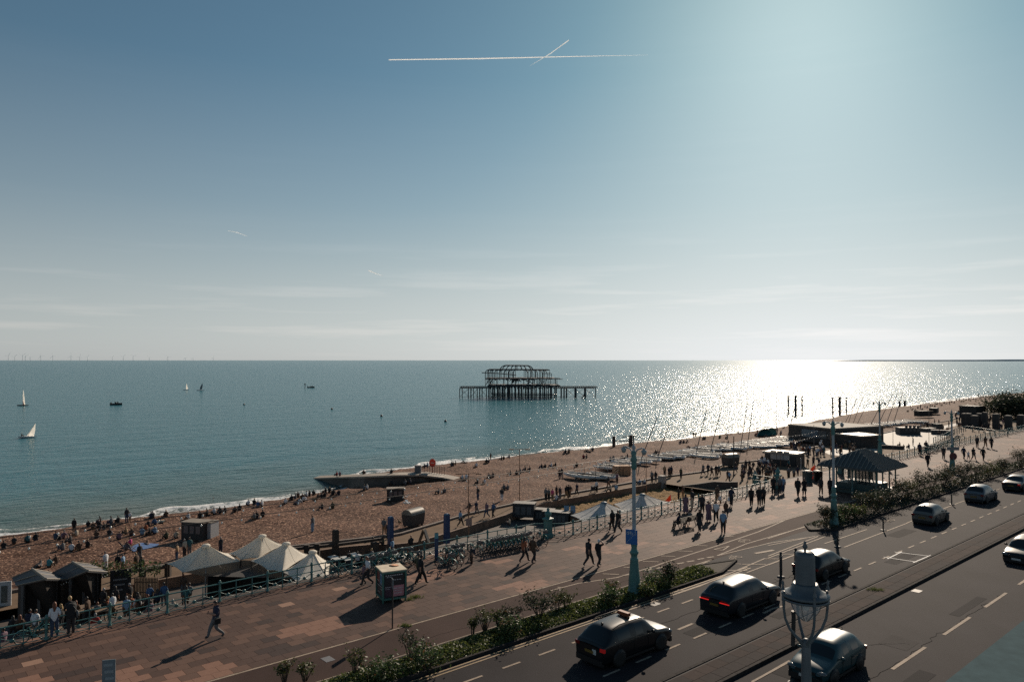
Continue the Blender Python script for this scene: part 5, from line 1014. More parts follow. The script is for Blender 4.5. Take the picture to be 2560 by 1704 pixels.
def car(label, center, heading, pm, L=4.5, Wd=1.82, Hh=1.6, kind='suv', lit=None, taxi=False, group='cars on the seafront road', rails=False, aerial=False):
    t = thing('car', label, 'car', center, zturn(heading), group); w = Wd / 2; r_ = .34 if Hh > 1.5 else .31
    hb = {'suv': .60, 'hatch': .61, 'saloon': .62}[kind] * Hh
    # stations: fraction from the tail, lower-body top height, roof height (None: no cabin), roof half width factor, tag
    if kind == 'saloon': ST = [(0, .50, None), (.03, .60, None), (.15, .63, None), (.20, .64, .66), (.33, .64, .96), (.36, .64, .98), (.52, .63, 1.0), (.55, .63, 1.0), (.62, .62, .96), (.65, .62, .93), (.76, .60, .62), (.80, .58, None), (.93, .50, None), (.985, .42, None), (1, .32, None)]
    elif kind == 'hatch': ST = [(0, .52, None), (.02, .60, None), (.05, .62, .64), (.15, .62, .96), (.18, .62, .98), (.38, .61, 1.0), (.41, .61, 1.0), (.56, .60, .985), (.60, .60, .955), (.64, .60, .92), (.77, .58, .60), (.80, .56, None), (.92, .50, None), (.985, .42, None), (1, .30, None)]
    else: ST = [(0, .54, None), (.015, .62, None), (.04, .63, .65), (.13, .63, .93), (.165, .63, .965), (.40, .61, 1.0), (.43, .61, 1.0), (.57, .60, .985), (.605, .60, .96), (.64, .60, .93), (.745, .585, .60), (.785, .565, None), (.92, .52, None), (.985, .45, None), (1, .32, None)]
    mb = MB(); rows = []; z0 = .20
    for f, b, rf in ST:
        y = (f - .5) * L; nose = 1 - .16 * max(0, (f - .86) / .14) ** 2 - .10 * max(0, (.10 - f) / .10) ** 2; ww = w * nose; zb = b * Hh
        if rf is None: up = [(ww * .93, zb), (ww * .80, zb + .035), (ww * .45, zb + .065), (0, zb + .075)]
        else: rr = .74 if rf > .8 else .86; zt = rf * Hh; up = [(ww * .965, zb), (w * rr, zt - .05 if rf > .7 else zt), (w * rr * .55, zt + .0 + (.03 if rf > .7 else .02)), (0, zt + (.045 if rf > .7 else .03))]
        half = [(ww * .86, z0), (ww * .97, z0 + .12), (ww * 1.0, .42 * Hh + 0), (ww * .985, zb - .10)] + up
        row = [Vector((x, y, z)) for x, z in half] + [Vector((-x, y, z)) for x, z in half[-2::-1]]; rows.append(row)
    nn = len(rows[0]); vs = [v for row in rows for v in row]; mb.add(vs, [])
    cab = [i for i, q in enumerate(ST) if q[2] is not None]; c0, c1 = cab[0], cab[-1]; thin = [i for i in range(c0, c1) if ST[i+1][0] - ST[i][0] < .045]
    for i in range(len(rows) - 1):
        for j in range(nn - 1):
            k = 0; incab = c0 <= i < c1
            side = j in (4, nn - 6); top = 5 <= j <= nn - 7
            if incab and side and i not in thin and i != c0 and i != c1 - 1: k = 1
            if incab and top:
                if i == c1 - 1 : k = 2
                elif i == c0: k = 3
            mb.f.append((i*nn+j, (i+1)*nn+j, (i+1)*nn+j+1, i*nn+j+1)); mb.m.append(k); mb.sm.append(True)
        mb.f.append((i*nn, i*nn+nn-1, (i+1)*nn+nn-1, (i+1)*nn)); mb.m.append(0); mb.sm.append(True)
    mb.f.append(tuple(range(nn))[::-1]); mb.m.append(0); mb.sm.append(False); e = (len(rows) - 1) * nn; mb.f.append(tuple(range(e, e + nn))); mb.m.append(0); mb.sm.append(False)
    for f in range(len(mb.f)): mb.f[f] = mb.f[f][::-1]
    body, sw, ws, rw = split_eval(mb, 'car', 4, 2)
    bo = obj('body', body, pm, t)
    for sg in (-1, 1):
        b2 = MB(); 
        fs = [f for f in sw.f if sum(sw.v[i][0] for i in f) * sg > 0]; used = sorted({i for f in fs for i in f}); ix = {i: n_ for n_, i in enumerate(used)}; b2.add([sw.v[i] for i in used], [tuple(ix[i] for i in f) for f in fs], 0, True); obj('side_window', b2, carglass, t)
    obj('windscreen', ws, carglass, t); obj('rear_window', rw, carglass, t)
    am = MB(); am.lathe([(0, -.035), (r_ + .075, -.035), (r_ + .075, .03), (0, .03)], 18); am.v = [(z, x, y) for x, y, z in am.v]; ame = am.mesh('wheel_arch', trim)
    tm = MB(); tm.lathe([(r_ * .62, -.11), (r_ * .94, -.115), (r_, -.07), (r_, .07), (r_ * .94, .115), (r_ * .62, .11)], 20); tm.v = [(z, x, y) for x, y, z in tm.v]; tme = tm.mesh('tyre', tyre)
    rm = MB(); rm.lathe([(0, .075), (r_ * .18, .085), (r_ * .2, .06), (r_ * .6, .06), (r_ * .64, .10)], 20); rm.v = [(z, x, y) for x, y, z in rm.v]
    for q in range(5): a = 2 * math.pi * q / 5; rm.box((.085, math.cos(a) * r_ * .36, math.sin(a) * r_ * .36), (.03, r_ * .62, r_ * .14), rx=a)
    rme = rm.mesh('rim', rim)
    for y in (-.5 * L + .175 * L + .1, .5 * L - .20 * L):
        for sg in (-1, 1):
            link('wheel_arch', ame, t, (sg * (w - .012), y, r_ + .02), 0); wh = link('wheel', None, t, (sg * (w - .09), y, r_), 0 if sg > 0 else math.pi); link('tyre', tme, wh); link('rim', rme, wh)
    yr, yf = -.5 * L, .5 * L
    for sg in (-1, 1):
        m_ = MB(); m_.ell((sg * (w * .74), yf - .16, .40 * Hh), (.22, .17, .09), 10, 7); obj('headlight', m_, headl, t)
        m_ = MB()
        if lit == 'bar': m_.box((sg * w * .62, yr - .012, .50 * Hh), (w * .56, .05, .035))
        else: m_.box((sg * w * .80, yr + .03, .52 * Hh), (w * .28, .10, .15))
        obj('tail_light', m_, redon if lit == 'bar' else (redon2 if (lit == 'one' and sg > 0) else redl), t)
        m_ = MB(); m_.ell((sg * (w + .09), .5 * L - .345 * L, hb + .07), (.11, .07, .075), 8, 6); m_.tube([(sg * (w - .06), .5 * L - .35 * L, hb), (sg * (w + .06), .5 * L - .345 * L, hb + .04)], .025, 5); obj('door_mirror', m_, pm, t)
        for y in (-.06, .17): m_ = MB(); m_.box((sg * (w * .985 + .012), y * L - .28, hb - .14), (.03, .18, .03)); obj('door_handle', m_, trim, t)
        for y in (-.10, .105): m_ = MB(); m_.box((sg * (w * 1.0), y * L + .02, .38 * Hh + .05), (.012, .012, .42)); obj('door_seam', m_, trim, t)
        m_ = MB(); m_.box((sg * (w * .94), 0, .24), (.05, L * .5, .10)); obj('sill', m_, trim, t)
        if rails: m_ = MB(); m_.tube([(sg * w * .70, -.34 * L, Hh * .95), (sg * w * .72, -.25 * L, Hh + .035), (sg * w * .72, .03 * L, Hh + .05), (sg * w * .70, .08 * L, Hh * .97)], .022, 5); obj('roof_rail', m_, trim, t)
    for nm, y, z, d in (('rear_bumper', yr + .02, .30, .16), ('front_bumper', yf - .06, .28, .16)): m_ = MB(); m_.box((0, y, z), (Wd * .84, d, .24)); obj(nm, m_, trim, t)
    m_ = MB(); m_.box((0, yr - .035, .40 * Hh), (.52, .02, .12)); obj('number_plate', m_, ylp, t); m_ = MB(); m_.box((0, yf + .03, .25 * Hh), (.52, .02, .12)); obj('number_plate', m_, whp, t)
    m_ = MB(); m_.box((0, yf - .005, .37 * Hh), (Wd * .5, .04, .13)); obj('grille', m_, trim, t)
    m_ = MB(); m_.tube([(0, -.33 * L, Hh * .98), (0, -.345 * L, Hh + .09)], [.035, .012], 6); m_.ell((0, -.33 * L, Hh + .0), (.05, .09, .04), 8, 5); obj('roof_aerial', m_, trim, t)
    if aerial: m_ = MB(); m_.tube([(0, -.05 * L, Hh), (0, -.12 * L, Hh + .30)], [.012, .006], 5); obj('whip_aerial', m_, trim, t)
    if taxi:
        m_ = MB(); m_.box((0, -.02 * L, Hh + .13), (.62, .20, .16)); obj('taxi_sign', m_, mat('taxi_sign', (.22, .055, .02), .5), t); m_ = MB(); m_.box((.30, yr - .03, .42 * Hh), (.22, .02, .22)); obj('licence_plate', m_, whp, t)
    return t
def carpix(label, r_, wa, wb, **kw):
    """wa, wb: photo points of the two road-touching wheels on the side towards the viewer (rear, front)"""
    a, b = P(r_, *wa), P(r_, *wb); d = (b - a).normalized(); hd = math.degrees(math.atan2(d.x, d.y)); side = Vector((d.y, -d.x, 0)); side = side if side.y < 0 else -side
    Wd = kw.get('Wd', 1.82); c = (a + b) / 2 - side * (Wd / 2 - .1); return car(label, c, hd, **kw)
dk = paint('black', (.005, .006, .008)); dkb = paint('dark_blue', (.007, .010, .015)); silver = paint('silver', (.10, .11, .12)); beige = paint('beige', (.115, .11, .098)); tealp = paint('teal', (.016, .050, .058))
s_t = lambda s, p: W(s, p)
car('black taxi with an orange roof sign and roof rails, nearest of the cars driving away', W(*SP(P('R4', 690, 1190) + Vector((0, 0, 0)))) if False else s_t(27.0, -22.7), HEAD + .8, dk, L=4.85, Wd=1.88, Hh=1.69, kind='suv', lit='one', taxi=True, rails=True)
car('dark grey saloon-roofed SUV with its red brake lights lit', s_t(36.9, -22.7), HEAD, dkb, L=5.3, Wd=2.0, Hh=1.63, kind='suv', lit='bar')
car('dark car half hidden behind the ornate lantern', s_t(46.3, -22.7), HEAD, dk, L=4.5, Wd=1.80, Hh=1.50, kind='hatch', aerial=True)
car('small pale-roofed hatchback driving away along the road', P('B2', 1500, 1235) + Vector((.5, .5, 0)), HEAD, beige, L=3.95, Wd=1.74, Hh=1.52, kind='hatch', aerial=True)
car('silver hatchback next to the dark shrubs', P('B2', 1950, 1045) + Vector((.6, .6, 0)), HEAD, silver, L=4.3, Wd=1.80, Hh=1.56, kind='hatch')
car('dark saloon with dim red tail lights, furthest along the road', P('B2', 2280, 940) + Vector((.6, .6, 0)), HEAD, dkb, L=4.7, Wd=1.82, Hh=1.46, kind='saloon', lit='one')
car('teal hatchback below the lantern, coming towards the viewer', P('R5', 585, 1400) + Vector((-.1, .15, 0)), HEAD + 180, tealp, L=4.05, Wd=1.76, Hh=1.50, kind='hatch', aerial=True)
car('black car coming towards the viewer at the frame edge beyond the traffic island', P('R5', 2330, 370) + Vector((.6, .4, 0)), HEAD + 180, dk, L=4.4, Wd=1.8, Hh=1.48, kind='hatch')

# ------------------------------------------------------------------ bicycles
bgreen = mat('bike_mint', (.055, .20, .185), .4); balu = mat('bike_alloy', (.13, .135, .14), .4, metal=.5); bblk = mat('bike_black', (.015, .015, .015), .6); bwht = mat('bike_white', (.16, .20, .20), .5)
def bike_proto():
    t = thing('bicycle', 'x', 'bicycle'); r = .33; fm = MB(); H_, F_, B_, S_, Q_ = (0, .38, .92), (0, .52, r), (0, -.06, .28), (0, -.22, .80), (0, -.50, r)
    for a, b, w in ((H_, B_, .030), ((0, .36, .84), (0, -.1, .44), .024), (B_, S_, .022), (B_, Q_, .016), (S_, Q_, .014), (H_, F_, .020), ((0, .34, 1.0), H_, .018)): fm.tube([a, b], w, 6)
    obj('frame', fm, bgreen, t); tm = MB(); n = 22
    tm.v = []; ring = [(0, r * math.cos(2 * math.pi * j / n), r * math.sin(2 * math.pi * j / n)) for j in range(n + 1)]; tm.tube(ring, .022, 5, cap=False); 
    tme = tm.mesh('tyre', bblk); sp = MB(); sp.tube([(0, v[1] * .92, v[2] * .92) for v in ring], .010, 4, cap=False); sp.tube([(-.05, 0, 0), (.05, 0, 0)], .03, 6)
    for j in range(0, n, 2): sp.tube([(0, 0, 0), (0, ring[j][1] * .92, ring[j][2] * .92)], .0035, 3, cap=False)
    spe = sp.mesh('rim', balu)
    for y in (.52, -.50): w_ = link('wheel', None, t, (0, y, r)); link('tyre', tme, w_); link('rim', spe, w_)
    h = MB(); h.tube([(-.30, .18, 1.02), (-.22, .30, 1.04), (0, .34, 1.02), (.22, .30, 1.04), (.30, .18, 1.02)], .014, 5); obj('handlebar', h, balu, t)
    s_ = MB(); s_.add([(-.09, -.36, .86), (.09, -.36, .86), (.02, -.08, .85), (-.02, -.08, .85), (-.08, -.35, .92), (.08, -.35, .92), (.02, -.08, .89), (-.02, -.08, .89)], [(0,3,2,1),(4,5,6,7),(0,1,5,4),(1,2,6,5),(2,3,7,6),(3,0,4,7)]); s_.tube([(0, -.22, .78), (0, -.23, .87)], .016, 5); obj('saddle', s_, bblk, t)
    for y, a0, a1 in ((.52, 20, 150), (-.50, 40, 200)): m_ = MB(); pts = [(0, y + (r + .04) * math.cos(rad(a)), r + (r + .04) * math.sin(rad(a))) for a in range(a0, a1 + 1, 13)]; vs = []; [vs.extend([(-.035, p[1], p[2]), (.035, p[1], p[2])]) for p in pts]; m_.add(vs, [(2*i, 2*i+1, 2*i+3, 2*i+2) for i in range(len(pts) - 1)]); obj('mudguard', m_, bgreen, t)
    bk = MB(); bk.box((0, .52, .86), (.30, .22, .04))
    for x, y, dx, dy in ((-.15, .52, .02, .22), (.15, .52, .02, .22), (0, .63, .3, .02), (0, .41, .3, .02)): bk.box((x, y, .95), (dx, dy, .16))
    obj('basket', bk, balu, t); ck = MB(); ck.lathe([(.09, -.01), (.09, .01)], 10); ck.v = [(z + .04, x - .06, y + .28) for x, y, z in ck.v]; ck.box((.08, -.06, .19), (.03, .03, .17)); ck.box((-.08, -.06, .37), (.03, .03, .17)); obj('crank', ck, bblk, t)
    dg = MB(); dg.add([(.0, -.58, .62), (.0, -.40, .66), (.0, -.42, .40), (.0, -.60, .36)], [(0,1,2,3)]); obj('rear_panel', dg, bwht, t); return t
bp = bike_proto(); first = [True]
ORD = ['first', 'second', 'third', 'fourth', 'fifth', 'sixth', 'seventh', 'eighth', 'ninth', 'tenth', 'eleventh', 'twelfth', 'thirteenth', 'fourteenth', 'fifteenth', 'sixteenth', 'seventeenth', 'eighteenth', 'nineteenth', 'twentieth', 'twenty-first', 'twenty-second', 'twenty-third', 'twenty-fourth']
def bike(label, c, rz, lean=0.0, s=1.0):
    if first[0]: o = bp; first[0] = False; o.location = c; o.rotation_euler = (0, 0, rz); tag(o, label, 'bicycle', 'mint green hire bicycles')
    else: o = dup(bp, c, rz, label, 'mint green hire bicycles')
    o.rotation_euler = (0, lean, rz); o.scale = (s, s, s); return o
rb = random.Random(3)
for i, (x, y) in enumerate([(450, 1150), (530, 1150), (600, 1115), (915, 1070), (1130, 1030), (1200, 1015), (1270, 1000), (1340, 988), (1410, 975), (1480, 962), (1550, 950), (1620, 935), (1690, 922), (1760, 910), (1830, 880)]):      # front wheels out, tyre marks surveyed
    c = P('C5', x, y); s_, p_ = SP(c); bike('mint green hire bicycle parked nose out, %s along the railing from the totem' % ORD[i], W(s_ - .1, p_ - .75), ROAD - rad(90 + rb.uniform(0, 14)), rb.uniform(-.10, .10))
for i, (x, y) in enumerate([(985, 880), (1075, 850), (1180, 815), (1290, 790), (1400, 760), (1560, 745)]): c = P('C6', x, y); bike('mint green bicycle %s behind the poster kiosk along the railing' % ORD[i], c, ROAD - rad(60 + rb.uniform(0, 40)), rb.uniform(-.12, .12))
a, b = P('C8', 1052, 455), P('C8', 1350, 400); d = b - a; bike('mint green bicycle seen side-on leaning at the railing before the small canopy', (a + b) / 2, math.atan2(d.y, d.x) + math.pi / 2, .12)
bike('bicycle parked beyond the railing corner pedestal, front wheel towards the road', P('C5', 1970, 830), ROAD - rad(105), .05)
bike('bicycle standing apart from the row, just beside the totem', P('C5', 250, 1290), ROAD - rad(70), .06, 1.05)
bike('second bicycle beside the totem, tangled with the first', P('C5', 400, 1190), ROAD - rad(80), -.05); bike('bicycle parked just behind the dark-dressed walking man', P('C6', 1670, 800), ROAD - rad(85), .05)
bike('dark bicycle against the railing next to the two people watching the pub', P('C7', 500, 1340), ROAD + rad(8), .1)
for i in range(14): c = P('C1', 480 + i * 50, 1330 - i * 20 - (20 if i % 2 else 0)); bike('distant bicycle, %s in the rack where the far ramp begins' % ORD[i], c, ROAD - rad(80 + rb.uniform(0, 30)), rb.uniform(-.1, .1))
# bench on the promenade
def bench(label, c, rz):
    t = thing('park_bench', label, 'bench', c, rz); bw = mat('bench_wood', (.06, .042, .032), .7)
    for i in range(4): m_ = MB(); m_.box((0, -.12 + .13 * i, .45), (2.4, .10, .04)); obj('seat_slat', m_, bw, t)
    for i in range(4): m_ = MB(); m_.box((0, -.24 - .06 * i, .56 + .12 * i), (2.4, .035, .09), rx=rad(14)); obj('back_slat', m_, bw, t)
    for x in (-1.1, 0, 1.1): m_ = MB(); m_.tube([(x, .34, 0), (x, .30, .44), (x, -.2, .43), (x, -.34, 0)], .035, 5); m_.tube([(x, -.2, .43), (x, -.44, .98)], .035, 5); m_.tube([(x, .30, .44), (x, .26, .68), (x, -.3, .70)], .03, 5); obj('iron_end', m_, black, t)
bench('dark slatted iron bench on the promenade facing the sea', P('B1', 1110, 1275), ROAD + rad(90))
# two slender bins and orange sail flags
for lab, x, yb, yt in (('grey-green rounded litter bin by the railing opening', 685, 1145, 945), ('black square litter bin beside the orange windbreak', 865, 1125, 945)):
    b = P('C2', x, yb); t = thing('litter_bin', lab, 'bin', b); h = PA('C2', x, yt, b.y).z; m_ = MB(); m_.lathe([(.52, 0), (.55, h * .85), (.58, h * .86), (.5, h)], 12 if x < 700 else 4, ph=math.pi / 4); obj('drum', m_, mat('bin_teal' if x < 700 else 'bin_black', (.06, .11, .12) if x < 700 else (.015, .015, .015), .5), t); m_ = MB(); m_.lathe([(.35, h * .9), (.58, h * .97), (.3, h * 1.05), (0, h * 1.07)], 12 if x < 700 else 4, ph=math.pi / 4); obj('hood', m_, black, t)
om = mat('orange_cloth', (.75, .18, .07), .7, transl=.4)
def sail_flag(label, r_, base, pts, z):
    b = P(r_, *base, z); t = thing('sail_flag', label, 'flag', b); q = [PA(r_, x, y, b.y) - b for x, y in pts]; m_ = MB(); m_.add(q + [v + Vector((0, .03, 0)) for v in q], [tuple(range(len(q))), tuple(range(len(q), 2 * len(q)))[::-1]]); obj('cloth', m_, om, t); m_ = MB(); m_.tube([(0, 0, 0), q[0]], .03, 5); obj('pole', m_, white, t)
sail_flag('orange triangular sail flag beside the grey canopy, with a pale emblem', 'C3', (262, 1345), [(258, 1210), (262, 1320), (255, 1350), (160, 1325)], ZT); sail_flag('tall orange curved windbreak flag between two litter bins', 'C2', (760, 1085), [(825, 850), (825, 960), (800, 1090), (725, 1090), (720, 1000), (745, 900), (790, 862)], 0.02)
# ------------------------------------------------------------------ dinghies drawn up on the shingle
hull_w = mat('hull_white', (.82, .81, .78), .35, noise=(1, .1)); hull_g = mat('hull_grey', (.34, .35, .36), .5, noise=(1, .2)); cover_d = mat('boat_cover', (.06, .065, .07), .7, noise=(2, .3)); spar = mat('alloy_spar', (.055, .055, .06), .6)
def dinghy_proto():
    t = thing('dinghy', 'x', 'boat'); mb = MB(); rows = []
    for f, w, z0 in ((0, .62, .12), (.25, .78, .05), (.55, .74, .05), (.8, .48, .12), (.96, .14, .24), (1, .02, .30)):
        y = (f - .5) * 4.4; rows.append([(-w, y, .46), (-w * .9, y, .2 + z0 * .5), (-w * .4, y, z0), (0, y, z0 - .02), (w * .4, y, z0), (w * .9, y, .2 + z0 * .5), (w, y, .46), (w * .5, y, .50), (0, y, .52), (-w * .5, y, .50)])
    n = 10; mb.add([v for q in rows for v in q], [(i*n+j, i*n+(j+1) % n, (i+1)*n+(j+1) % n, (i+1)*n+j) for i in range(5) for j in range(n)] + [tuple(range(n))[::-1]], 0, True); obj('hull', mb, hull_w, t)
    m_ = MB(); m_.add([(-.72,-2.05,.535),(.72,-2.05,.535),(.80,.4,.535),(.42,1.5,.545),(-.42,1.5,.545),(-.80,.4,.535)], [(0,1,2,3,4,5)]); obj('deck', m_, mat('deck_white', (.92, .91, .88), .45), t); m_ = MB(); m_.box((0, -.6, .55), (.6, 1.5, .05)); obj('cockpit', m_, hull_g, t); m_ = MB(); m_.box((0, -.1, .12), (1.7, .12, .2)); obj('launching_trolley', m_, steel, t); m_ = MB(); m_.tube([(.25, -2.2, .6), (.25, 1.7, .66)], .04, 5); obj('boom', m_, hull_w, t); return t
dp = dinghy_proto(); fd = [True]; dn = [0]
def dinghy(c, rz, label, mast=None, s=1.0, cov=False):
    if fd[0]: o = dp; fd[0] = False; o.location = c; o.rotation_euler = (0, 0, rz); tag(o, label, 'boat', 'dinghies drawn up on the shingle')
    else: o = dup(dp, c, rz, label, 'dinghies drawn up on the shingle')
    o.scale = (s, s, s); dn[0] += 1
    if cov: m_ = MB(); m_.add([(-.7,-2.1,.48),(.7,-2.1,.48),(.75,.8,.48),(0,2.0,.5),(-.75,.8,.48),(0,-1.9,.72),(0,.9,.70)], [(0,1,5),(1,2,6,5),(2,3,6),(3,4,6),(4,0,5,6)]); obj('cover', m_, cover_d, o)
    if mast: v = mast - c; M_ = Matrix.Rotation(-rz, 3, 'Z'); v = M_ @ v / s; m_ = MB(); m_.tube([(0, .5, .5), v], [.07, .05], 5); obj('mast', m_, spar, o)
    return o
rows_ = [('C4', [(560,760),(760,775),(930,760),(1060,625),(1150,590),(1330,540),(1500,520),(1650,490)]), ('C3', [(90,615),(250,600),(350,570),(450,560),(560,545),(640,520),(760,545),(830,600),(880,560),(760,500),(900,470),(1010,455),(1080,470),(1180,440),(1260,410),(1330,450),(1430,430),(1530,400),(1640,370),(1700,425),(1760,360),(1830,345),(1900,340),(1980,330),(2060,320),(2150,310),(2250,290),(2330,290),(1850,420),(1990,400),(2110,390),(2230,370)]), ('B2', [(1010,385),(1080,378),(1150,370),(1215,362),(1280,352),(1350,345),(1400,352)])]
masts = {('C3', 760, 500): ('B1', 1308, 228), ('C3', 1010, 455): ('B1', 1440, 212), ('C3', 1640, 370): ('B1', 1725, 150), ('C4', 1650, 490): ('B1', 868, 290), ('C3', 90, 615): ('B1', 975, 352), ('C3', 1530, 400): ('B1', 1670, 160), ('C3', 2330, 290): ('B2', 310, 200), ('B2', 1010, 385): ('B2', 1098, 140), ('B2', 1080, 378): ('B2', 1183, 85), ('B2', 1150, 370): ('B2', 1225, 85), ('B2', 1215, 362): ('B2', 1272, 73)}
i_ = 0; lm_ = {'C4': 'in the near boat park by the mesh fence', 'C3': 'in the long boat row above the path', 'B2': 'in the far boat park past the beach building'}
for r_, ps in rows_:
    for n_, (x, y) in enumerate(ps):
        c = B(r_, x, y) + Vector((0, 0, .1)); k = masts.get((r_, x, y)); cov = hsh(x, y) > .66
        lab = '%s dinghy%s, %s %s' % ('dark-covered' if cov else 'white', ' with a leaning mast' if k else '', (ORD + ['twenty-fifth', 'twenty-sixth', 'twenty-seventh', 'twenty-eighth', 'twenty-ninth', 'thirtieth', 'thirty-first', 'thirty-second'])[n_], lm_[r_])
        dinghy(c, zturn(-58 + 26 * (hsh(x, y + 1) - .5)), lab[:140], PA(k[0], k[1], k[2], c.y) if k else None, 1.3, cov)
for n_, (b, tp) in enumerate([((770, 372), (868, 118)), ((800, 374), (858, 135)), ((842, 378), (915, 120)), ((880, 380), (975, 130))]):
    c = P('B2', *b, ZL); dinghy(c, zturn(-50), 'white dinghy with a tall raked mast behind the flat-roofed building, %s' % ['steepest of four', 'second of four', 'third of four', 'last of four'][n_], PA('B2', *tp, c.y), 1.0)
# mesh fence and plywood boxes of the boat park
t = thing('mesh_fence', 'sagging wire fence on thin posts round the boat park', 'fence'); pf = [B('C4', *q) for q in [(490,740),(660,770),(840,800),(1110,800),(1240,700),(1400,650),(1510,660),(1640,620)]]
for a in pf: m_ = MB(); m_.tube([a, a + Vector((0, 0, 2.0))], .035, 5); obj('post', m_, iron, t)
for z in (.5, 1.0, 1.5, 1.9): m_ = MB(); m_.tube([a + Vector((0, 0, z - .06 * (i % 2))) for i, a in enumerate(pf)], .012, 4); obj('wire', m_, iron, t)
c = B('C4', 1265, 690); t = thing('plywood_crate', 'bare plywood crate between the upturned boats', 'crate', c, rad(12)); m_ = MB(); m_.box((0, 0, .75), (2.6, 1.6, 1.5)); obj('panel', m_, mat('plywood', (.42, .24, .13), .8, noise=(3, .2)), t)
for x in (-1.25, 0, 1.25): m_ = MB(); m_.box((x, -.82, .75), (.09, .05, 1.5)); obj('batten', m_, wood, t)
# beach shelters
def popup(label, r_, x, y, w, h, c, m):
    t = thing('beach_tent', label, 'tent', B(r_, x, y), rad(15), 'small pop-up tents on the shingle'); mb = MB(); vs = []; K = 8
    for i in range(K + 1):
        a = math.pi * i / K
        for j in range(6): b = math.pi / 2 * j / 5; vs.append((-w * math.cos(a), 1.4 * math.sin(b) * math.sin(a) - .5, h * math.sin(a) * math.cos(b)))
    mb.add(vs, [(i*6+j, (i+1)*6+j, (i+1)*6+j+1, i*6+j+1) for i in range(K) for j in range(5)], 0, True); obj('shell', mb, m, t); p_ = MB(); p_.tube([(-w * math.cos(math.pi*i/8), -.5, h * math.sin(math.pi*i/8) + .02) for i in range(9)], .03, 4); obj('hoop', p_, black, t); return t
popup('dark teal pop-up beach tent near the waterline', 'C3', 1865, 205, 2.0, 1.9, None, mat('tent_teal', (.03, .17, .19), .6)); popup('pale mint pop-up beach tent beside the dark teal one', 'C3', 1985, 192, 1.6, 2.0, None, mat('tent_mint', (.20, .48, .42), .6))
# gull gliding over the path, picnic cloth, pushchair, chalk-white swell details
def gull(label, c, rz, s=1.0):
    t = thing('gull', label, 'bird', c, rz); mb = MB(); mb.ell((0, 0, 0), (.09, .26, .085), 8, 7); mb.ell((0, .25, .05), (.055, .07, .055), 7, 6); mb.add([(0,-.22,.02),(.09,-.42,.0),(-.09,-.42,.0),(0,-.3,.03)], [(0,1,3),(0,3,2)])
    for sg in (-1, 1): mb.add([(sg*.05,.12,.03),(sg*.05,-.10,.03),(sg*.36,-.02,.17),(sg*.36,.16,.18),(sg*.74,-.14,.06)], [(0,1,2,3),(3,2,4)])
    mb.add([(-.02,.31,.05),(.02,.31,.05),(0,.38,.03)], [(0,1,2)]); obj('body', mb, mat('feather_white', (.72, .72, .70), .7), t); t.scale = (s, s, s)
gull('white gull gliding low over the shingle by the dark box', PA('B5', 1350, 630, 82), rad(100), 1.5); gull('pale gull at the foot of the dark box with a seated figure', B('B5', 1340, 590) + Vector((0, 0, .2)), rad(40), 1.1)
a = [B('R1', *q) + Vector((0, 0, .06)) for q in [(1085,440),(1180,395),(1345,405),(1330,425),(1130,470)]]; mb = MB(); mb.add(a, [tuple(range(5))]); mb.add([v + Vector((0,0,-.05)) for v in a], [tuple(range(5))[::-1]]); o = obj('picnic_blanket', mb, mat('blanket_blue', (.05, .12, .28), .9, noise=(3, .6))); tag(o, 'blue patterned picnic blanket spread on the shingle', 'blanket')
def deckchair(label, c, rz):
    t = thing('deck_chair', label, 'chair', c, rz)
    for sg in (-1, 1): m_ = MB(); m_.tube([(sg*.3, -.5, 1.0), (sg*.3, .5, .05)], .025, 4); m_.tube([(sg*.26, -.45, .02), (sg*.26, .45, .5)], .025, 4); obj('frame_leg', m_, wood, t)
    m_ = MB(); m_.add([(-.28,-.48,.98),(.28,-.48,.98),(.28,-.1,.42),(-.28,-.1,.42),(.28,.35,.38),(-.28,.35,.38)], [(0,1,2,3),(3,2,4,5)]); obj('sling', m_, mat('sling_navy', (.05, .07, .12), .8), t)
deckchair('low deck chair beside the blue picnic blanket', B('R1', 1040, 455), rad(-40)); deckchair('second deck chair at the edge of the picnic blanket', B('R1', 1100, 470), rad(-30))
def pram(label, c, rz):
    t = thing('pushchair', label, 'pushchair', c, rz); mb = MB(); mb.add([(-.25,-.3,.5),(.25,-.3,.5),(.25,.3,.45),(-.25,.3,.45),(-.25,-.4,1.0),(.25,-.4,1.0),(.25,.1,1.15),(-.25,.1,1.15)], [(0,3,2,1),(0,1,5,4),(4,5,6,7),(1,2,6,5),(3,0,4,7)]); obj('seat', mb, mat('pram_cloth', (.03, .035, .045), .8), t); m_ = MB()
    for sg in (-1, 1): m_.tube([(sg*.26, -.75, 1.05), (sg*.26, .3, .2)], .018, 4); m_.tube([(sg*.26, -.45, .15), (sg*.26, .1, .6)], .018, 4)
    obj('frame', m_, black, t)
    for x in (-.28, .28):
        for y in (-.45, .35): w_ = MB(); w_.lathe([(0, -.02), (.14, -.02), (.14, .02), (0, .02)], 9); w_.v = [(z, x_, y_) for x_, y_, z in w_.v]; obj('wheel', w_, black, t, (x, y, .14))
pram('dark pushchair on the path beside a person in a white top', P('C4', 800, 1000, ZL), rad(10))
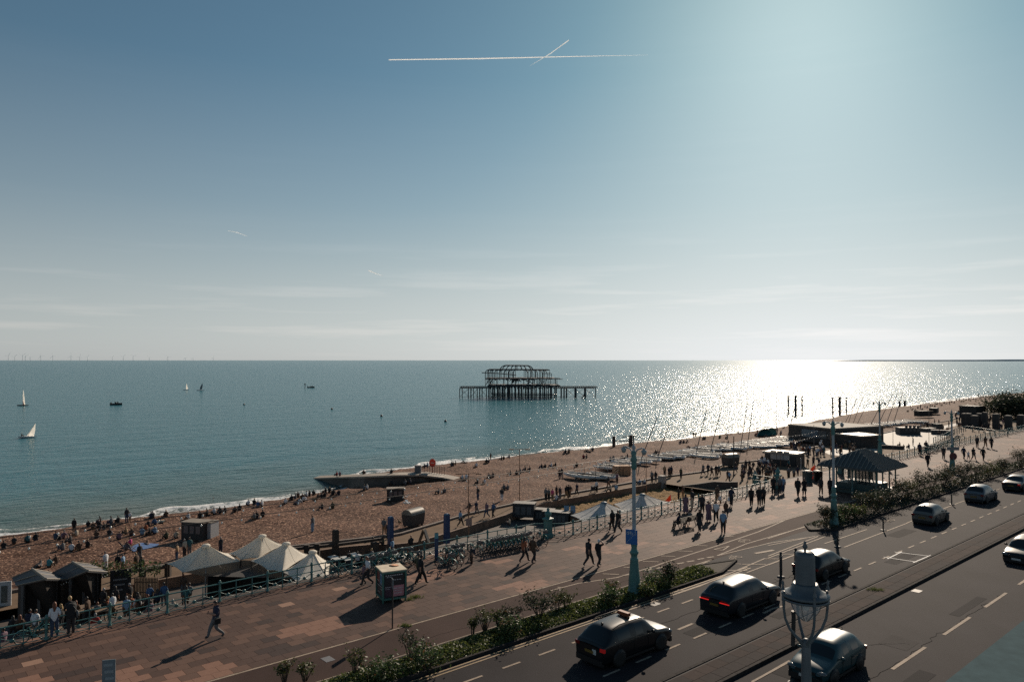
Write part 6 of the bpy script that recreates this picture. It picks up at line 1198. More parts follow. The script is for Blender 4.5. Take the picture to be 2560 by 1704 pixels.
# cafe terrace tables under the wall
for i, (x, y) in enumerate([(470, 680), (630, 690), (780, 640), (1190, 625), (1420, 640), (1000, 660)]):
    c = P('C6', x, y, ZT + .75); t = thing('cafe_table', 'pale cafe table on the lower terrace, %s along the railing from the small canopy' % ORD[i], 'table', Vector((c.x, c.y, ZT)), ROAD, 'cafe tables on the lower terrace'); m_ = MB(); m_.box((0, 0, .74), (1.6, .8, .05)); obj('top', m_, mat('table_top', (.5, .5, .47), .5), t)
    for x_ in (-.7, .7): m_ = MB(); m_.box((x_, 0, .36), (.06, .6, .72)); obj('leg', m_, iron, t)
for i, (x, y) in enumerate([(700, 1080), (1250, 850), (1500, 840), (1800, 800), (560, 1120)]):
    c = P('C7', x, y, ZT + 1.9); c.z = ZT + 1.15; t = thing('pub_table', 'wooden pub bench table on the terrace below the huts, %s from the frame edge' % ORD[i], 'table', Vector((c.x, c.y, c.z)), ROAD, 'pub tables below the huts'); m_ = MB(); m_.box((0, 0, .75), (1.8, .8, .06)); obj('top', m_, wood, t)
    for sg in (-1, 1): m_ = MB(); m_.box((0, sg * .7, .45), (1.8, .28, .05)); obj('bench_plank', m_, wood, t); m_ = MB(); m_.tube([(sg*.7, -.7, -1.1), (sg*.7, -.3, .72)], .05, 4); m_.tube([(sg*.7, .7, -1.1), (sg*.7, .3, .72)], .05, 4); obj('leg', m_, wood, t)

# ------------------------------------------------------------------ vegetation
leafm = [mat('leaf_' + n_, c, .6, noise=(9, .35), transl=.35) for n_, c in (('olive', (.075, .085, .028)), ('green', (.055, .085, .03)), ('dull', (.034, .043, .024)), ('grass', (.10, .12, .035)))]; rustl = mat('leaf_rust', (.13, .07, .03), .7, transl=.35); stemm = mat('stem', (.07, .05, .035), .85)
def leaves(mb, n, fn, size, rr):
    for _ in range(n):
        p, sc2 = fn(); u = Vector((rr.gauss(0, 1), rr.gauss(0, 1), rr.gauss(0, .7))).normalized(); v = u.cross(Vector((rr.gauss(0, 1), rr.gauss(0, 1), rr.gauss(0, 1)))).normalized(); s = size * rr.uniform(.6, 1.3) * sc2
        mi = 0 if rr.random() > .06 else 1
        mb.add([p - u * s, p + v * s * .45, p + u * s, p - v * s * .45], [(0, 1, 2, 3)], mi)
def shrub(label, c, h, w, kind, dens=1.0, sparse=False, seed=0):
    rr = random.Random(seed * 77 + 5); t = thing('shrub', label, 'shrub', c, 0, 'shrubs of the roadside planting beds'); st = MB(); tips = []; nb = rr.randint(6, 9)
    for i in range(nb):
        a = 2 * math.pi * i / nb + rr.uniform(-.4, .4); e = rr.uniform(.35, 1.0) * w / 2; hh = h * rr.uniform(.65, 1.0); p0 = Vector((.06 * math.cos(a), .06 * math.sin(a), 0)); p1 = Vector((math.cos(a) * e * .5, math.sin(a) * e * .5, hh * .5)); p2 = Vector((math.cos(a) * e, math.sin(a) * e, hh))
        st.tube([p0, p1, p2], [.03, .02, .006], 5); tips.append((p1, p2))
        for _ in range(3): q = p1.lerp(p2, rr.uniform(.1, .8)); q2 = q + Vector((rr.uniform(-1, 1), rr.uniform(-1, 1), rr.uniform(.3, 1.2))) * .24 * w; st.tube([q, q2], [.012, .004], 4); tips.append((q, q2))
    obj('stem', st, stemm, t); lf = MB()
    def fn():
        a, b = rr.choice(tips); f = rr.random() ** .7; sp = .07 if sparse else .15; return a.lerp(b, f) + Vector((rr.gauss(0, sp), rr.gauss(0, sp), rr.gauss(0, sp))) * (.5 + w * .5), 1.0
    leaves(lf, int((300 if sparse else 700) * dens), fn, .07 if sparse else .085, rr); obj('foliage', lf, [leafm[kind], rustl], t); return t
def onbed(r_, x, y): return P(r_, x, y, .1)
sh = [('R2', 655, 1568, 1.5, 1.0, 0, 1), ('R2', 815, 1560, 1.3, 1.1, 0, 1), ('R2', 1215, 1540, 2.3, 1.3, 0, 1), ('R2', 1640, 1400, 2.2, 1.9, 2, 1), ('R2', 1760, 1470, 1.3, 2.2, 1, 0), ('R2', 1420, 1545, 1.1, 2.0, 1, 0), ('R3', 570, 1520, 1.4, 1.0, 0, 1), ('R3', 665, 1500, 1.9, 1.5, 0, 1), ('R3', 770, 1465, 1.6, 1.3, 0, 1), ('R3', 880, 1440, 1.6, 1.8, 2, 1), ('R3', 1090, 1395, 2.1, 2.2, 2, 0), ('R3', 1230, 1340, 1.7, 1.5, 0, 1), ('R3', 1300, 1318, 1.6, 1.4, 0, 1), ('R3', 1660, 1205, 1.2, 1.3, 0, 1), ('R4', 540, 770, 1.2, 1.7, 1, 0), ('R4', 950, 620, 1.1, 2.2, 1, 0), ('R4', 1085, 590, 2.0, 1.2, 2, 0), ('R4', 870, 690, .8, 1.2, 3, 0), ('R3', 860, 1530, 1.1, 1.6, 1, 0),
  ('B2', 595, 1255, 2.4, 2.0, 2, 0), ('B2', 690, 1240, 1.1, 1.5, 1, 0), ('B2', 770, 1205, 1.5, 2.0, 1, 0), ('B2', 860, 1190, 1.3, 1.8, 3, 0), ('B2', 940, 1150, 2.3, 2.6, 2, 0), ('B2', 1040, 1135, 2.0, 2.6, 2, 0), ('B2', 1130, 1090, 2.2, 2.6, 2, 0), ('B2', 1240, 1035, 2.5, 2.6, 2, 0), ('B2', 1330, 1010, 2.3, 2.6, 0, 0), ('B2', 1430, 990, 3.0, 3.0, 2, 0), ('B2', 1530, 960, 2.8, 2.6, 2, 0), ('B2', 1640, 920, 2.2, 2.6, 2, 0), ('B2', 1690, 890, 3.0, 3.0, 2, 0), ('B2', 1800, 870, 2.8, 3.0, 2, 0), ('B2', 1920, 850, 2.4, 3.0, 2, 0), ('B2', 2040, 825, 2.0, 3.0, 0, 0), ('B2', 2160, 790, 2.0, 3.0, 2, 0), ('B2', 2320, 740, 3.2, 3.6, 2, 0)]
kn_ = ['yellow-olive', 'fresh green', 'dark dull-green', 'pale grassy']
for i, (r_, x, y, h, w, k, sp) in enumerate(sh):
    near = r_ != 'B2'; n_ = i if near else i - 19
    lab = '%s %s shrub, %s from the %s of the %s planting bed' % (kn_[k], 'twiggy' if sp else 'bushy', (ORD + ['twenty-fifth'])[n_], 'bottom frame edge' if near else 'rounded nose', 'nearer' if near else 'shelter-side')
    shrub(lab, onbed(r_, x, y), h * (.60 if near else .72), w * (.75 if near else .72), k, .9 if near else 1.3, bool(sp), i)
# ground cover filling the beds
def cover(pa, pb, s0, s1, n, hgt, seed, mats_):
    rr = random.Random(seed); mb = MB()
    def fn():
        s_ = rr.uniform(s0, s1); p = rr.uniform(pa, pb); k = .45 + .75 * (math.sin(s_ * 1.3) * .5 + .5) * (.6 + .4 * math.sin(s_ * .47 + 1)); f = 1 - abs((p - (pa + pb) / 2) / (pb - pa) * 2) ** 3
        return W(s_, p, .1 + rr.random() * hgt * k * f + .02), 1.0
    leaves(mb, n, fn, .10, rr); o = struct('ground_cover', mb, mats_, kind='stuff'); return o
cover(PKB - .1, PL2 + .45, 5, 41, 17000, .32, 1, [leafm[3], leafm[1]]); cover(-27.7, -30.0, 58.5, 165, 17000, .42, 2, [leafm[2], rustl])
rr = random.Random(9)
def tuft(label, c, w, n=60):
    t = thing('weed_tuft', label, 'weed', c); mb = MB()
    for _ in range(n): a = rr.uniform(0, 6.28); d = rr.random() * w; p = Vector((math.cos(a) * d, math.sin(a) * d * .5, 0)); mb.add([p, p + Vector((.03, 0, 0)), p + Vector((rr.uniform(-.1, .1), rr.uniform(-.1, .1), rr.uniform(.06, .2)))], [(0, 1, 2)])
    obj('blade', mb, leafm[3], t)
tuft('grassy weed tuft growing from a crack by the poster kiosk', P('C6', 1690, 1285), .45); tuft('small weed tuft right beside the kiosk foot', P('C6', 1580, 1320), .35); tuft('weed tuft at the cycle path line beyond the sign post', P('R2', 1605, 1135), .3); tuft('dry weed clump growing on the traffic island', P('R5', 985, 640, .13), .55, 120); tuft('weed patch at the paving edge below the long kerb line', P('R3', 130, 1225), .4); tuft('mossy weed patch further along the paving edge', P('R3', 30, 1455), .35)
# hedge of the pub, ivy-like planting
t = thing('planter_hedge', 'leafy trough planting along the top of the pub name board', 'planting', P('R1', 1020, 640, -2.9)); mb = MB(); leaves(mb, 700, lambda: (Vector((rr.uniform(-3.4, 3.2), rr.uniform(-.5, .5), rr.uniform(-.5, .5) + .3)), 1.4), .09, rr); obj('foliage', mb, [leafm[1], rustl], t)
# trees at the far end of the promenade
def tree(label, c, h, w, seed):
    q = random.Random(seed); t = thing('tree', label, 'tree', c, 0, 'dark trees at the far end'); tr = MB(); tr.tube([(0, 0, 0), (.2, .1, h * .3), (.1, 0, h * .6)], [.32, .26, .12], 7)
    cl = []
    for i in range(9): a = q.uniform(0, 6.28); d = q.uniform(.2, .9) * w / 2; e = Vector((math.cos(a) * d, math.sin(a) * d, h * q.uniform(.5, .95))); tr.tube([(.15, .05, h * .38), e], [.12, .03], 5); cl.append(e)
    obj('trunk', tr, stemm, t); mb = MB()
    def fn(): e = q.choice(cl); r = w * .26; return e + Vector((q.gauss(0, r), q.gauss(0, r), q.gauss(0, r * .6))), 1.0
    leaves(mb, 2600, fn, .38, q); obj('crown', mb, [leafm[2], leafm[2]], t)
for i, (x, y, h, w) in enumerate([(2000, 640, 5.0, 9), (2110, 650, 5.4, 9), (2230, 660, 5.8, 10), (2350, 670, 6.2, 10)]): tree('dark spreading tree at the far end of the promenade, %s in the clump' % ORD[i], P('C1', x, y, ZL), h, w, 40 + i)

# ------------------------------------------------------------------ boats, buoys, turbines, trails
def sea_pt(r_, x, y): return P(r_, x, y, ZS)
sailw = mat('sail_white', (.9, .88, .84), .7, transl=.75); saild = mat('sail_grey', (.20, .22, .24), .8, transl=.2); hullk = mat('hull_dark', (.02, .022, .025), .5); spin = mat('sail_pink', (.75, .32, .25), .7, transl=.3)
def sailboat(label, r_, x, yb, tip, sail, sm, hm, s=1.0, crew=True, jib=None):
    """sail: outline in photo points, carried at the boat's own distance"""
    c = sea_pt(r_, x, yb); t = thing('sailing_dinghy', label, 'sailing boat', c, 0, 'sailing boats out at sea'); k = c.y / FPX; rel = lambda q: PA(r_, q[0], q[1], c.y) - c
    L_ = s; mb = MB(); rows = []
    for f, w, z in ((-.5, .20, .06), (-.2, .26, .0), (.15, .24, .02), (.4, .10, .12), (.5, .01, .20)): rows.append([(f * L_, -w * L_ * .6, .42), (f * L_, -w * L_ * .3, z), (f * L_, w * L_ * .3, z), (f * L_, w * L_ * .6, .42), (f * L_, 0, .46)])
    n = 5; mb.add([v for q in rows for v in q], [(i*n+j, i*n+(j+1) % n, (i+1)*n+(j+1) % n, (i+1)*n+j) for i in range(4) for j in range(n)] + [tuple(range(n))[::-1]], 0, True); obj('hull', mb, hm, t)
    q = [rel(p) for p in sail]; ce = sum(q, Vector()) / len(q) + Vector((0, -.4, 0)); m_ = MB(); m_.add(q + [ce], [(i, (i + 1) % len(q), len(q)) for i in range(len(q))], 0, True); m_.add([v + Vector((0, .04, 0)) for v in q + [ce]], [((i + 1) % len(q), i, len(q)) for i in range(len(q))], 0, True); obj('sail', m_, sm, t)
    m_ = MB(); m_.tube([Vector((rel(tip).x * .0 + rel(sail[0]).x * .3, .1, .3)), rel(tip)], [.07, .04], 5); obj('mast', m_, spar, t)
    if jib: q = [rel(p) + Vector((0, -.3, 0)) for p in jib[0]]; m_ = MB(); m_.add(q + [v + Vector((0, .04, 0)) for v in q], [tuple(range(len(q))), tuple(range(len(q), 2 * len(q)))[::-1]]); obj('jib', m_, jib[1], t)
    return t
sb1 = sailboat('nearest sailing dinghy with one wide white sail heeled over', 'B4', 250, 832, (315, 705), [(238, 815), (262, 785), (315, 705), (312, 770), (300, 820)], sailw, hull_w, 5.0)
sb2 = sailboat('dark-hulled catamaran with a tall narrow white and pink sail', 'B4', 207, 548, (206, 405), [(206, 405), (214, 440), (223, 538), (205, 540), (203, 470)], sailw, hullk, 5.4, jib=([(206, 500), (220, 538), (206, 540)], spin))
sb3 = sailboat('distant small white sailing boat, the smaller of a pair', 'B4', 1660, 408, (1661, 348), [(1661, 348), (1676, 395), (1666, 400), (1656, 398)], sailw, hull_w, 4.6)
sb4 = sailboat('distant sailing boat with a dark grey sail, right beside the small white one', 'B4', 1788, 412, (1804, 345), [(1804, 345), (1806, 375), (1798, 402), (1778, 404), (1784, 380)], saild, hull_w, 5.4)
def rib_boat(label, r_, x, y, s, n):
    c = sea_pt(r_, x, y); t = thing('motor_boat', label, 'boat', c, 0, 'small open boats at sea'); mb = MB(); rows = []
    for f, w in ((-.5, .16), (-.2, .2), (.2, .19), (.4, .10), (.52, .01)): rows.append([(f * s, -w * s, .75 + max(0, f) * .7), (f * s, -w * s * .6, .0), (f * s, w * s * .6, .0), (f * s, w * s, .75 + max(0, f) * .7), (f * s, 0, .5)])
    k = 5; mb.add([v for q in rows for v in q], [(i*k+j, i*k+(j+1) % k, (i+1)*k+(j+1) % k, (i+1)*k+j) for i in range(4) for j in range(k)] + [tuple(range(k))[::-1]], 0, True); obj('hull', mb, hullk, t); m_ = MB(); m_.box((-.45 * s, 0, .9), (.5, .5, .9)); m_.box((.0, 0, .9), (.5, .7, .8)); obj('engine', m_, trim, t); return c
rc1 = rib_boat('small dark open motor boat with two people on board', 'B4', 1035, 541, 5.6, 2); rc2 = rib_boat('distant low dark boat with two figures, near a buoy marker', 'B4', 2770, 388, 5.6, 2)
for lab, x, y in [('dark round buoy off the beach, the one nearest the motor boat', 2175, 541), ('dark buoy bobbing between the groyne and the pier', 3398, 643), ('dark buoy seaward of the groyne warning sign', 3969, 690), ('dark marker buoy beside the distant low boat', 2957, 580), ('small buoy far out beyond the pier ruin', 5760, 423), ('small buoy in the glitter near the leaning masts', 6416, 478)]:
    c = sea_pt('B4', x, y); t = thing('buoy', lab, 'buoy', c, 0, 'dark buoys off the beach'); m_ = MB(); m_.ell((0, 0, .2), (.5, .5, .4), 10, 7); m_.lathe([(.16, .5), (.12, .8), (0, .9)], 8); obj('float', m_, hullk, t)
c = sea_pt('B4', 2957 - 240, 392); t = thing('marker_post', 'thin dark marker with a round top near the distant low boat', 'marker', c); m_ = MB(); m_.tube([(0, 0, -1), (0, 0, 3)], .25, 6); m_.ell((0, 0, 3.2), (.6, .6, .6), 8, 6); obj('post', m_, hullk, t)
# wind farm on the horizon
turb = mat('turbine_grey', (.85, .88, .9), .8, transl=.3); tm = MB(); tm.tube([(0, 0, 0), (0, 0, 80)], [3, 2], 6); tme = tm.mesh('tower', turb); bm2 = MB(); bm2.box((0, 25, .3), (3.2, 56, 1)); bme2 = bm2.mesh('blade', turb)
for i, (x, h) in enumerate([(74, 45), (130, 34), (200, 48), (226, 42), (270, 30), (363, 46), (470, 44), (632, 42), (710, 34), (780, 30), (1000, 26), (1098, 36), (1186, 38), (1330, 26), (1495, 34), (1650, 22), (1720, 22), (1900, 22)]):
    D = 15000; b = PA('B4', x, 137, D); b.z = ZS - 4; s = (PA('B4', x, 137 - h * .8, D).z - ZS) / 80
    t = thing('wind_turbine', 'pale offshore wind turbine on the horizon, %s from the frame edge' % ORD[i], 'wind turbine', b, rad(20), 'offshore wind turbines'); t.scale = (s, s, s); link('tower', tme, t)
    for q in range(3): o = link('blade', bme2, t, (0, 0, 80)); o.rotation_euler = (rad(120 * q + 13 * i), 0, rad(90))
    t.rotation_euler = (0, 0, rad(0))
tr_m = mat('trail', (.95, .95, .95), 1.0, transl=.8); t_, b_, ln_ = ln_nodes(tr_m); b_.inputs['Alpha'].default_value = .4; b_.inputs['Specular IOR Level'].default_value = 0

# aircraft trails: thin bodies of ice cloud, high up
def trail(label, pts, D, w, dens):
    m = tr_m
    mb = MB(); q = [AT(px, py, D) for px, py in pts]; mb.tube(q, [w * f for f in dens], 8); t = obj('vapour_trail', mb, m); tag(t, label, 'vapour trail', 'aircraft trails in the sky')
trail('long straight white vapour trail across the upper sky', [(972, 150), (1200, 147), (1420, 142), (1620, 138)], 14000, 11, [.9, 1.1, .7, .1]); trail('short slanting vapour trail crossing the long one', [(1325, 165), (1375, 135), (1422, 101)], 14000, 12, [.1, .6, .8]); trail('tiny curved vapour trail low over the sea', [(921, 676), (940, 684), (960, 690)], 14000, 8, [1, .7, .1]); trail('faint short vapour trail low in the darker sky', [(570, 577), (592, 581), (618, 590)], 14000, 7, [.3, .7, .3])

# ------------------------------------------------------------------ people
SK = dict(pel=(0,0,.95,.125), wai=(0,0,1.10,.115), che=(0,.0,1.30,.135), nek=(0,0,1.47,.06), hd=(0,.02,1.56,.05),
  shR=(.17,0,1.41,.062), elR=(.22,-.03,1.15,.044), wrR=(.23,.06,.92,.034), shL=(-.17,0,1.41,.062), elL=(-.22,-.03,1.15,.044), wrL=(-.23,.06,.92,.034),
  hpR=(.09,0,.90,.095), knR=(.10,.03,.50,.062), anR=(.10,0,.09,.042), toR=(.11,.15,.045,.036), hpL=(-.09,0,.90,.095), knL=(-.10,.03,.50,.062), anL=(-.10,0,.09,.042), toL=(-.11,.15,.045,.036))
ED = [('pel','wai',1),('wai','che',1),('che','nek',1),('nek','hd',0),('che','shR',1),('shR','elR',1),('elR','wrR',0),('che','shL',1),('shL','elL',1),('elL','wrL',0),('pel','hpR',2),('hpR','knR',2),('knR','anR',2),('anR','toR',3),('pel','hpL',2),('hpL','knL',2),('knL','anL',2),('anL','toL',3)]
def pose(**kw):
    s = {k: list(v) for k, v in SK.items()}
    for k, v in kw.items():
        for i, x in enumerate(v): s[k][i] = x
    return s
def shift_up(s, dy, dz, lean=0.0, keep=()):
    for k in ('wai','che','nek','hd','shR','shL','elR','elL','wrR','wrL'):
        if k in keep: continue
        h = s[k][2] - .95; s[k][1] += dy + h * lean; s[k][2] += dz
    return s
POSES = {}
POSES['stand'] = pose(); POSES['stand2'] = pose(knR=(.12,.06,.50), anR=(.14,.08,.09), toR=(.20,.20,.045), elR=(.25,-.08,1.17), wrR=(.17,.12,1.02))
POSES['walk'] = pose(knR=(.09,.24,.52), anR=(.09,.34,.12), toR=(.09,.49,.10), knL=(-.09,.04,.50), anL=(-.09,-.34,.16), toL=(-.10,-.22,.045), elR=(.23,-.16,1.17), wrR=(.22,-.16,.93), elL=(-.23,.06,1.16), wrL=(-.21,.26,.98))
POSES['walk2'] = pose(knL=(-.09,.22,.53), anL=(-.09,.24,.12), toL=(-.09,.39,.09), knR=(.09,.08,.50), anR=(.09,-.20,.13), toR=(.10,-.06,.045), elL=(-.23,-.12,1.17), wrL=(-.22,-.10,.93), elR=(.23,.04,1.16), wrR=(.21,.22,.97))
POSES['phone'] = pose(knR=(.09,.24,.52), anR=(.09,.34,.12), toR=(.09,.49,.10), knL=(-.09,.04,.50), anL=(-.09,-.34,.16), toL=(-.10,-.22,.045), elL=(-.22,.06,1.14), wrL=(-.10,.33,1.24), elR=(.23,-.10,1.15), wrR=(.20,.05,.92))
POSES['salute'] = pose(knL=(-.09,.20,.53), anL=(-.09,.20,.12), toL=(-.09,.35,.09), knR=(.09,.08,.50), anR=(.09,-.18,.13), toR=(.10,-.04,.045), elR=(.36,.14,1.50), wrR=(.14,.16,1.63))
POSES['lean'] = shift_up(pose(), .04, 0, .22); POSES['lean'].update(elR=[.24,.22,1.16,.044], wrR=[.12,.44,1.08,.034], elL=[-.24,.22,1.16,.044], wrL=[-.12,.44,1.08,.034])
def seat(dz, lean, kn, an, arms):
    s = shift_up(pose(), 0, dz, lean); s['pel'][2] += dz
    for q, sg in (('R', 1), ('L', -1)):
        s['hp' + q][2] += dz + .02; s['hp' + q][1] += .06; s['kn' + q][:3] = [sg * kn[0], kn[1], kn[2]]; s['an' + q][:3] = [sg * an[0], an[1], an[2]]; s['to' + q][:3] = [sg * an[0], an[1] + .14, an[2] - .03 if an[2] < .1 else an[2] + .1]
        s['el' + q][:3] = [sg * arms[0][0], arms[0][1], arms[0][2]]; s['wr' + q][:3] = [sg * arms[1][0], arms[1][1], arms[1][2]]
    return s
POSES['sit'] = seat(-.81, .12, (.13, .42, .46), (.11, .58, .07), ((.25, .12, .40), (.15, .36, .42)))
POSES['sitlong'] = seat(-.81, -.32, (.10, .46, .20), (.10, .88, .07), ((.28, -.24, .34), (.32, -.36, .06)))
POSES['sitbench'] = seat(-.42, -.06, (.12, .46, .50), (.12, .50, .08), ((.24, .05, .74), (.16, .30, .62)))
def liefn():
    s = {k: list(v) for k, v in SK.items()}
    for k, v in s.items():
        x, y, z, r = v; v[1] = (z - .95) * -1.0; v[2] = .13 + y * .4; 
    for k in ('nek', 'hd'): s[k][2] += .08
    s['knR'][2] += .32; s['elR'][2] = .10; return s
POSES['lie'] = liefn()
HT = {'sit': .94, 'sitlong': .9, 'sitbench': 1.30, 'lie': .35}
def build_pose(pn):
    s = POSES[pn]; names = list(SK); me = bpy.data.meshes.new('tmp'); me.from_pydata([s[n][:3] for n in names], [(names.index(a), names.index(b)) for a, b, _ in ED], []); o = bpy.data.objects.new('tmp', me); COL.objects.link(o)
    sk = o.modifiers.new('k', 'SKIN'); sk.use_smooth_shade = True; sl_ = me.skin_vertices[0].data
    for i, n in enumerate(names): sl_[i].radius = (s[n][3] * (1.62 if n in ('che', 'wai', 'pel') else 1.5), s[n][3] * (1.2 if n in ('che', 'wai', 'pel') else 1.5)); sl_[i].use_root = (n == 'pel')
    sb = o.modifiers.new('b', 'SUBSURF'); sb.levels = 1; sb.render_levels = 1
    ev = o.evaluated_get(bpy.context.evaluated_depsgraph_get()); em = ev.to_mesh(); mb = MB(); V = [v.co.copy() for v in em.vertices]; segs = [(Vector(s[a][:3]), Vector(s[b][:3]), m, s[a][3] + s[b][3]) for a, b, m in ED]
    def near(c):
        best = None
        for a, b, m, r in segs:
            d = b - a; f = max(0, min(1, (c - a).dot(d) / max(d.length_squared, 1e-6))); q = (c - a - d * f).length - r * .35
            if best is None or q < best[0]: best = (q, m)
        return best[1]
    o0 = len(mb.v); mb.v += [tuple(v) for v in V]
    for f in em.polygons: mb.f.append(tuple(f.vertices)); mb.m.append(near(f.center)); mb.sm.append(True)
    ev.to_mesh_clear(); bpy.data.objects.remove(o); bpy.data.meshes.remove(me)
    # head with nose, ears, eyes, hair cap
    nk, hd = Vector(s['nek'][:3]), Vector(s['hd'][:3]); up = (hd - nk).normalized(); fw = Vector((0, 1, 0)); fw = (fw - up * fw.dot(up)).normalized() if abs(fw.dot(up)) < .95 else Vector((0, 0, 1)); rt = fw.cross(up); c = hd + up * .085 + fw * .018; T = lambda x, y, z: c + rt * x + fw * y + up * z
    h = MB(); h.ell((0, 0, 0), (.076, .095, .118), 12, 9); i0 = len(mb.v); mb.v += [tuple(T(*v)) for v in h.v]
    for f in h.f:
        cz = sum(h.v[i][2] for i in f) / len(f); cy = sum(h.v[i][1] for i in f) / len(f); mb.f.append(tuple(i + i0 for i in f)); mb.m.append(4 if (cz > .045 or (cy < -.015 and cz > -.07)) else 0); mb.sm.append(True)
    mb.add([T(-.012,.088,-.02), T(.012,.088,-.02), T(0,.122,-.035), T(0,.09,.025)], [(0,1,2),(1,3,2),(3,0,2)], 0)
    for sg in (-1, 1):
        mb.add([T(sg*.02,.0905,.018), T(sg*.042,.084,.018), T(sg*.042,.086,.006), T(sg*.02,.092,.006)], [(0,1,2,3)], 4)
        e = MB(); e.ell((sg * .079, -.005, -.005), (.012, .022, .032), 6, 5); i0 = len(mb.v); mb.v += [tuple(T(*v)) for v in e.v]; [(mb.f.append(tuple(i + i0 for i in f)), mb.m.append(0), mb.sm.append(True)) for f in e.f]
    mb.add([T(-.022,.0925,-.062), T(.022,.0925,-.062), T(.02,.088,-.07), T(-.02,.088,-.07)], [(0,1,2,3)], 3)
    # hands: palm grown from the wrist, four bent fingers and a thumb rooted in it
    for q, sg in (('R', 1), ('L', -1)):
        w, e = Vector(s['wr' + q][:3]), Vector(s['el' + q][:3]); d = (w - e).normalized(); sd = Vector((0, 1, 0)) if abs(d.y) < .8 else Vector((-sg, 0, 0)); sd = (sd - d * sd.dot(d)).normalized(); nn = d.cross(sd) * sg
        mb.tube([w - d * .01, w + d * .045, w + d * .085], [.030, .038, .030], 6, 0)
        for j, (off, ln_) in enumerate(((-.026, .055), (-.009, .070), (.009, .075), (.026, .065))):
            a = w + d * .075 + sd * off; b = a + d * ln_ * .6 + nn * .006; mb.tube([a, b, b + d * ln_ * .38 + nn * .022], [.010, .0085, .006], 5, 0)
        a = w + d * .035 + sd * .030; mb.tube([a, a + d * .03 + sd * .022 + nn * .012, a + d * .06 + sd * .022 + nn * .03], [.012, .010, .007], 5, 0)
    return mb, T
skins = [mat('skin_%d' % i, c, .6) for i, c in enumerate([(.42, .24, .17), (.34, .19, .13), (.16, .08, .05)])]; shoe_d = mat('shoe_dark', (.02, .02, .02), .6); shoe_w = mat('shoe_white', (.6, .6, .58), .6)
CL = dict(black=(.012,.012,.014), charcoal=(.03,.03,.033), navy=(.016,.022,.05), grey=(.13,.135,.14), white=(.68,.69,.70), cream=(.50,.43,.33), brown=(.085,.048,.03), tan=(.28,.18,.10), blue=(.05,.11,.22), denim=(.04,.065,.115), turquoise=(.05,.24,.28), pink=(.60,.08,.20), mauve=(.16,.10,.13), olive=(.06,.065,.035), red=(.30,.03,.025), rust=(.30,.09,.035), teal=(.03,.11,.12), skyblue=(.20,.32,.45), green=(.05,.13,.06))
def cloth(c): return mat('cloth_' + c, CL[c], .85, noise=(9, .12))
HAIR = dict(dark=(.012,.010,.009), auburn=(.14,.04,.015), blond=(.38,.24,.10), grey=(.25,.24,.23), brown=(.04,.022,.013))
def hairm(h): return mat('hair_' + h, HAIR[h], .55)
PM, PT = {}, {}
for pn in POSES: b_, T_ = build_pose(pn); PM[pn] = b_.mesh('person', [skins[0], cloth('black'), cloth('black'), shoe_d, hairm('dark')]); PT[pn] = T_
def hairmesh(T, style):
    h = MB(); mb = MB(); h.ell((0, -.008, .018), (.086, .103, .118), 12, 9); keep = [f for f in h.f if not (sum(h.v[i][1] for i in f) / len(f) > .035 and sum(h.v[i][2] for i in f) / len(f) < .06) and sum(h.v[i][2] for i in f) / len(f) > (-.07 if style != 'short' else -.035)]
    mb.add([T(*v) for v in h.v], keep, 0, True)
    if style == 'long':
        l = MB(); l.lathe([(.082, .03), (.092, -.08), (.10, -.20), (.085, -.33), (.03, -.40)], 10); fs = [f for f in l.f if sum(l.v[i][1] for i in f) / len(f) < .035]; mb.add([T(v[0] * 1.0, v[1] * .75 - .035, v[2]) for v in l.v], fs, 0, True)
    if style == 'cap': mb.add([T(-.07,.07,.05), T(.07,.07,.05), T(.06,.17,.035), T(-.06,.17,.035)], [(0,1,2,3)])
    return mb
HM = {}
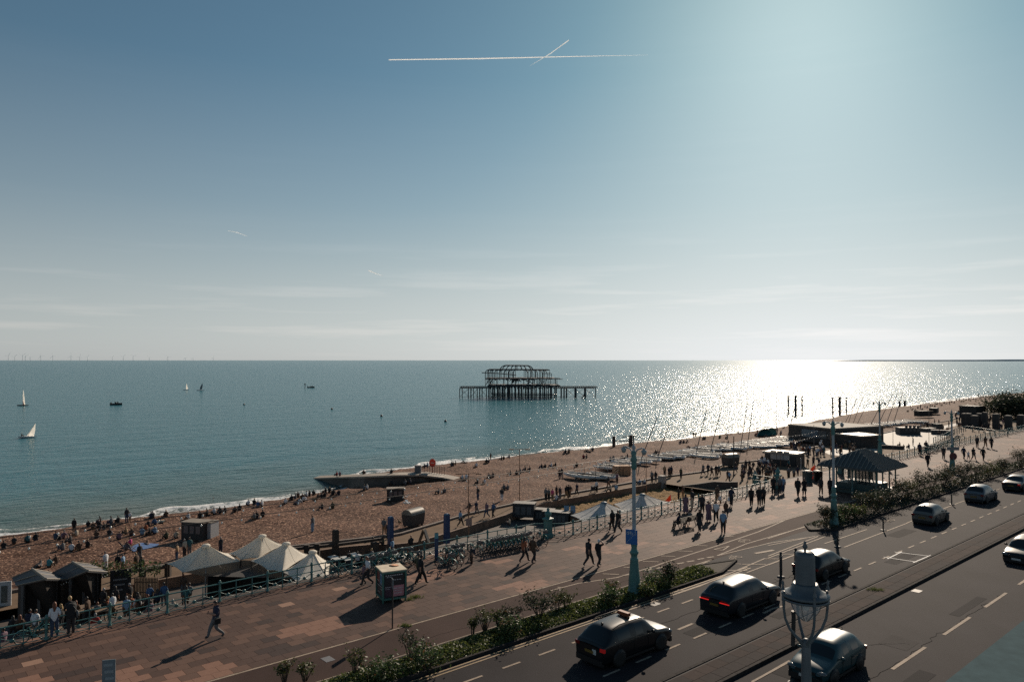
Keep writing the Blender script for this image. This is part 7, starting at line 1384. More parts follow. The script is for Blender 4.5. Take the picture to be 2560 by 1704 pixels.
def person(label, c, heading, pn='stand', top='black', bottom='charcoal', hair='dark', h=1.72, skin=0, style=None, shorts=False, sleeves=True, bag=None, dress=None, group=None, shoes='d', jacket=None):
    o = link('person', PM[pn], None, c, zturn(heading)); s = h / 1.74; o.scale = (s, s, s)
    ms = [skins[skin], cloth(top), cloth(bottom), shoe_d if shoes == 'd' else shoe_w, hairm(hair)]
    for i, m in enumerate(ms): o.material_slots[i].link = 'OBJECT'; o.material_slots[i].material = m
    tag(o, label, 'person', group)
    if style:
        k = (pn, style)
        if k not in HM: HM[k] = hairmesh(PT[pn], style).mesh('hair', hairm('dark'))
        q = link('cap' if style == 'cap' else 'hair', HM[k], o); q.material_slots[0].link = 'OBJECT'; q.material_slots[0].material = cloth('white') if style == 'cap' else hairm(hair)
    if dress:
        lo = {'long': .16, 'knee': .48}[dress]; mb = MB(); mb.lathe([(.13, 1.12), (.165, .95), (.20, .8), (.25, lo + .1), (.27, lo)], 14); mb.v = [(x, y * .8, z) for x, y, z in mb.v]; obj('skirt', mb, cloth(bottom), o)
    if shorts: pass
    if jacket: mb = MB(); mb.lathe([(.235, .80), (.225, 1.0), (.215, 1.2), (.22, 1.38), (.10, 1.47)], 12); mb.v = [(x, y * .66, z) for x, y, z in mb.v]; obj('coat', mb, cloth(jacket), o)
    if bag == 'pack': mb = MB(); mb.box((0, -.19, 1.25), (.30, .17, .44)); mb.box((0, -.29, 1.18), (.22, .06, .22)); q = obj('backpack', mb, cloth('navy'), o)
    if bag == 'shoulder': mb = MB(); mb.ell((.24, -.05, .95), (.07, .19, .15), 8, 6); mb.tube([(.24, .05, 1.05), (.02, .13, 1.35), (-.12, .0, 1.47), (.05, -.15, 1.35), (.24, -.12, 1.05)], .012, 4); obj('shoulder_bag', mb, cloth('tan' if top != 'black' else 'grey'), o)
    if bag == 'carrier': mb = MB(); mb.add([(.16,.0,.86),(.32,.0,.86),(.36,.0,.5),(.12,.0,.5),(.18,.16,.84),(.30,.16,.84),(.34,.18,.5),(.14,.18,.5)], [(0,1,2,3),(7,6,5,4),(0,4,5,1),(1,5,6,2),(2,6,7,3),(3,7,4,0)]); obj('carrier_bag', mb, cloth('white'), o)
    if bag == 'hip': mb = MB(); mb.box((-.24, .02, .86), (.12, .26, .26)); mb.box((.10, .36, 1.25), (.08, .012, .15), rx=.5); obj('hip_bag', mb, cloth('black'), o)
    return o
SEA_H = HEAD - 90        # heading out to sea
# ---- the people one can tell apart on the upper promenade
U = lambda r_, x, y: P(r_, x, y, .01)
GP = 'people on the upper promenade'
person('person striding past with a phone in hand, dark tee and pale trousers', U('R1', 1825, 1195), HEAD + 180, 'phone', 'navy', 'grey', h=1.80, style='short', bag='hip', group=GP)
person('auburn-haired person in a white blouse and jeans watching the pub from the railing', U('C7', 815, 1285), SEA_H + 8, 'stand2', 'white', 'denim', 'auburn', 1.70, style='long', group=GP)
person('blond person in a long dark coat with a grey shoulder bag at the railing', U('C7', 1070, 1235), SEA_H - 5, 'lean', 'black', 'charcoal', 'blond', 1.82, style='short', bag='shoulder', jacket='black', group=GP)
person('person with very long auburn hair, white shirt and dark jeans, by the kiosk', U('C8', 1760, 600), HEAD + 185, 'walk', 'white', 'charcoal', 'auburn', 1.70, style='long', group=GP)
person('child in brown walking close to the long-haired person by the kiosk', U('C8', 1700, 598), HEAD + 180, 'walk2', 'mauve', 'charcoal', 'brown', 1.28, style='short', group=GP)
person('person all in black with a dark coat striding behind the kiosk', U('C6', 1760, 1092), HEAD + 4, 'walk', 'black', 'black', h=1.78, style='short', jacket='black', group=GP)
person('half-hidden person walking on the far side of the black-coated one', U('C6', 1720, 1040), HEAD + 4, 'walk2', 'olive', 'charcoal', h=1.68, style='short', group=GP)
person('small child with a bright green-trimmed backpack beside the bicycles', U('C5', 708, 1212), HEAD + 190, 'stand', 'charcoal', 'brown', h=1.22, style='short', bag='pack', group=GP)
person('person in a rust-orange top and dark jeans walking by the bicycles', U('C5', 1640, 1178), HEAD, 'walk', 'rust', 'charcoal', h=1.68, style='long', group=GP)
person('person in a brown jacket beside the rust-orange top, walking by the bicycles', U('C5', 1800, 1190), HEAD, 'walk2', 'brown', 'charcoal', h=1.80, style='short', jacket='brown', group=GP)
person('person in a black coat and dark jeans, walking beside a white-capped one', U('R3', 1478, 985), HEAD + 4, 'walk', 'black', 'charcoal', h=1.80, style='short', jacket='charcoal', shoes='w', group=GP)
person('person in a black jacket and white cap with one hand raised to the face', U('R3', 1555, 992), HEAD + 4, 'salute', 'black', 'charcoal', h=1.78, style='cap', group=GP)
person('long-haired person in black resting an arm on the railing near the grey canopy', U('R3', 1665, 715), SEA_H + 20, 'walk2', 'black', 'charcoal', h=1.70, style='long', group=GP)
person('short-haired person in a black tee beside the railing, by the long-haired one', U('R3', 1712, 727), HEAD + 175, 'walk', 'black', 'charcoal', h=1.78, style='short', group=GP)
bc = P('B1', 1110, 1275); bd = Matrix.Rotation(ROAD + rad(90), 3, 'Z')
person('person in a grey hooded top sitting at the near end of the bench', bc + bd @ Vector((.75, .0, .0)), HEAD - 90, 'sitbench', 'grey', 'charcoal', 'dark', style='short', group='people on the promenade bench'); person('person in dark clothes sitting at the far end of the bench', bc + bd @ Vector((-.7, .0, .0)), HEAD - 90, 'sitbench', 'navy', 'charcoal', style='long', group='people on the promenade bench')
near = [('tall', 'B1', 1120, 1150, 20, 'stand', 'mauve', 'mauve', 'brown', 1.70, dict(dress='long', style='long'), 'person in a long dusty mauve dress standing at the railing'),
 ('', 'B1', 1180, 1112, SEA_H, 'stand2', 'charcoal', 'cream', 'dark', 1.80, dict(style='short'), 'person in a dark jacket and pale trousers leaning back to the railing'),
 ('', 'B1', 1268, 1150, 200, 'walk', 'charcoal', 'black', 'dark', 1.70, dict(style='long'), 'long-haired person in charcoal walking beyond the bench'),
 ('', 'B1', 1245, 1310, 205, 'walk2', 'black', 'charcoal', 'dark', 1.74, dict(dress='knee', style='long'), 'person in a dark knee-length dress closest to the bench'),
 ('', 'B1', 1325, 1222, 200, 'walk', 'mauve', 'mauve', 'dark', 1.72, dict(dress='long', style='long'), 'person in a mauve dress next to one in a white tee'),
 ('', 'B1', 1392, 1228, 205, 'walk', 'white', 'black', 'dark', 1.76, dict(style='short', shorts=True), 'person in a white tee and black shorts walking past the bench'),
 ('', 'B1', 1455, 1330, 200, 'stand', 'skyblue', 'charcoal', 'dark', 1.80, dict(style='short'), 'person in a pale blue top nearest the cycle path line'),
 ('', 'B1', 1478, 1180, 30, 'stand2', 'brown', 'charcoal', 'brown', 1.35, dict(style='short'), 'child in brown raising a hand behind the pale blue top'),
 ('', 'B1', 1402, 1075, 50, 'walk', 'brown', 'tan', 'dark', 1.80, dict(style='short', bag='carrier'), 'person in a brown coat carrying a pale bag along the railing'),
 ('', 'B1', 1528, 1085, 205, 'walk2', 'navy', 'charcoal', 'dark', 1.74, dict(style='short', bag='carrier'), 'person in navy with a carrier bag by the railing'),
 ('', 'B1', 1705, 1085, 195, 'walk', 'black', 'black', 'dark', 1.72, dict(style='long'), 'person in black walking alone past the stair pedestals'),
 ('', 'B1', 1775, 1085, 200, 'walk2', 'black', 'charcoal', 'dark', 1.80, dict(style='short', jacket='black'), 'person in a black coat, in front of another, by the stair head'),
 ('', 'B1', 1812, 1075, 200, 'walk', 'charcoal', 'black', 'brown', 1.72, dict(style='long'), 'long-haired person close behind the black coat by the stair head'),
 ('', 'C2', 95, 1345, 190, 'stand', 'black', 'black', 'dark', 1.82, dict(style='short'), 'person in black standing with legs apart beyond the stair pedestal'),
 ('', 'C2', 205, 1345, 195, 'walk2', 'grey', 'charcoal', 'dark', 1.74, dict(style='short'), 'person in a grey shirt walking with a blue-shirted one'),
 ('', 'C2', 262, 1330, 195, 'walk', 'skyblue', 'denim', 'dark', 1.70, dict(style='long'), 'person in a washed blue shirt walking with the grey-shirted one'),
 ('', 'C2', 520, 1385, 190, 'walk', 'black', 'black', 'brown', 1.84, dict(style='short', jacket='black'), 'person in a black suit jacket walking beside one in a dress'),
 ('', 'C2', 630, 1370, 190, 'stand2', 'black', 'black', 'brown', 1.70, dict(dress='knee', style='long'), 'person in a flared dark dress walking beside the suit jacket'),
 ('', 'C2', 915, 1355, 190, 'walk2', 'charcoal', 'black', 'dark', 1.74, dict(style='long', bag='shoulder'), 'person in charcoal with a shoulder bag close to the lamp column'),
 ('', 'C2', 1080, 1370, 190, 'stand', 'charcoal', 'black', 'grey', 1.78, dict(style='short', jacket='black'), 'person with crossed arms in a dark coat just beside the lamp column'),
 ('', 'B2', 1495, 740, 195, 'walk', 'black', 'black', 'dark', 1.80, dict(style='short', bag='pack'), 'person with a backpack walking beyond the shelter roof'),
 ('', 'B2', 1636, 668, 190, 'stand', 'charcoal', 'charcoal', 'dark', 1.80, dict(style='short'), 'broad person in charcoal standing near the parked bicycles'),
 ('', 'B2', 1815, 668, 60, 'walk2', 'navy', 'black', 'dark', 1.78, dict(style='short'), 'adult in navy walking in front of a child with pale top'),
 ('', 'B2', 1857, 672, 60, 'walk', 'white', 'grey', 'brown', 1.15, dict(style='short'), 'small child in a pale top between two dark-clad adults'),
 ('', 'B2', 1902, 675, 60, 'walk', 'black', 'charcoal', 'dark', 1.72, dict(style='long', bag='shoulder'), 'adult in black with a bag right behind the child in the pale top'),
 ('', 'B2', 1988, 682, 60, 'walk2', 'black', 'black', 'dark', 1.84, dict(style='short'), 'adult in black closing the family group with the small child'),
 ('', 'B2', 1935, 565, 50, 'stand', 'charcoal', 'black', 'dark', 1.80, dict(style='short'), 'person by the far railing with one in shorts alongside'),
 ('', 'B2', 2008, 565, 50, 'walk', 'brown', 'tan', 'dark', 1.76, dict(style='short'), 'person in tan shorts between two dark figures by the far railing'),
 ('', 'B2', 2062, 575, 50, 'walk2', 'black', 'black', 'dark', 1.82, dict(style='short'), 'tall dark person by the far ramp railing next to tan shorts'),
 ('', 'B2', 1422, 632, 190, 'stand', 'navy', 'black', 'dark', 1.80, dict(style='short'), 'broad navy-clad person at the railing by the near rack bicycle'),
 ('', 'B2', 1480, 606, 195, 'stand2', 'charcoal', 'black', 'dark', 1.74, dict(style='short'), 'person in charcoal locking a bicycle at the rack'),
 ('', 'B2', 985, 850, SEA_H, 'stand', 'brown', 'tan', 'dark', 1.76, dict(style='short'), 'bare-legged person standing behind the shelter'),
 ('', 'B2', 740, 820, SEA_H, 'lean', 'black', 'black', 'dark', 1.74, dict(style='short'), 'person in black leaning on the railing beside the shelter'),
 ('', 'B2', 790, 800, SEA_H, 'lean', 'charcoal', 'navy', 'dark', 1.70, dict(style='long'), 'long-haired person leaning on the railing behind the shelter glass')]
for _, r_, x, y, hd, pn, tp, bt, hr, h, kw, lab in near: person(lab, U(r_, x, y), hd, pn, tp, bt, hr, h, group=GP, **kw)
# ---- everyone else: tops, hair and places make the labels
SEEN = set(USED)
FIRSTS = ORD + ['twenty-fifth', 'twenty-sixth', 'twenty-seventh', 'twenty-eighth', 'twenty-ninth', 'thirtieth']
pk = random.Random(21); TOPS = ['black'] * 5 + ['charcoal'] * 4 + ['navy'] * 3 + ['grey', 'grey', 'white', 'white', 'white', 'blue', 'brown', 'olive', 'teal', 'cream', 'mauve', 'rust', 'denim', 'red']
BOTS = ['black', 'charcoal', 'charcoal', 'denim', 'navy', 'tan', 'grey', 'brown']; HRS = ['dark'] * 5 + ['brown'] * 3 + ['blond', 'auburn', 'grey']
POSEW = {'sit': 'sitting', 'sitlong': 'reclining', 'lie': 'lying down', 'stand': 'standing', 'stand2': 'standing', 'walk': 'walking', 'walk2': 'walking', 'lean': 'leaning forward', 'sitbench': 'seated'}
QUEUE = []
def crowd(place, group, zf, items, heading=None, style=False):
    for it in items:
        r_, x, y, pn = it[:4]; tp = it[4] if len(it) > 4 and it[4] else pk.choice(TOPS); bt = it[5] if len(it) > 5 and it[5] else pk.choice(BOTS); hr = it[6] if len(it) > 6 and it[6] else pk.choice(HRS)
        hgt = it[7] if len(it) > 7 else pk.uniform(1.60, 1.84); c = zf(r_, x, y); hd = heading if heading is not None else SEA_H
        hd = hd + pk.uniform(-50, 50) if not isinstance(heading, tuple) else pk.choice(heading) + pk.uniform(-12, 12)
        QUEUE.append(dict(place=place, group=group, c=c, pn=pn, tp=tp, bt=bt, hr=hr, h=hgt, hd=hd, sk=0 if pk.random() < .8 else 2, st=pk.choice(['short', 'short', 'long']) if style else None, size=HT.get(pn, 1.7) * hgt / c.y))
def settle(limit):
    """the largest people become things of their own; those too small to tell apart are one far crowd"""
    QUEUE.sort(key=lambda q: -q['size']); keep, rest = QUEUE[:limit], QUEUE[limit:]
    hn = {'dark': 'dark-haired', 'brown': 'brown-haired', 'blond': 'blond', 'auburn': 'auburn-haired', 'grey': 'grey-haired'}; sets = {}
    V = [lambda q: 'person in %s %s %s' % (q['tp'], POSEW[q['pn']], q['place']), lambda q: '%s person in %s %s %s' % (hn[q['hr']], q['tp'], POSEW[q['pn']], q['place']), lambda q: 'person in %s over %s %s %s' % (q['tp'], q['bt'], POSEW[q['pn']], q['place'])]
    cnt = [{} for _ in V]
    for q in keep:
        for i, f in enumerate(V): cnt[i].setdefault(f(q), []).append(q)
    for q in keep:
        for i, f in enumerate(V):
            if len(cnt[i][f(q)]) == 1: lab = f(q); break
        else:
            g = sorted(cnt[0][V[0](q)], key=lambda z: z['c'].x / z['c'].y); lab = '%s, %s from the left' % (V[0](q), FIRSTS[[id(z) for z in g].index(id(q))])
        person(lab, q['c'], q['hd'], q['pn'], q['tp'], q['bt'], q['hr'], q['h'], skin=q['sk'], group=q['group'], style=q['st'])
    mb = MB(); ms = []; ix = {}
    def mi(m):
        if m.name not in ix: ix[m.name] = len(ms); ms.append(m)
        return ix[m.name]
    for q in rest:
        me = PM[q['pn']]; k = [mi(m) for m in (skins[q['sk']], cloth(q['tp']), cloth(q['bt']), shoe_d, hairm(q['hr']))]; T = Matrix.Translation(q['c']) @ Matrix.Rotation(zturn(q['hd']), 4, 'Z') @ Matrix.Scale(q['h'] / 1.74, 4); o = len(mb.v)
        mb.v += [tuple(T @ v.co) for v in me.vertices]
        for f in me.polygons: mb.f.append(tuple(i + o for i in f.vertices)); mb.m.append(k[f.material_index]); mb.sm.append(True)
    if rest: struct('crowd', mb, ms, kind='stuff')
BZ = lambda r_, x, y: B(r_, x, y) + Vector((0, 0, -.02)); LZ = lambda r_, x, y: P(r_, x, y, ZL + .02); SI, SL2, LI, ST_, S2, WA, W2 = 'sit', 'sitlong', 'lie', 'stand', 'stand2', 'walk', 'walk2'
GB = 'people on the shingle'
def at_(place, items, group=GB, zf=BZ, heading=None): crowd(place, group, zf, items, heading)
at_('at the frame edge near the surf', [('R1',30,450,SI,'black'),('R1',120,405,SI),('R1',235,390,SI,'teal'),('R1',305,375,SI,'black')])
at_('in the circle above the huts', [('R1',465,365,SI),('R1',535,360,SL2),('R1',600,395,SI,'charcoal'),('R1',650,340,SI,'cream'),('R1',535,455,SI,'grey'),('R1',605,465,SI,'white'),('R1',670,455,SI,'brown'),('R1',735,435,SI,'black')])
at_('in the first surf-side group', [('R1',625,305,ST_,'black'),('R1',745,262,SI,'black'),('R1',785,280,SI,'brown','','brown'),('R1',830,262,SI,'black'),('R1',850,225,SI,'black'),('R1',885,280,SI,'black'),('R1',945,235,SI,'grey'),('R1',1000,228,SI,'black'),('R1',1070,218,ST_,'charcoal'),('R1',1097,215,ST_,'white','tan','dark',1.2),('R1',815,355,SI,'brown'),('R1',920,335,SI,'charcoal')])
at_('near the picnic blanket', [('R1',1010,368,SI,'mauve'),('R1',1105,415,SI,'pink','','dark'),('R1',1065,455,SL2,'grey'),('R1',1240,412,LI,'navy')])
at_('between picnic blanket and surf', [('R1',1070,322,SI,'tan','','blond'),('R1',1110,335,SI,'brown','','blond'),('R1',1200,330,SI,'skyblue'),('R1',1235,292,SI,'rust'),('R1',1270,332,SI,'black'),('R1',1310,318,SI,'skyblue'),('R1',1255,257,SI,'charcoal'),('R1',1310,242,SL2,'blue'),('R1',1355,220,LI,'cream'),('R1',1275,188,SI,'navy'),('R1',1295,186,SI,'charcoal'),('R1',1405,178,SI,'brown')])
at_('just before the dark storage box', [('R1',1410,360,SI,'olive'),('R1',1490,357,SI,'cream')])
at_('surf-side past the storage box', [('R1',1595,195,SI,'white'),('R1',1690,186,SI,'black'),('R1',1755,160,SI,'black'),('R1',1812,152,SI,'white'),('R1',1860,142,SI,'black'),('R1',1905,140,SI,'black'),('R1',1800,100,ST_,'white'),('R1',1985,138,SL2,'charcoal'),('R1',2025,122,SI,'charcoal'),('R1',2100,78,SI,'white'),('R1',2145,75,SI,'black'),('R1',2150,195,SI,'grey')])
at_('below the huts by the beach', [('R1',330,592,LI,'charcoal'),('R1',410,602,SI,'turquoise','','auburn'),('R1',475,568,SI,'brown','','auburn')])
at_('behind the pub and canopies', [('R1',1495,545,ST_,'tan'),('R1',1560,512,ST_,'cream'),('R1',1600,505,ST_,'teal'),('R1',1865,485,ST_,'charcoal'),('R1',890,640,ST_,'white','white'),('R1',993,640,ST_,'black'),('R1',1037,645,ST_,'skyblue'),('R1',1150,655,ST_,'brown','','blond'),('R1',1195,668,ST_,'olive'),('R1',1178,560,ST_,'charcoal')], 'people behind the beach bar')
at_('in the row before the groyne', [('B5',15,668,SI),('B5',60,662,SI),('B5',5,765,SI,'black'),('B5',60,758,SI,'black'),('B5',265,642,SI,'white'),('B5',320,608,SI,'black'),('B5',358,595,SI,'grey'),('B5',375,585,SI,'brown'),('B5',415,602,SI,'brown'),('B5',385,640,SL2,'white'),('B5',430,618,SL2,'white'),('B5',458,578,SI,'white'),('B5',482,572,SI,'black'),('B5',512,566,SI,'charcoal'),('B5',545,600,SL2,'black'),('B5',588,592,SI,'black'),('B5',615,585,SI,'black'),('B5',625,548,SI,'black'),('B5',655,542,SI,'black'),('B5',690,560,SL2,'charcoal'),('B5',742,560,SI,'black')], heading=None)
at_('in the pair on open shingle', [('B5',595,685,SI,'black','','blond'),('B5',685,682,SI,'olive','','blond')])
at_('alone on the open shingle', [('B5',505,890,ST_,'grey','skyblue','brown',1.85)])
top_ = lambda r_, x, y: PA(r_, x, y, sea_pt('B5', 900, 470).y + 8)
at_('on top of the groyne', [('B5',725,392,SI,'red'),('B5',748,390,SI,'mauve'),('B5',960,381,SI,'brown'),('B5',1210,372,SI,'black')], zf=lambda r_, x, y: PA(r_, x, y, next((a.y + (b.y - a.y) * .5 for a, b, xa, xb in zip(GTOP, GTOP[1:], (540, 700, 860, 1000, 1260), (700, 860, 1000, 1260, 1500)) if xa <= x <= xb), GTOP[4].y)))
at_('in the lee of the groyne', [('B5',965,520,SI,'grey'),('B5',995,512,SI,'white'),('B5',1213,470,SI,'charcoal'),('B5',1335,472,SI,'grey'),('B5',1380,465,SI,'navy')])
at_('beyond the red groyne sign', [('B5',1507,318,SI,'navy'),('B5',1535,313,SI,'skyblue'),('B5',1760,302,SI,'black'),('B5',1785,293,SI,'black'),('B5',1745,303,SI,'grey'),('B5',1860,276,LI,'charcoal'),('B5',1970,312,SI,'white'),('B5',2060,277,SI,'black'),('B5',2083,272,SI,'charcoal'),('B5',2095,245,ST_,'brown','tan','dark',1.5),('B5',2195,247,SI,'black'),('B5',2210,245,SI,'charcoal'),('B5',2265,232,SI,'grey')])
at_('on mid beach past the domed bin', [('B5',1635,550,SI,'grey'),('B5',1685,542,SI,'grey','','grey'),('B5',1845,422,SI,'white'),('B5',1878,418,SI,'white'),('B5',1980,468,SI,'black'),('B5',2045,460,SI,'white'),('B5',2082,408,SI,'grey'),('B5',2118,405,SI,'charcoal'),('B5',2215,515,SI,'grey'),('B5',2250,515,SI,'grey'),('B5',2195,612,ST_,'charcoal','white','dark',1.72)])
at_('behind the twin-headed lamp pole', [('R3',870,272,SI,'black'),('R3',915,270,SI,'charcoal'),('R3',948,262,SI,'grey'),('R3',985,242,SI,'black'),('R3',1022,240,SI,'black'),('R3',1115,221,SI,'black'),('R3',1190,212,SI,'white'),('R3',1140,220,SI,'black'),('R3',1222,206,SI,'charcoal'),('R3',1388,208,SI,'black'),('R3',1438,142,SI,'red'),('R3',1468,140,SI,'black'),('R3',1300,102,SI,'charcoal'),('R3',1325,100,SI,'tan'),('R3',1480,92,LI,'black'),('R3',1515,78,SI,'charcoal'),('R3',1250,306,WA,'black','charcoal'),('R3',1268,300,W2,'charcoal','denim')])
at_('near the boat park on the shingle', [('C4',1085,535,ST_,'grey'),('C4',1135,530,ST_,'grey'),('C4',1300,418,LI,'black'),('C4',1370,415,SI,'charcoal'),('C4',1830,352,SI,'charcoal'),('C4',1850,345,SL2,'navy'),('C4',720,325,LI,'charcoal'),('C4',800,305,SI,'black')])
at_('seaward of the boat row', [('C3',435,332,SI,'navy'),('C3',485,330,SI,'charcoal'),('C3',530,325,SL2,'navy'),('C3',590,408,LI,'charcoal'),('C3',700,422,SI,'grey'),('C3',820,270,SI,'grey'),('C3',850,268,SI,'grey'),('C3',1110,242,SI,'green'),('C3',1240,250,SI,'teal'),('C3',1145,362,SI,'black'),('C3',1165,355,SL2,'black'),('C3',1260,342,SI,'charcoal'),('C3',650,240,WA,'brown','black','dark',1.6),('C3',690,235,WA,'tan','black','dark',1.6),('C3',1757,195,ST_,'rust','red'),('C3',1735,200,SI,'red'),('C3',2060,175,SI,'charcoal'),('C3',2105,160,ST_,'grey'),('C3',2160,235,ST_,'navy'),('C3',2180,165,SI,'skyblue'),('C3',1910,240,SI,'charcoal'),('C3',2225,75,SI,'charcoal'),('C3',2090,95,SI,'black'),('C3',1440,165,LI,'tan'),('C3',1250,185,LI,'tan')])
GLP = 'people on the lower promenade'; rd_ = (HEAD, HEAD + 180)
at_('on the path behind the bicycles', [('C5',505,540,WA,'skyblue','black','dark',1.78),('C5',665,328,W2,'charcoal','brown'),('C5',790,335,WA,'navy','grey'),('C5',978,382,WA,'mauve','denim'),('C5',1098,385,W2,'blue','charcoal','grey'),('C5',820,70,ST_,'charcoal')], GLP, LZ, rd_)
at_('resting by the corner pedestal', [('C5',1390,520,SI,'cream','charcoal','dark')], GLP, lambda r_, x, y: P(r_, x, y, ZL))
at_('behind the sand court wall', [('C4',30,1125,ST_,'grey','black'),('C4',78,1118,ST_,'grey','charcoal'),('C4',138,1120,ST_,'pink','tan','dark',1.62),('C4',205,1080,ST_,'black'),('C4',195,1120,SI,'white'),('C4',262,1100,ST_,'charcoal'),('C4',360,1085,WA,'black'),('C4',395,1075,ST_,'black'),('C4',430,1062,W2,'charcoal'),('C4',540,1025,WA,'navy','charcoal'),('C4',860,985,ST_,'white','black'),('C4',1048,920,WA,'charcoal'),('C4',1195,840,ST_,'mauve'),('C4',1570,860,SI,'skyblue'),('C4',1655,855,SI,'white'),('C4',1480,845,SI,'black'),('C4',1765,825,ST_,'grey'),('C4',1825,815,ST_,'black')], GLP, LZ, rd_)
at_('perched on top of the low wall', [('C4',1100,965,SI,'cream'),('C4',1180,950,SI,'skyblue')], GLP, lambda r_, x, y: P(r_, x, y, ZL + .2))
at_('on the path below the boats', [('C3',150,905,ST_,'tan'),('C3',228,920,ST_,'charcoal'),('C3',265,905,ST_,'navy'),('C3',432,945,ST_,'olive','charcoal','blond'),('C3',820,880,WA,'grey'),('C3',905,875,W2,'navy'),('C3',965,905,WA,'black'),('C3',1045,900,ST_,'black'),('C3',1090,893,WA,'grey'),('C3',1243,995,WA,'charcoal','tan'),('C3',1275,1003,W2,'skyblue','charcoal'),('C3',1378,845,WA,'charcoal'),('C3',1500,845,ST_,'grey'),('C3',1560,800,ST_,'charcoal')], GLP, LZ, rd_)
at_('crowding the food kiosk', [('C3',1770,760,ST_,'grey'),('C3',1812,740,ST_,'white'),('C3',1850,760,ST_,'skyblue'),('C3',1880,735,ST_,'white'),('C3',1840,700,ST_,'charcoal'),('C3',1790,820,ST_,'black'),('C3',1940,760,ST_,'white'),('C3',1990,770,SI,'mauve'),('C3',2010,800,ST_,'charcoal'),('C3',2080,800,SI,'black'),('C3',2300,780,ST_,'teal'),('C3',2330,800,SI,'charcoal'),('C3',1950,680,ST_,'teal'),('C3',1760,900,ST_,'black'),('C3',1850,870,S2,'charcoal'),('C3',1800,960,ST_,'black'),('C3',1905,930,WA,'tan'),('C3',2305,935,ST_,'grey')], GLP, LZ)
at_('near the flat-roofed building', [('C2',400,560,ST_,'grey'),('C2',440,565,ST_,'mauve'),('C2',510,710,ST_,'navy'),('C2',570,735,ST_,'charcoal'),('C2',615,630,WA,'charcoal'),('C2',662,632,WA,'black'),('C2',728,645,ST_,'skyblue','grey'),('C2',790,690,W2,'charcoal'),('C2',845,712,ST_,'white'),('C2',870,705,ST_,'skyblue'),('C2',912,690,ST_,'mauve'),('C2',940,600,ST_,'charcoal'),('C2',690,885,WA,'olive','tan','dark',1.6),('C2',790,862,S2,'charcoal'),('C2',885,890,WA,'navy','mauve'),('C2',1190,605,ST_,'navy'),('C2',1255,640,WA,'black'),('C2',1480,675,ST_,'brown'),('C2',1500,610,ST_,'charcoal'),('C2',1350,480,ST_,'grey'),('C2',1400,500,ST_,'white'),('C2',1460,500,ST_,'navy'),('C2',1420,660,SI,'charcoal'),('C2',1625,490,WA,'black'),('C2',1850,500,ST_,'charcoal'),('C2',350,1065,ST_,'grey','charcoal','dark',1.5),('C2',450,1100,ST_,'grey'),('C2',515,1040,ST_,'navy'),('C2',650,960,SI,'teal'),('C2',1630,670,SI,'black'),('C2',1680,680,SI,'black'),('C2',1550,690,SI,'black')], GLP, LZ, rd_)
ex = random.Random(77)
at_('in the throng by the stairs', [('C3', ex.uniform(1480, 2100), ex.uniform(790, 980), ex.choice([ST_, S2, WA])) for _ in range(26)], GLP, LZ)
at_('in the far promenade throng', [('C2', ex.uniform(380, 1500), ex.uniform(470, 720), ex.choice([ST_, S2, WA, W2])) for _ in range(34)], GLP, LZ, rd_)
at_('on the far promenade', [('C1', ex.uniform(1050, 2330), ex.uniform(640, 900), ex.choice([ST_, WA, W2]), ex.choice(['black', 'charcoal', 'navy'])) for _ in range(34)], GLP, LZ, rd_)
at_('on the pale plaza', [('C1',250,1165,ST_,'grey'),('C1',75,1220,SI,'grey'),('C1',175,1215,SI,'navy'),('C1',5,1180,SI,'black'),('C1',750,985,WA,'black'),('C1',825,895,ST_,'charcoal'),('C1',700,850,SI,'black'),('C1',930,820,ST_,'black'),('C1',935,880,SI,'cream'),('C1',900,880,SI,'rust'),('C1',740,780,ST_,'charcoal'),('C1',660,770,ST_,'grey'),('C1',310,850,SI,'brown')], GLP, LZ)
at_('in the crowd past the container', [('C1',395 + 26 * i, 870 - (i * 37 % 40), ST_ if i % 3 else S2, 'black' if i % 2 else '') for i in range(10)], GLP, LZ)
at_('among the old pier posts', [('C1',1080,720,ST_,'navy'),('C1',1130,725,ST_,'charcoal'),('C1',1075,600,ST_,'black'),('C1',1110,590,ST_,'black'),('C1',1150,585,WA,'black'),('C1',1270,790,ST_,'skyblue'),('C1',1355,660,ST_,'black'),('C1',1385,640,ST_,'black'),('C1',1545,725,ST_,'charcoal'),('C1',1720,690,ST_,'charcoal'),('C1',1960,770,ST_,'mauve'),('C1',1930,650,ST_,'black'),('C1',1980,660,ST_,'black'),('C1',2020,660,ST_,'black')], GLP, LZ, rd_)
fp_ = [(x, 470 - (x - 250) * .19 + ((x * 7) % 60)) for x in range(160, 2300, 46)]
at_('among the far sunbathers', [('C1', x, y if y > 240 else 250, SI if (x // 46) % 4 else ST_, ['black', 'charcoal', 'navy', 'brown', 'grey', 'olive', 'rust'][(x // 46) % 7], ['black', 'denim', 'tan', 'charcoal', 'brown'][(x // 46) % 5]) for x, y in fp_])
at_('standing alone at the far waterline', [('C1',668,385,ST_,'brown','tan')]); 
# the two in the motor boats, and sailors
for lab, c, dx in [('crew member sitting amidships in the small dark motor boat', rc1, -.4), ('second crew member at the stern of the small dark motor boat', rc1, .9), ('figure seated in the distant low dark boat', rc2, .2), ('second figure in the distant low dark boat', rc2, 1.2)]: person(lab, c + Vector((dx, -.3, .55)), 0, 'sitbench', 'black', 'black', group='people in boats')
person('sailor leaning out behind the wide white sail', sb1.location + Vector((-1.6, -.5, .4)), 60, 'sit', 'charcoal', 'black', group='people in boats')
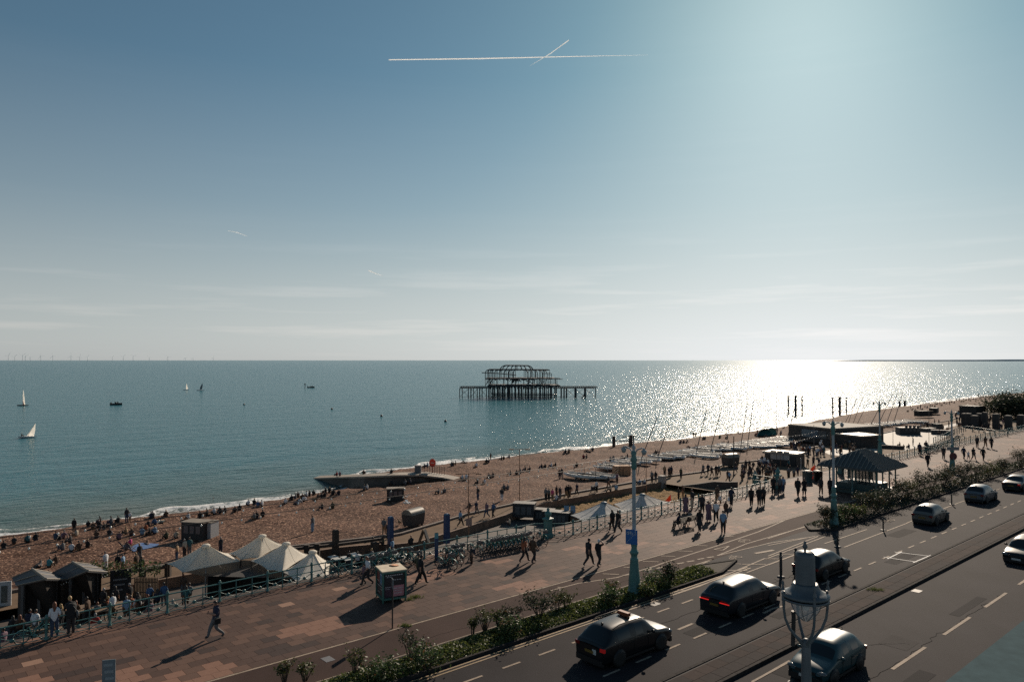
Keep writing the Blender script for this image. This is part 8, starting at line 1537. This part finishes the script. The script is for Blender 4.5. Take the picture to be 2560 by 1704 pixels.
# ---- pub terrace and cafe seats below the railing: heads show over the edge
def below(place, group, items, zg):
    for it in items:
        r_, x, y = it[:3]; pn = it[3]; hh = HT.get(pn, 1.70); z = zg + hh; c = P(r_, x, y, z); c.z = zg
        crowd(place, group, lambda *_: c, [(r_, x, y) + tuple(it[3:])], None, True)
below('on the pub terrace', 'people on the pub terrace', [('C7',450,880,S2,'navy'),('C7',535,890,S2,'white'),('C7',300,960,'sitbench','brown','','auburn'),('C7',690,980,'sitbench','black'),('C7',930,790,S2,'charcoal','','blond'),('C7',1145,750,'sitbench','brown'),('C7',1320,685,ST_,'brown'),('C7',1470,735,'sitbench','grey','','auburn'),('C7',1575,700,'sitbench','black'),('C7',1630,680,'sitbench','rust','','blond'),('C7',1700,625,ST_,'white','tan'),('C7',1560,550,ST_,'black'),('C7',1910,670,ST_,'skyblue'),('C7',1970,650,'sitbench','rust'),('C7',2075,650,'sitbench','white'),('C7',1960,470,ST_,'black'),('C7',2085,595,ST_,'black'),('C7',1440,930,'sitbench','red'),('C7',1740,500,ST_,'charcoal'),('R1',1265,735,S2,'blue'),('R1',1385,730,S2,'blue'),('R1',1550,660,S2,'brown'),('R1',1575,750,S2,'teal'),('R1',1600,740,'sitbench','grey'),('R1',1270,880,'sitbench','mauve'),('R1',1160,850,'sitbench','white'),('R1',1250,830,'sitbench','charcoal'),('R1',1330,790,'sitbench','navy'),('R1',1460,860,'sitbench','cream'),('R1',110,1010,'sitbench','charcoal'),('R1',30,1120,'sitbench','mauve')], ZT + 1.15)
below('at the cafe tables', 'people at the cafe tables', [('C6',680,580,'sitbench','black'),('C6',805,600,'sitbench','white'),('C6',1295,530,'sitbench','black','','blond'),('C6',1240,560,'sitbench','charcoal'),('C6',1480,555,'sitbench','cream'),('C6',1600,540,'sitbench','rust','','auburn'),('C6',1330,400,ST_,'skyblue','denim'),('C6',995,665,'sitbench','grey','','brown'),('C6',1020,560,'sitbench','grey')], ZT)
at_('seated on the cafe wall top', [('C6',1050,520,SI,'white','charcoal'),('C6',1205,500,SI,'olive','charcoal'),('C6',1620,490,SI,'charcoal','black')], 'people at the cafe tables', lambda r_, x, y: P(r_, x, y, ZL + .2)); at_('beside the navy post', [('C6',1205,345,WA,'grey','tan','dark',1.82),('C6',1270,400,ST_,'charcoal','black')], GLP, LZ)
at_('on the sand court', [('C3',395,1320,ST_,'charcoal'),('C3',470,1285,ST_,'brown')], GLP, lambda r_, x, y: P(r_, x, y, ZT + .1))
settle(300 - sum(1 for o in COL.objects if o.name.split('.')[0] == 'person'))
# dog and child by the wheeled bin
t = thing('dog', 'small sandy dog trotting on the shingle beside the wheeled bin', 'dog', B('C6', 1445, 195), rad(40)); mb = MB(); mb.ell((0, 0, .38), (.11, .30, .14), 8, 7); mb.ell((0, .22, .40), (.12, .14, .16), 8, 6); mb.tube([(0, .28, .45), (0, .40, .60)], [.07, .06], 6); mb.ell((0, .46, .64), (.07, .11, .075), 8, 6); mb.ell((0, .56, .61), (.035, .07, .035), 6, 5); mb.tube([(0, -.28, .44), (0, -.42, .58), (0, -.46, .70)], [.03, .022, .012], 5)
for sx_ in (-.07, .07): mb.tube([(sx_, .20, .36), (sx_, .22, .20), (sx_, .18, .02)], [.045, .03, .025], 5); mb.tube([(sx_, -.20, .38), (sx_, -.12, .24), (sx_, -.24, .14), (sx_, -.22, .02)], [.06, .04, .025, .022], 5); mb.add([(sx_ * .8, .44, .69), (sx_ * 1.2, .46, .66), (sx_ * 1.3, .42, .60)], [(0, 1, 2)])
obj('body', mb, mat('dog_sandy', (.30, .20, .12), .9), t)
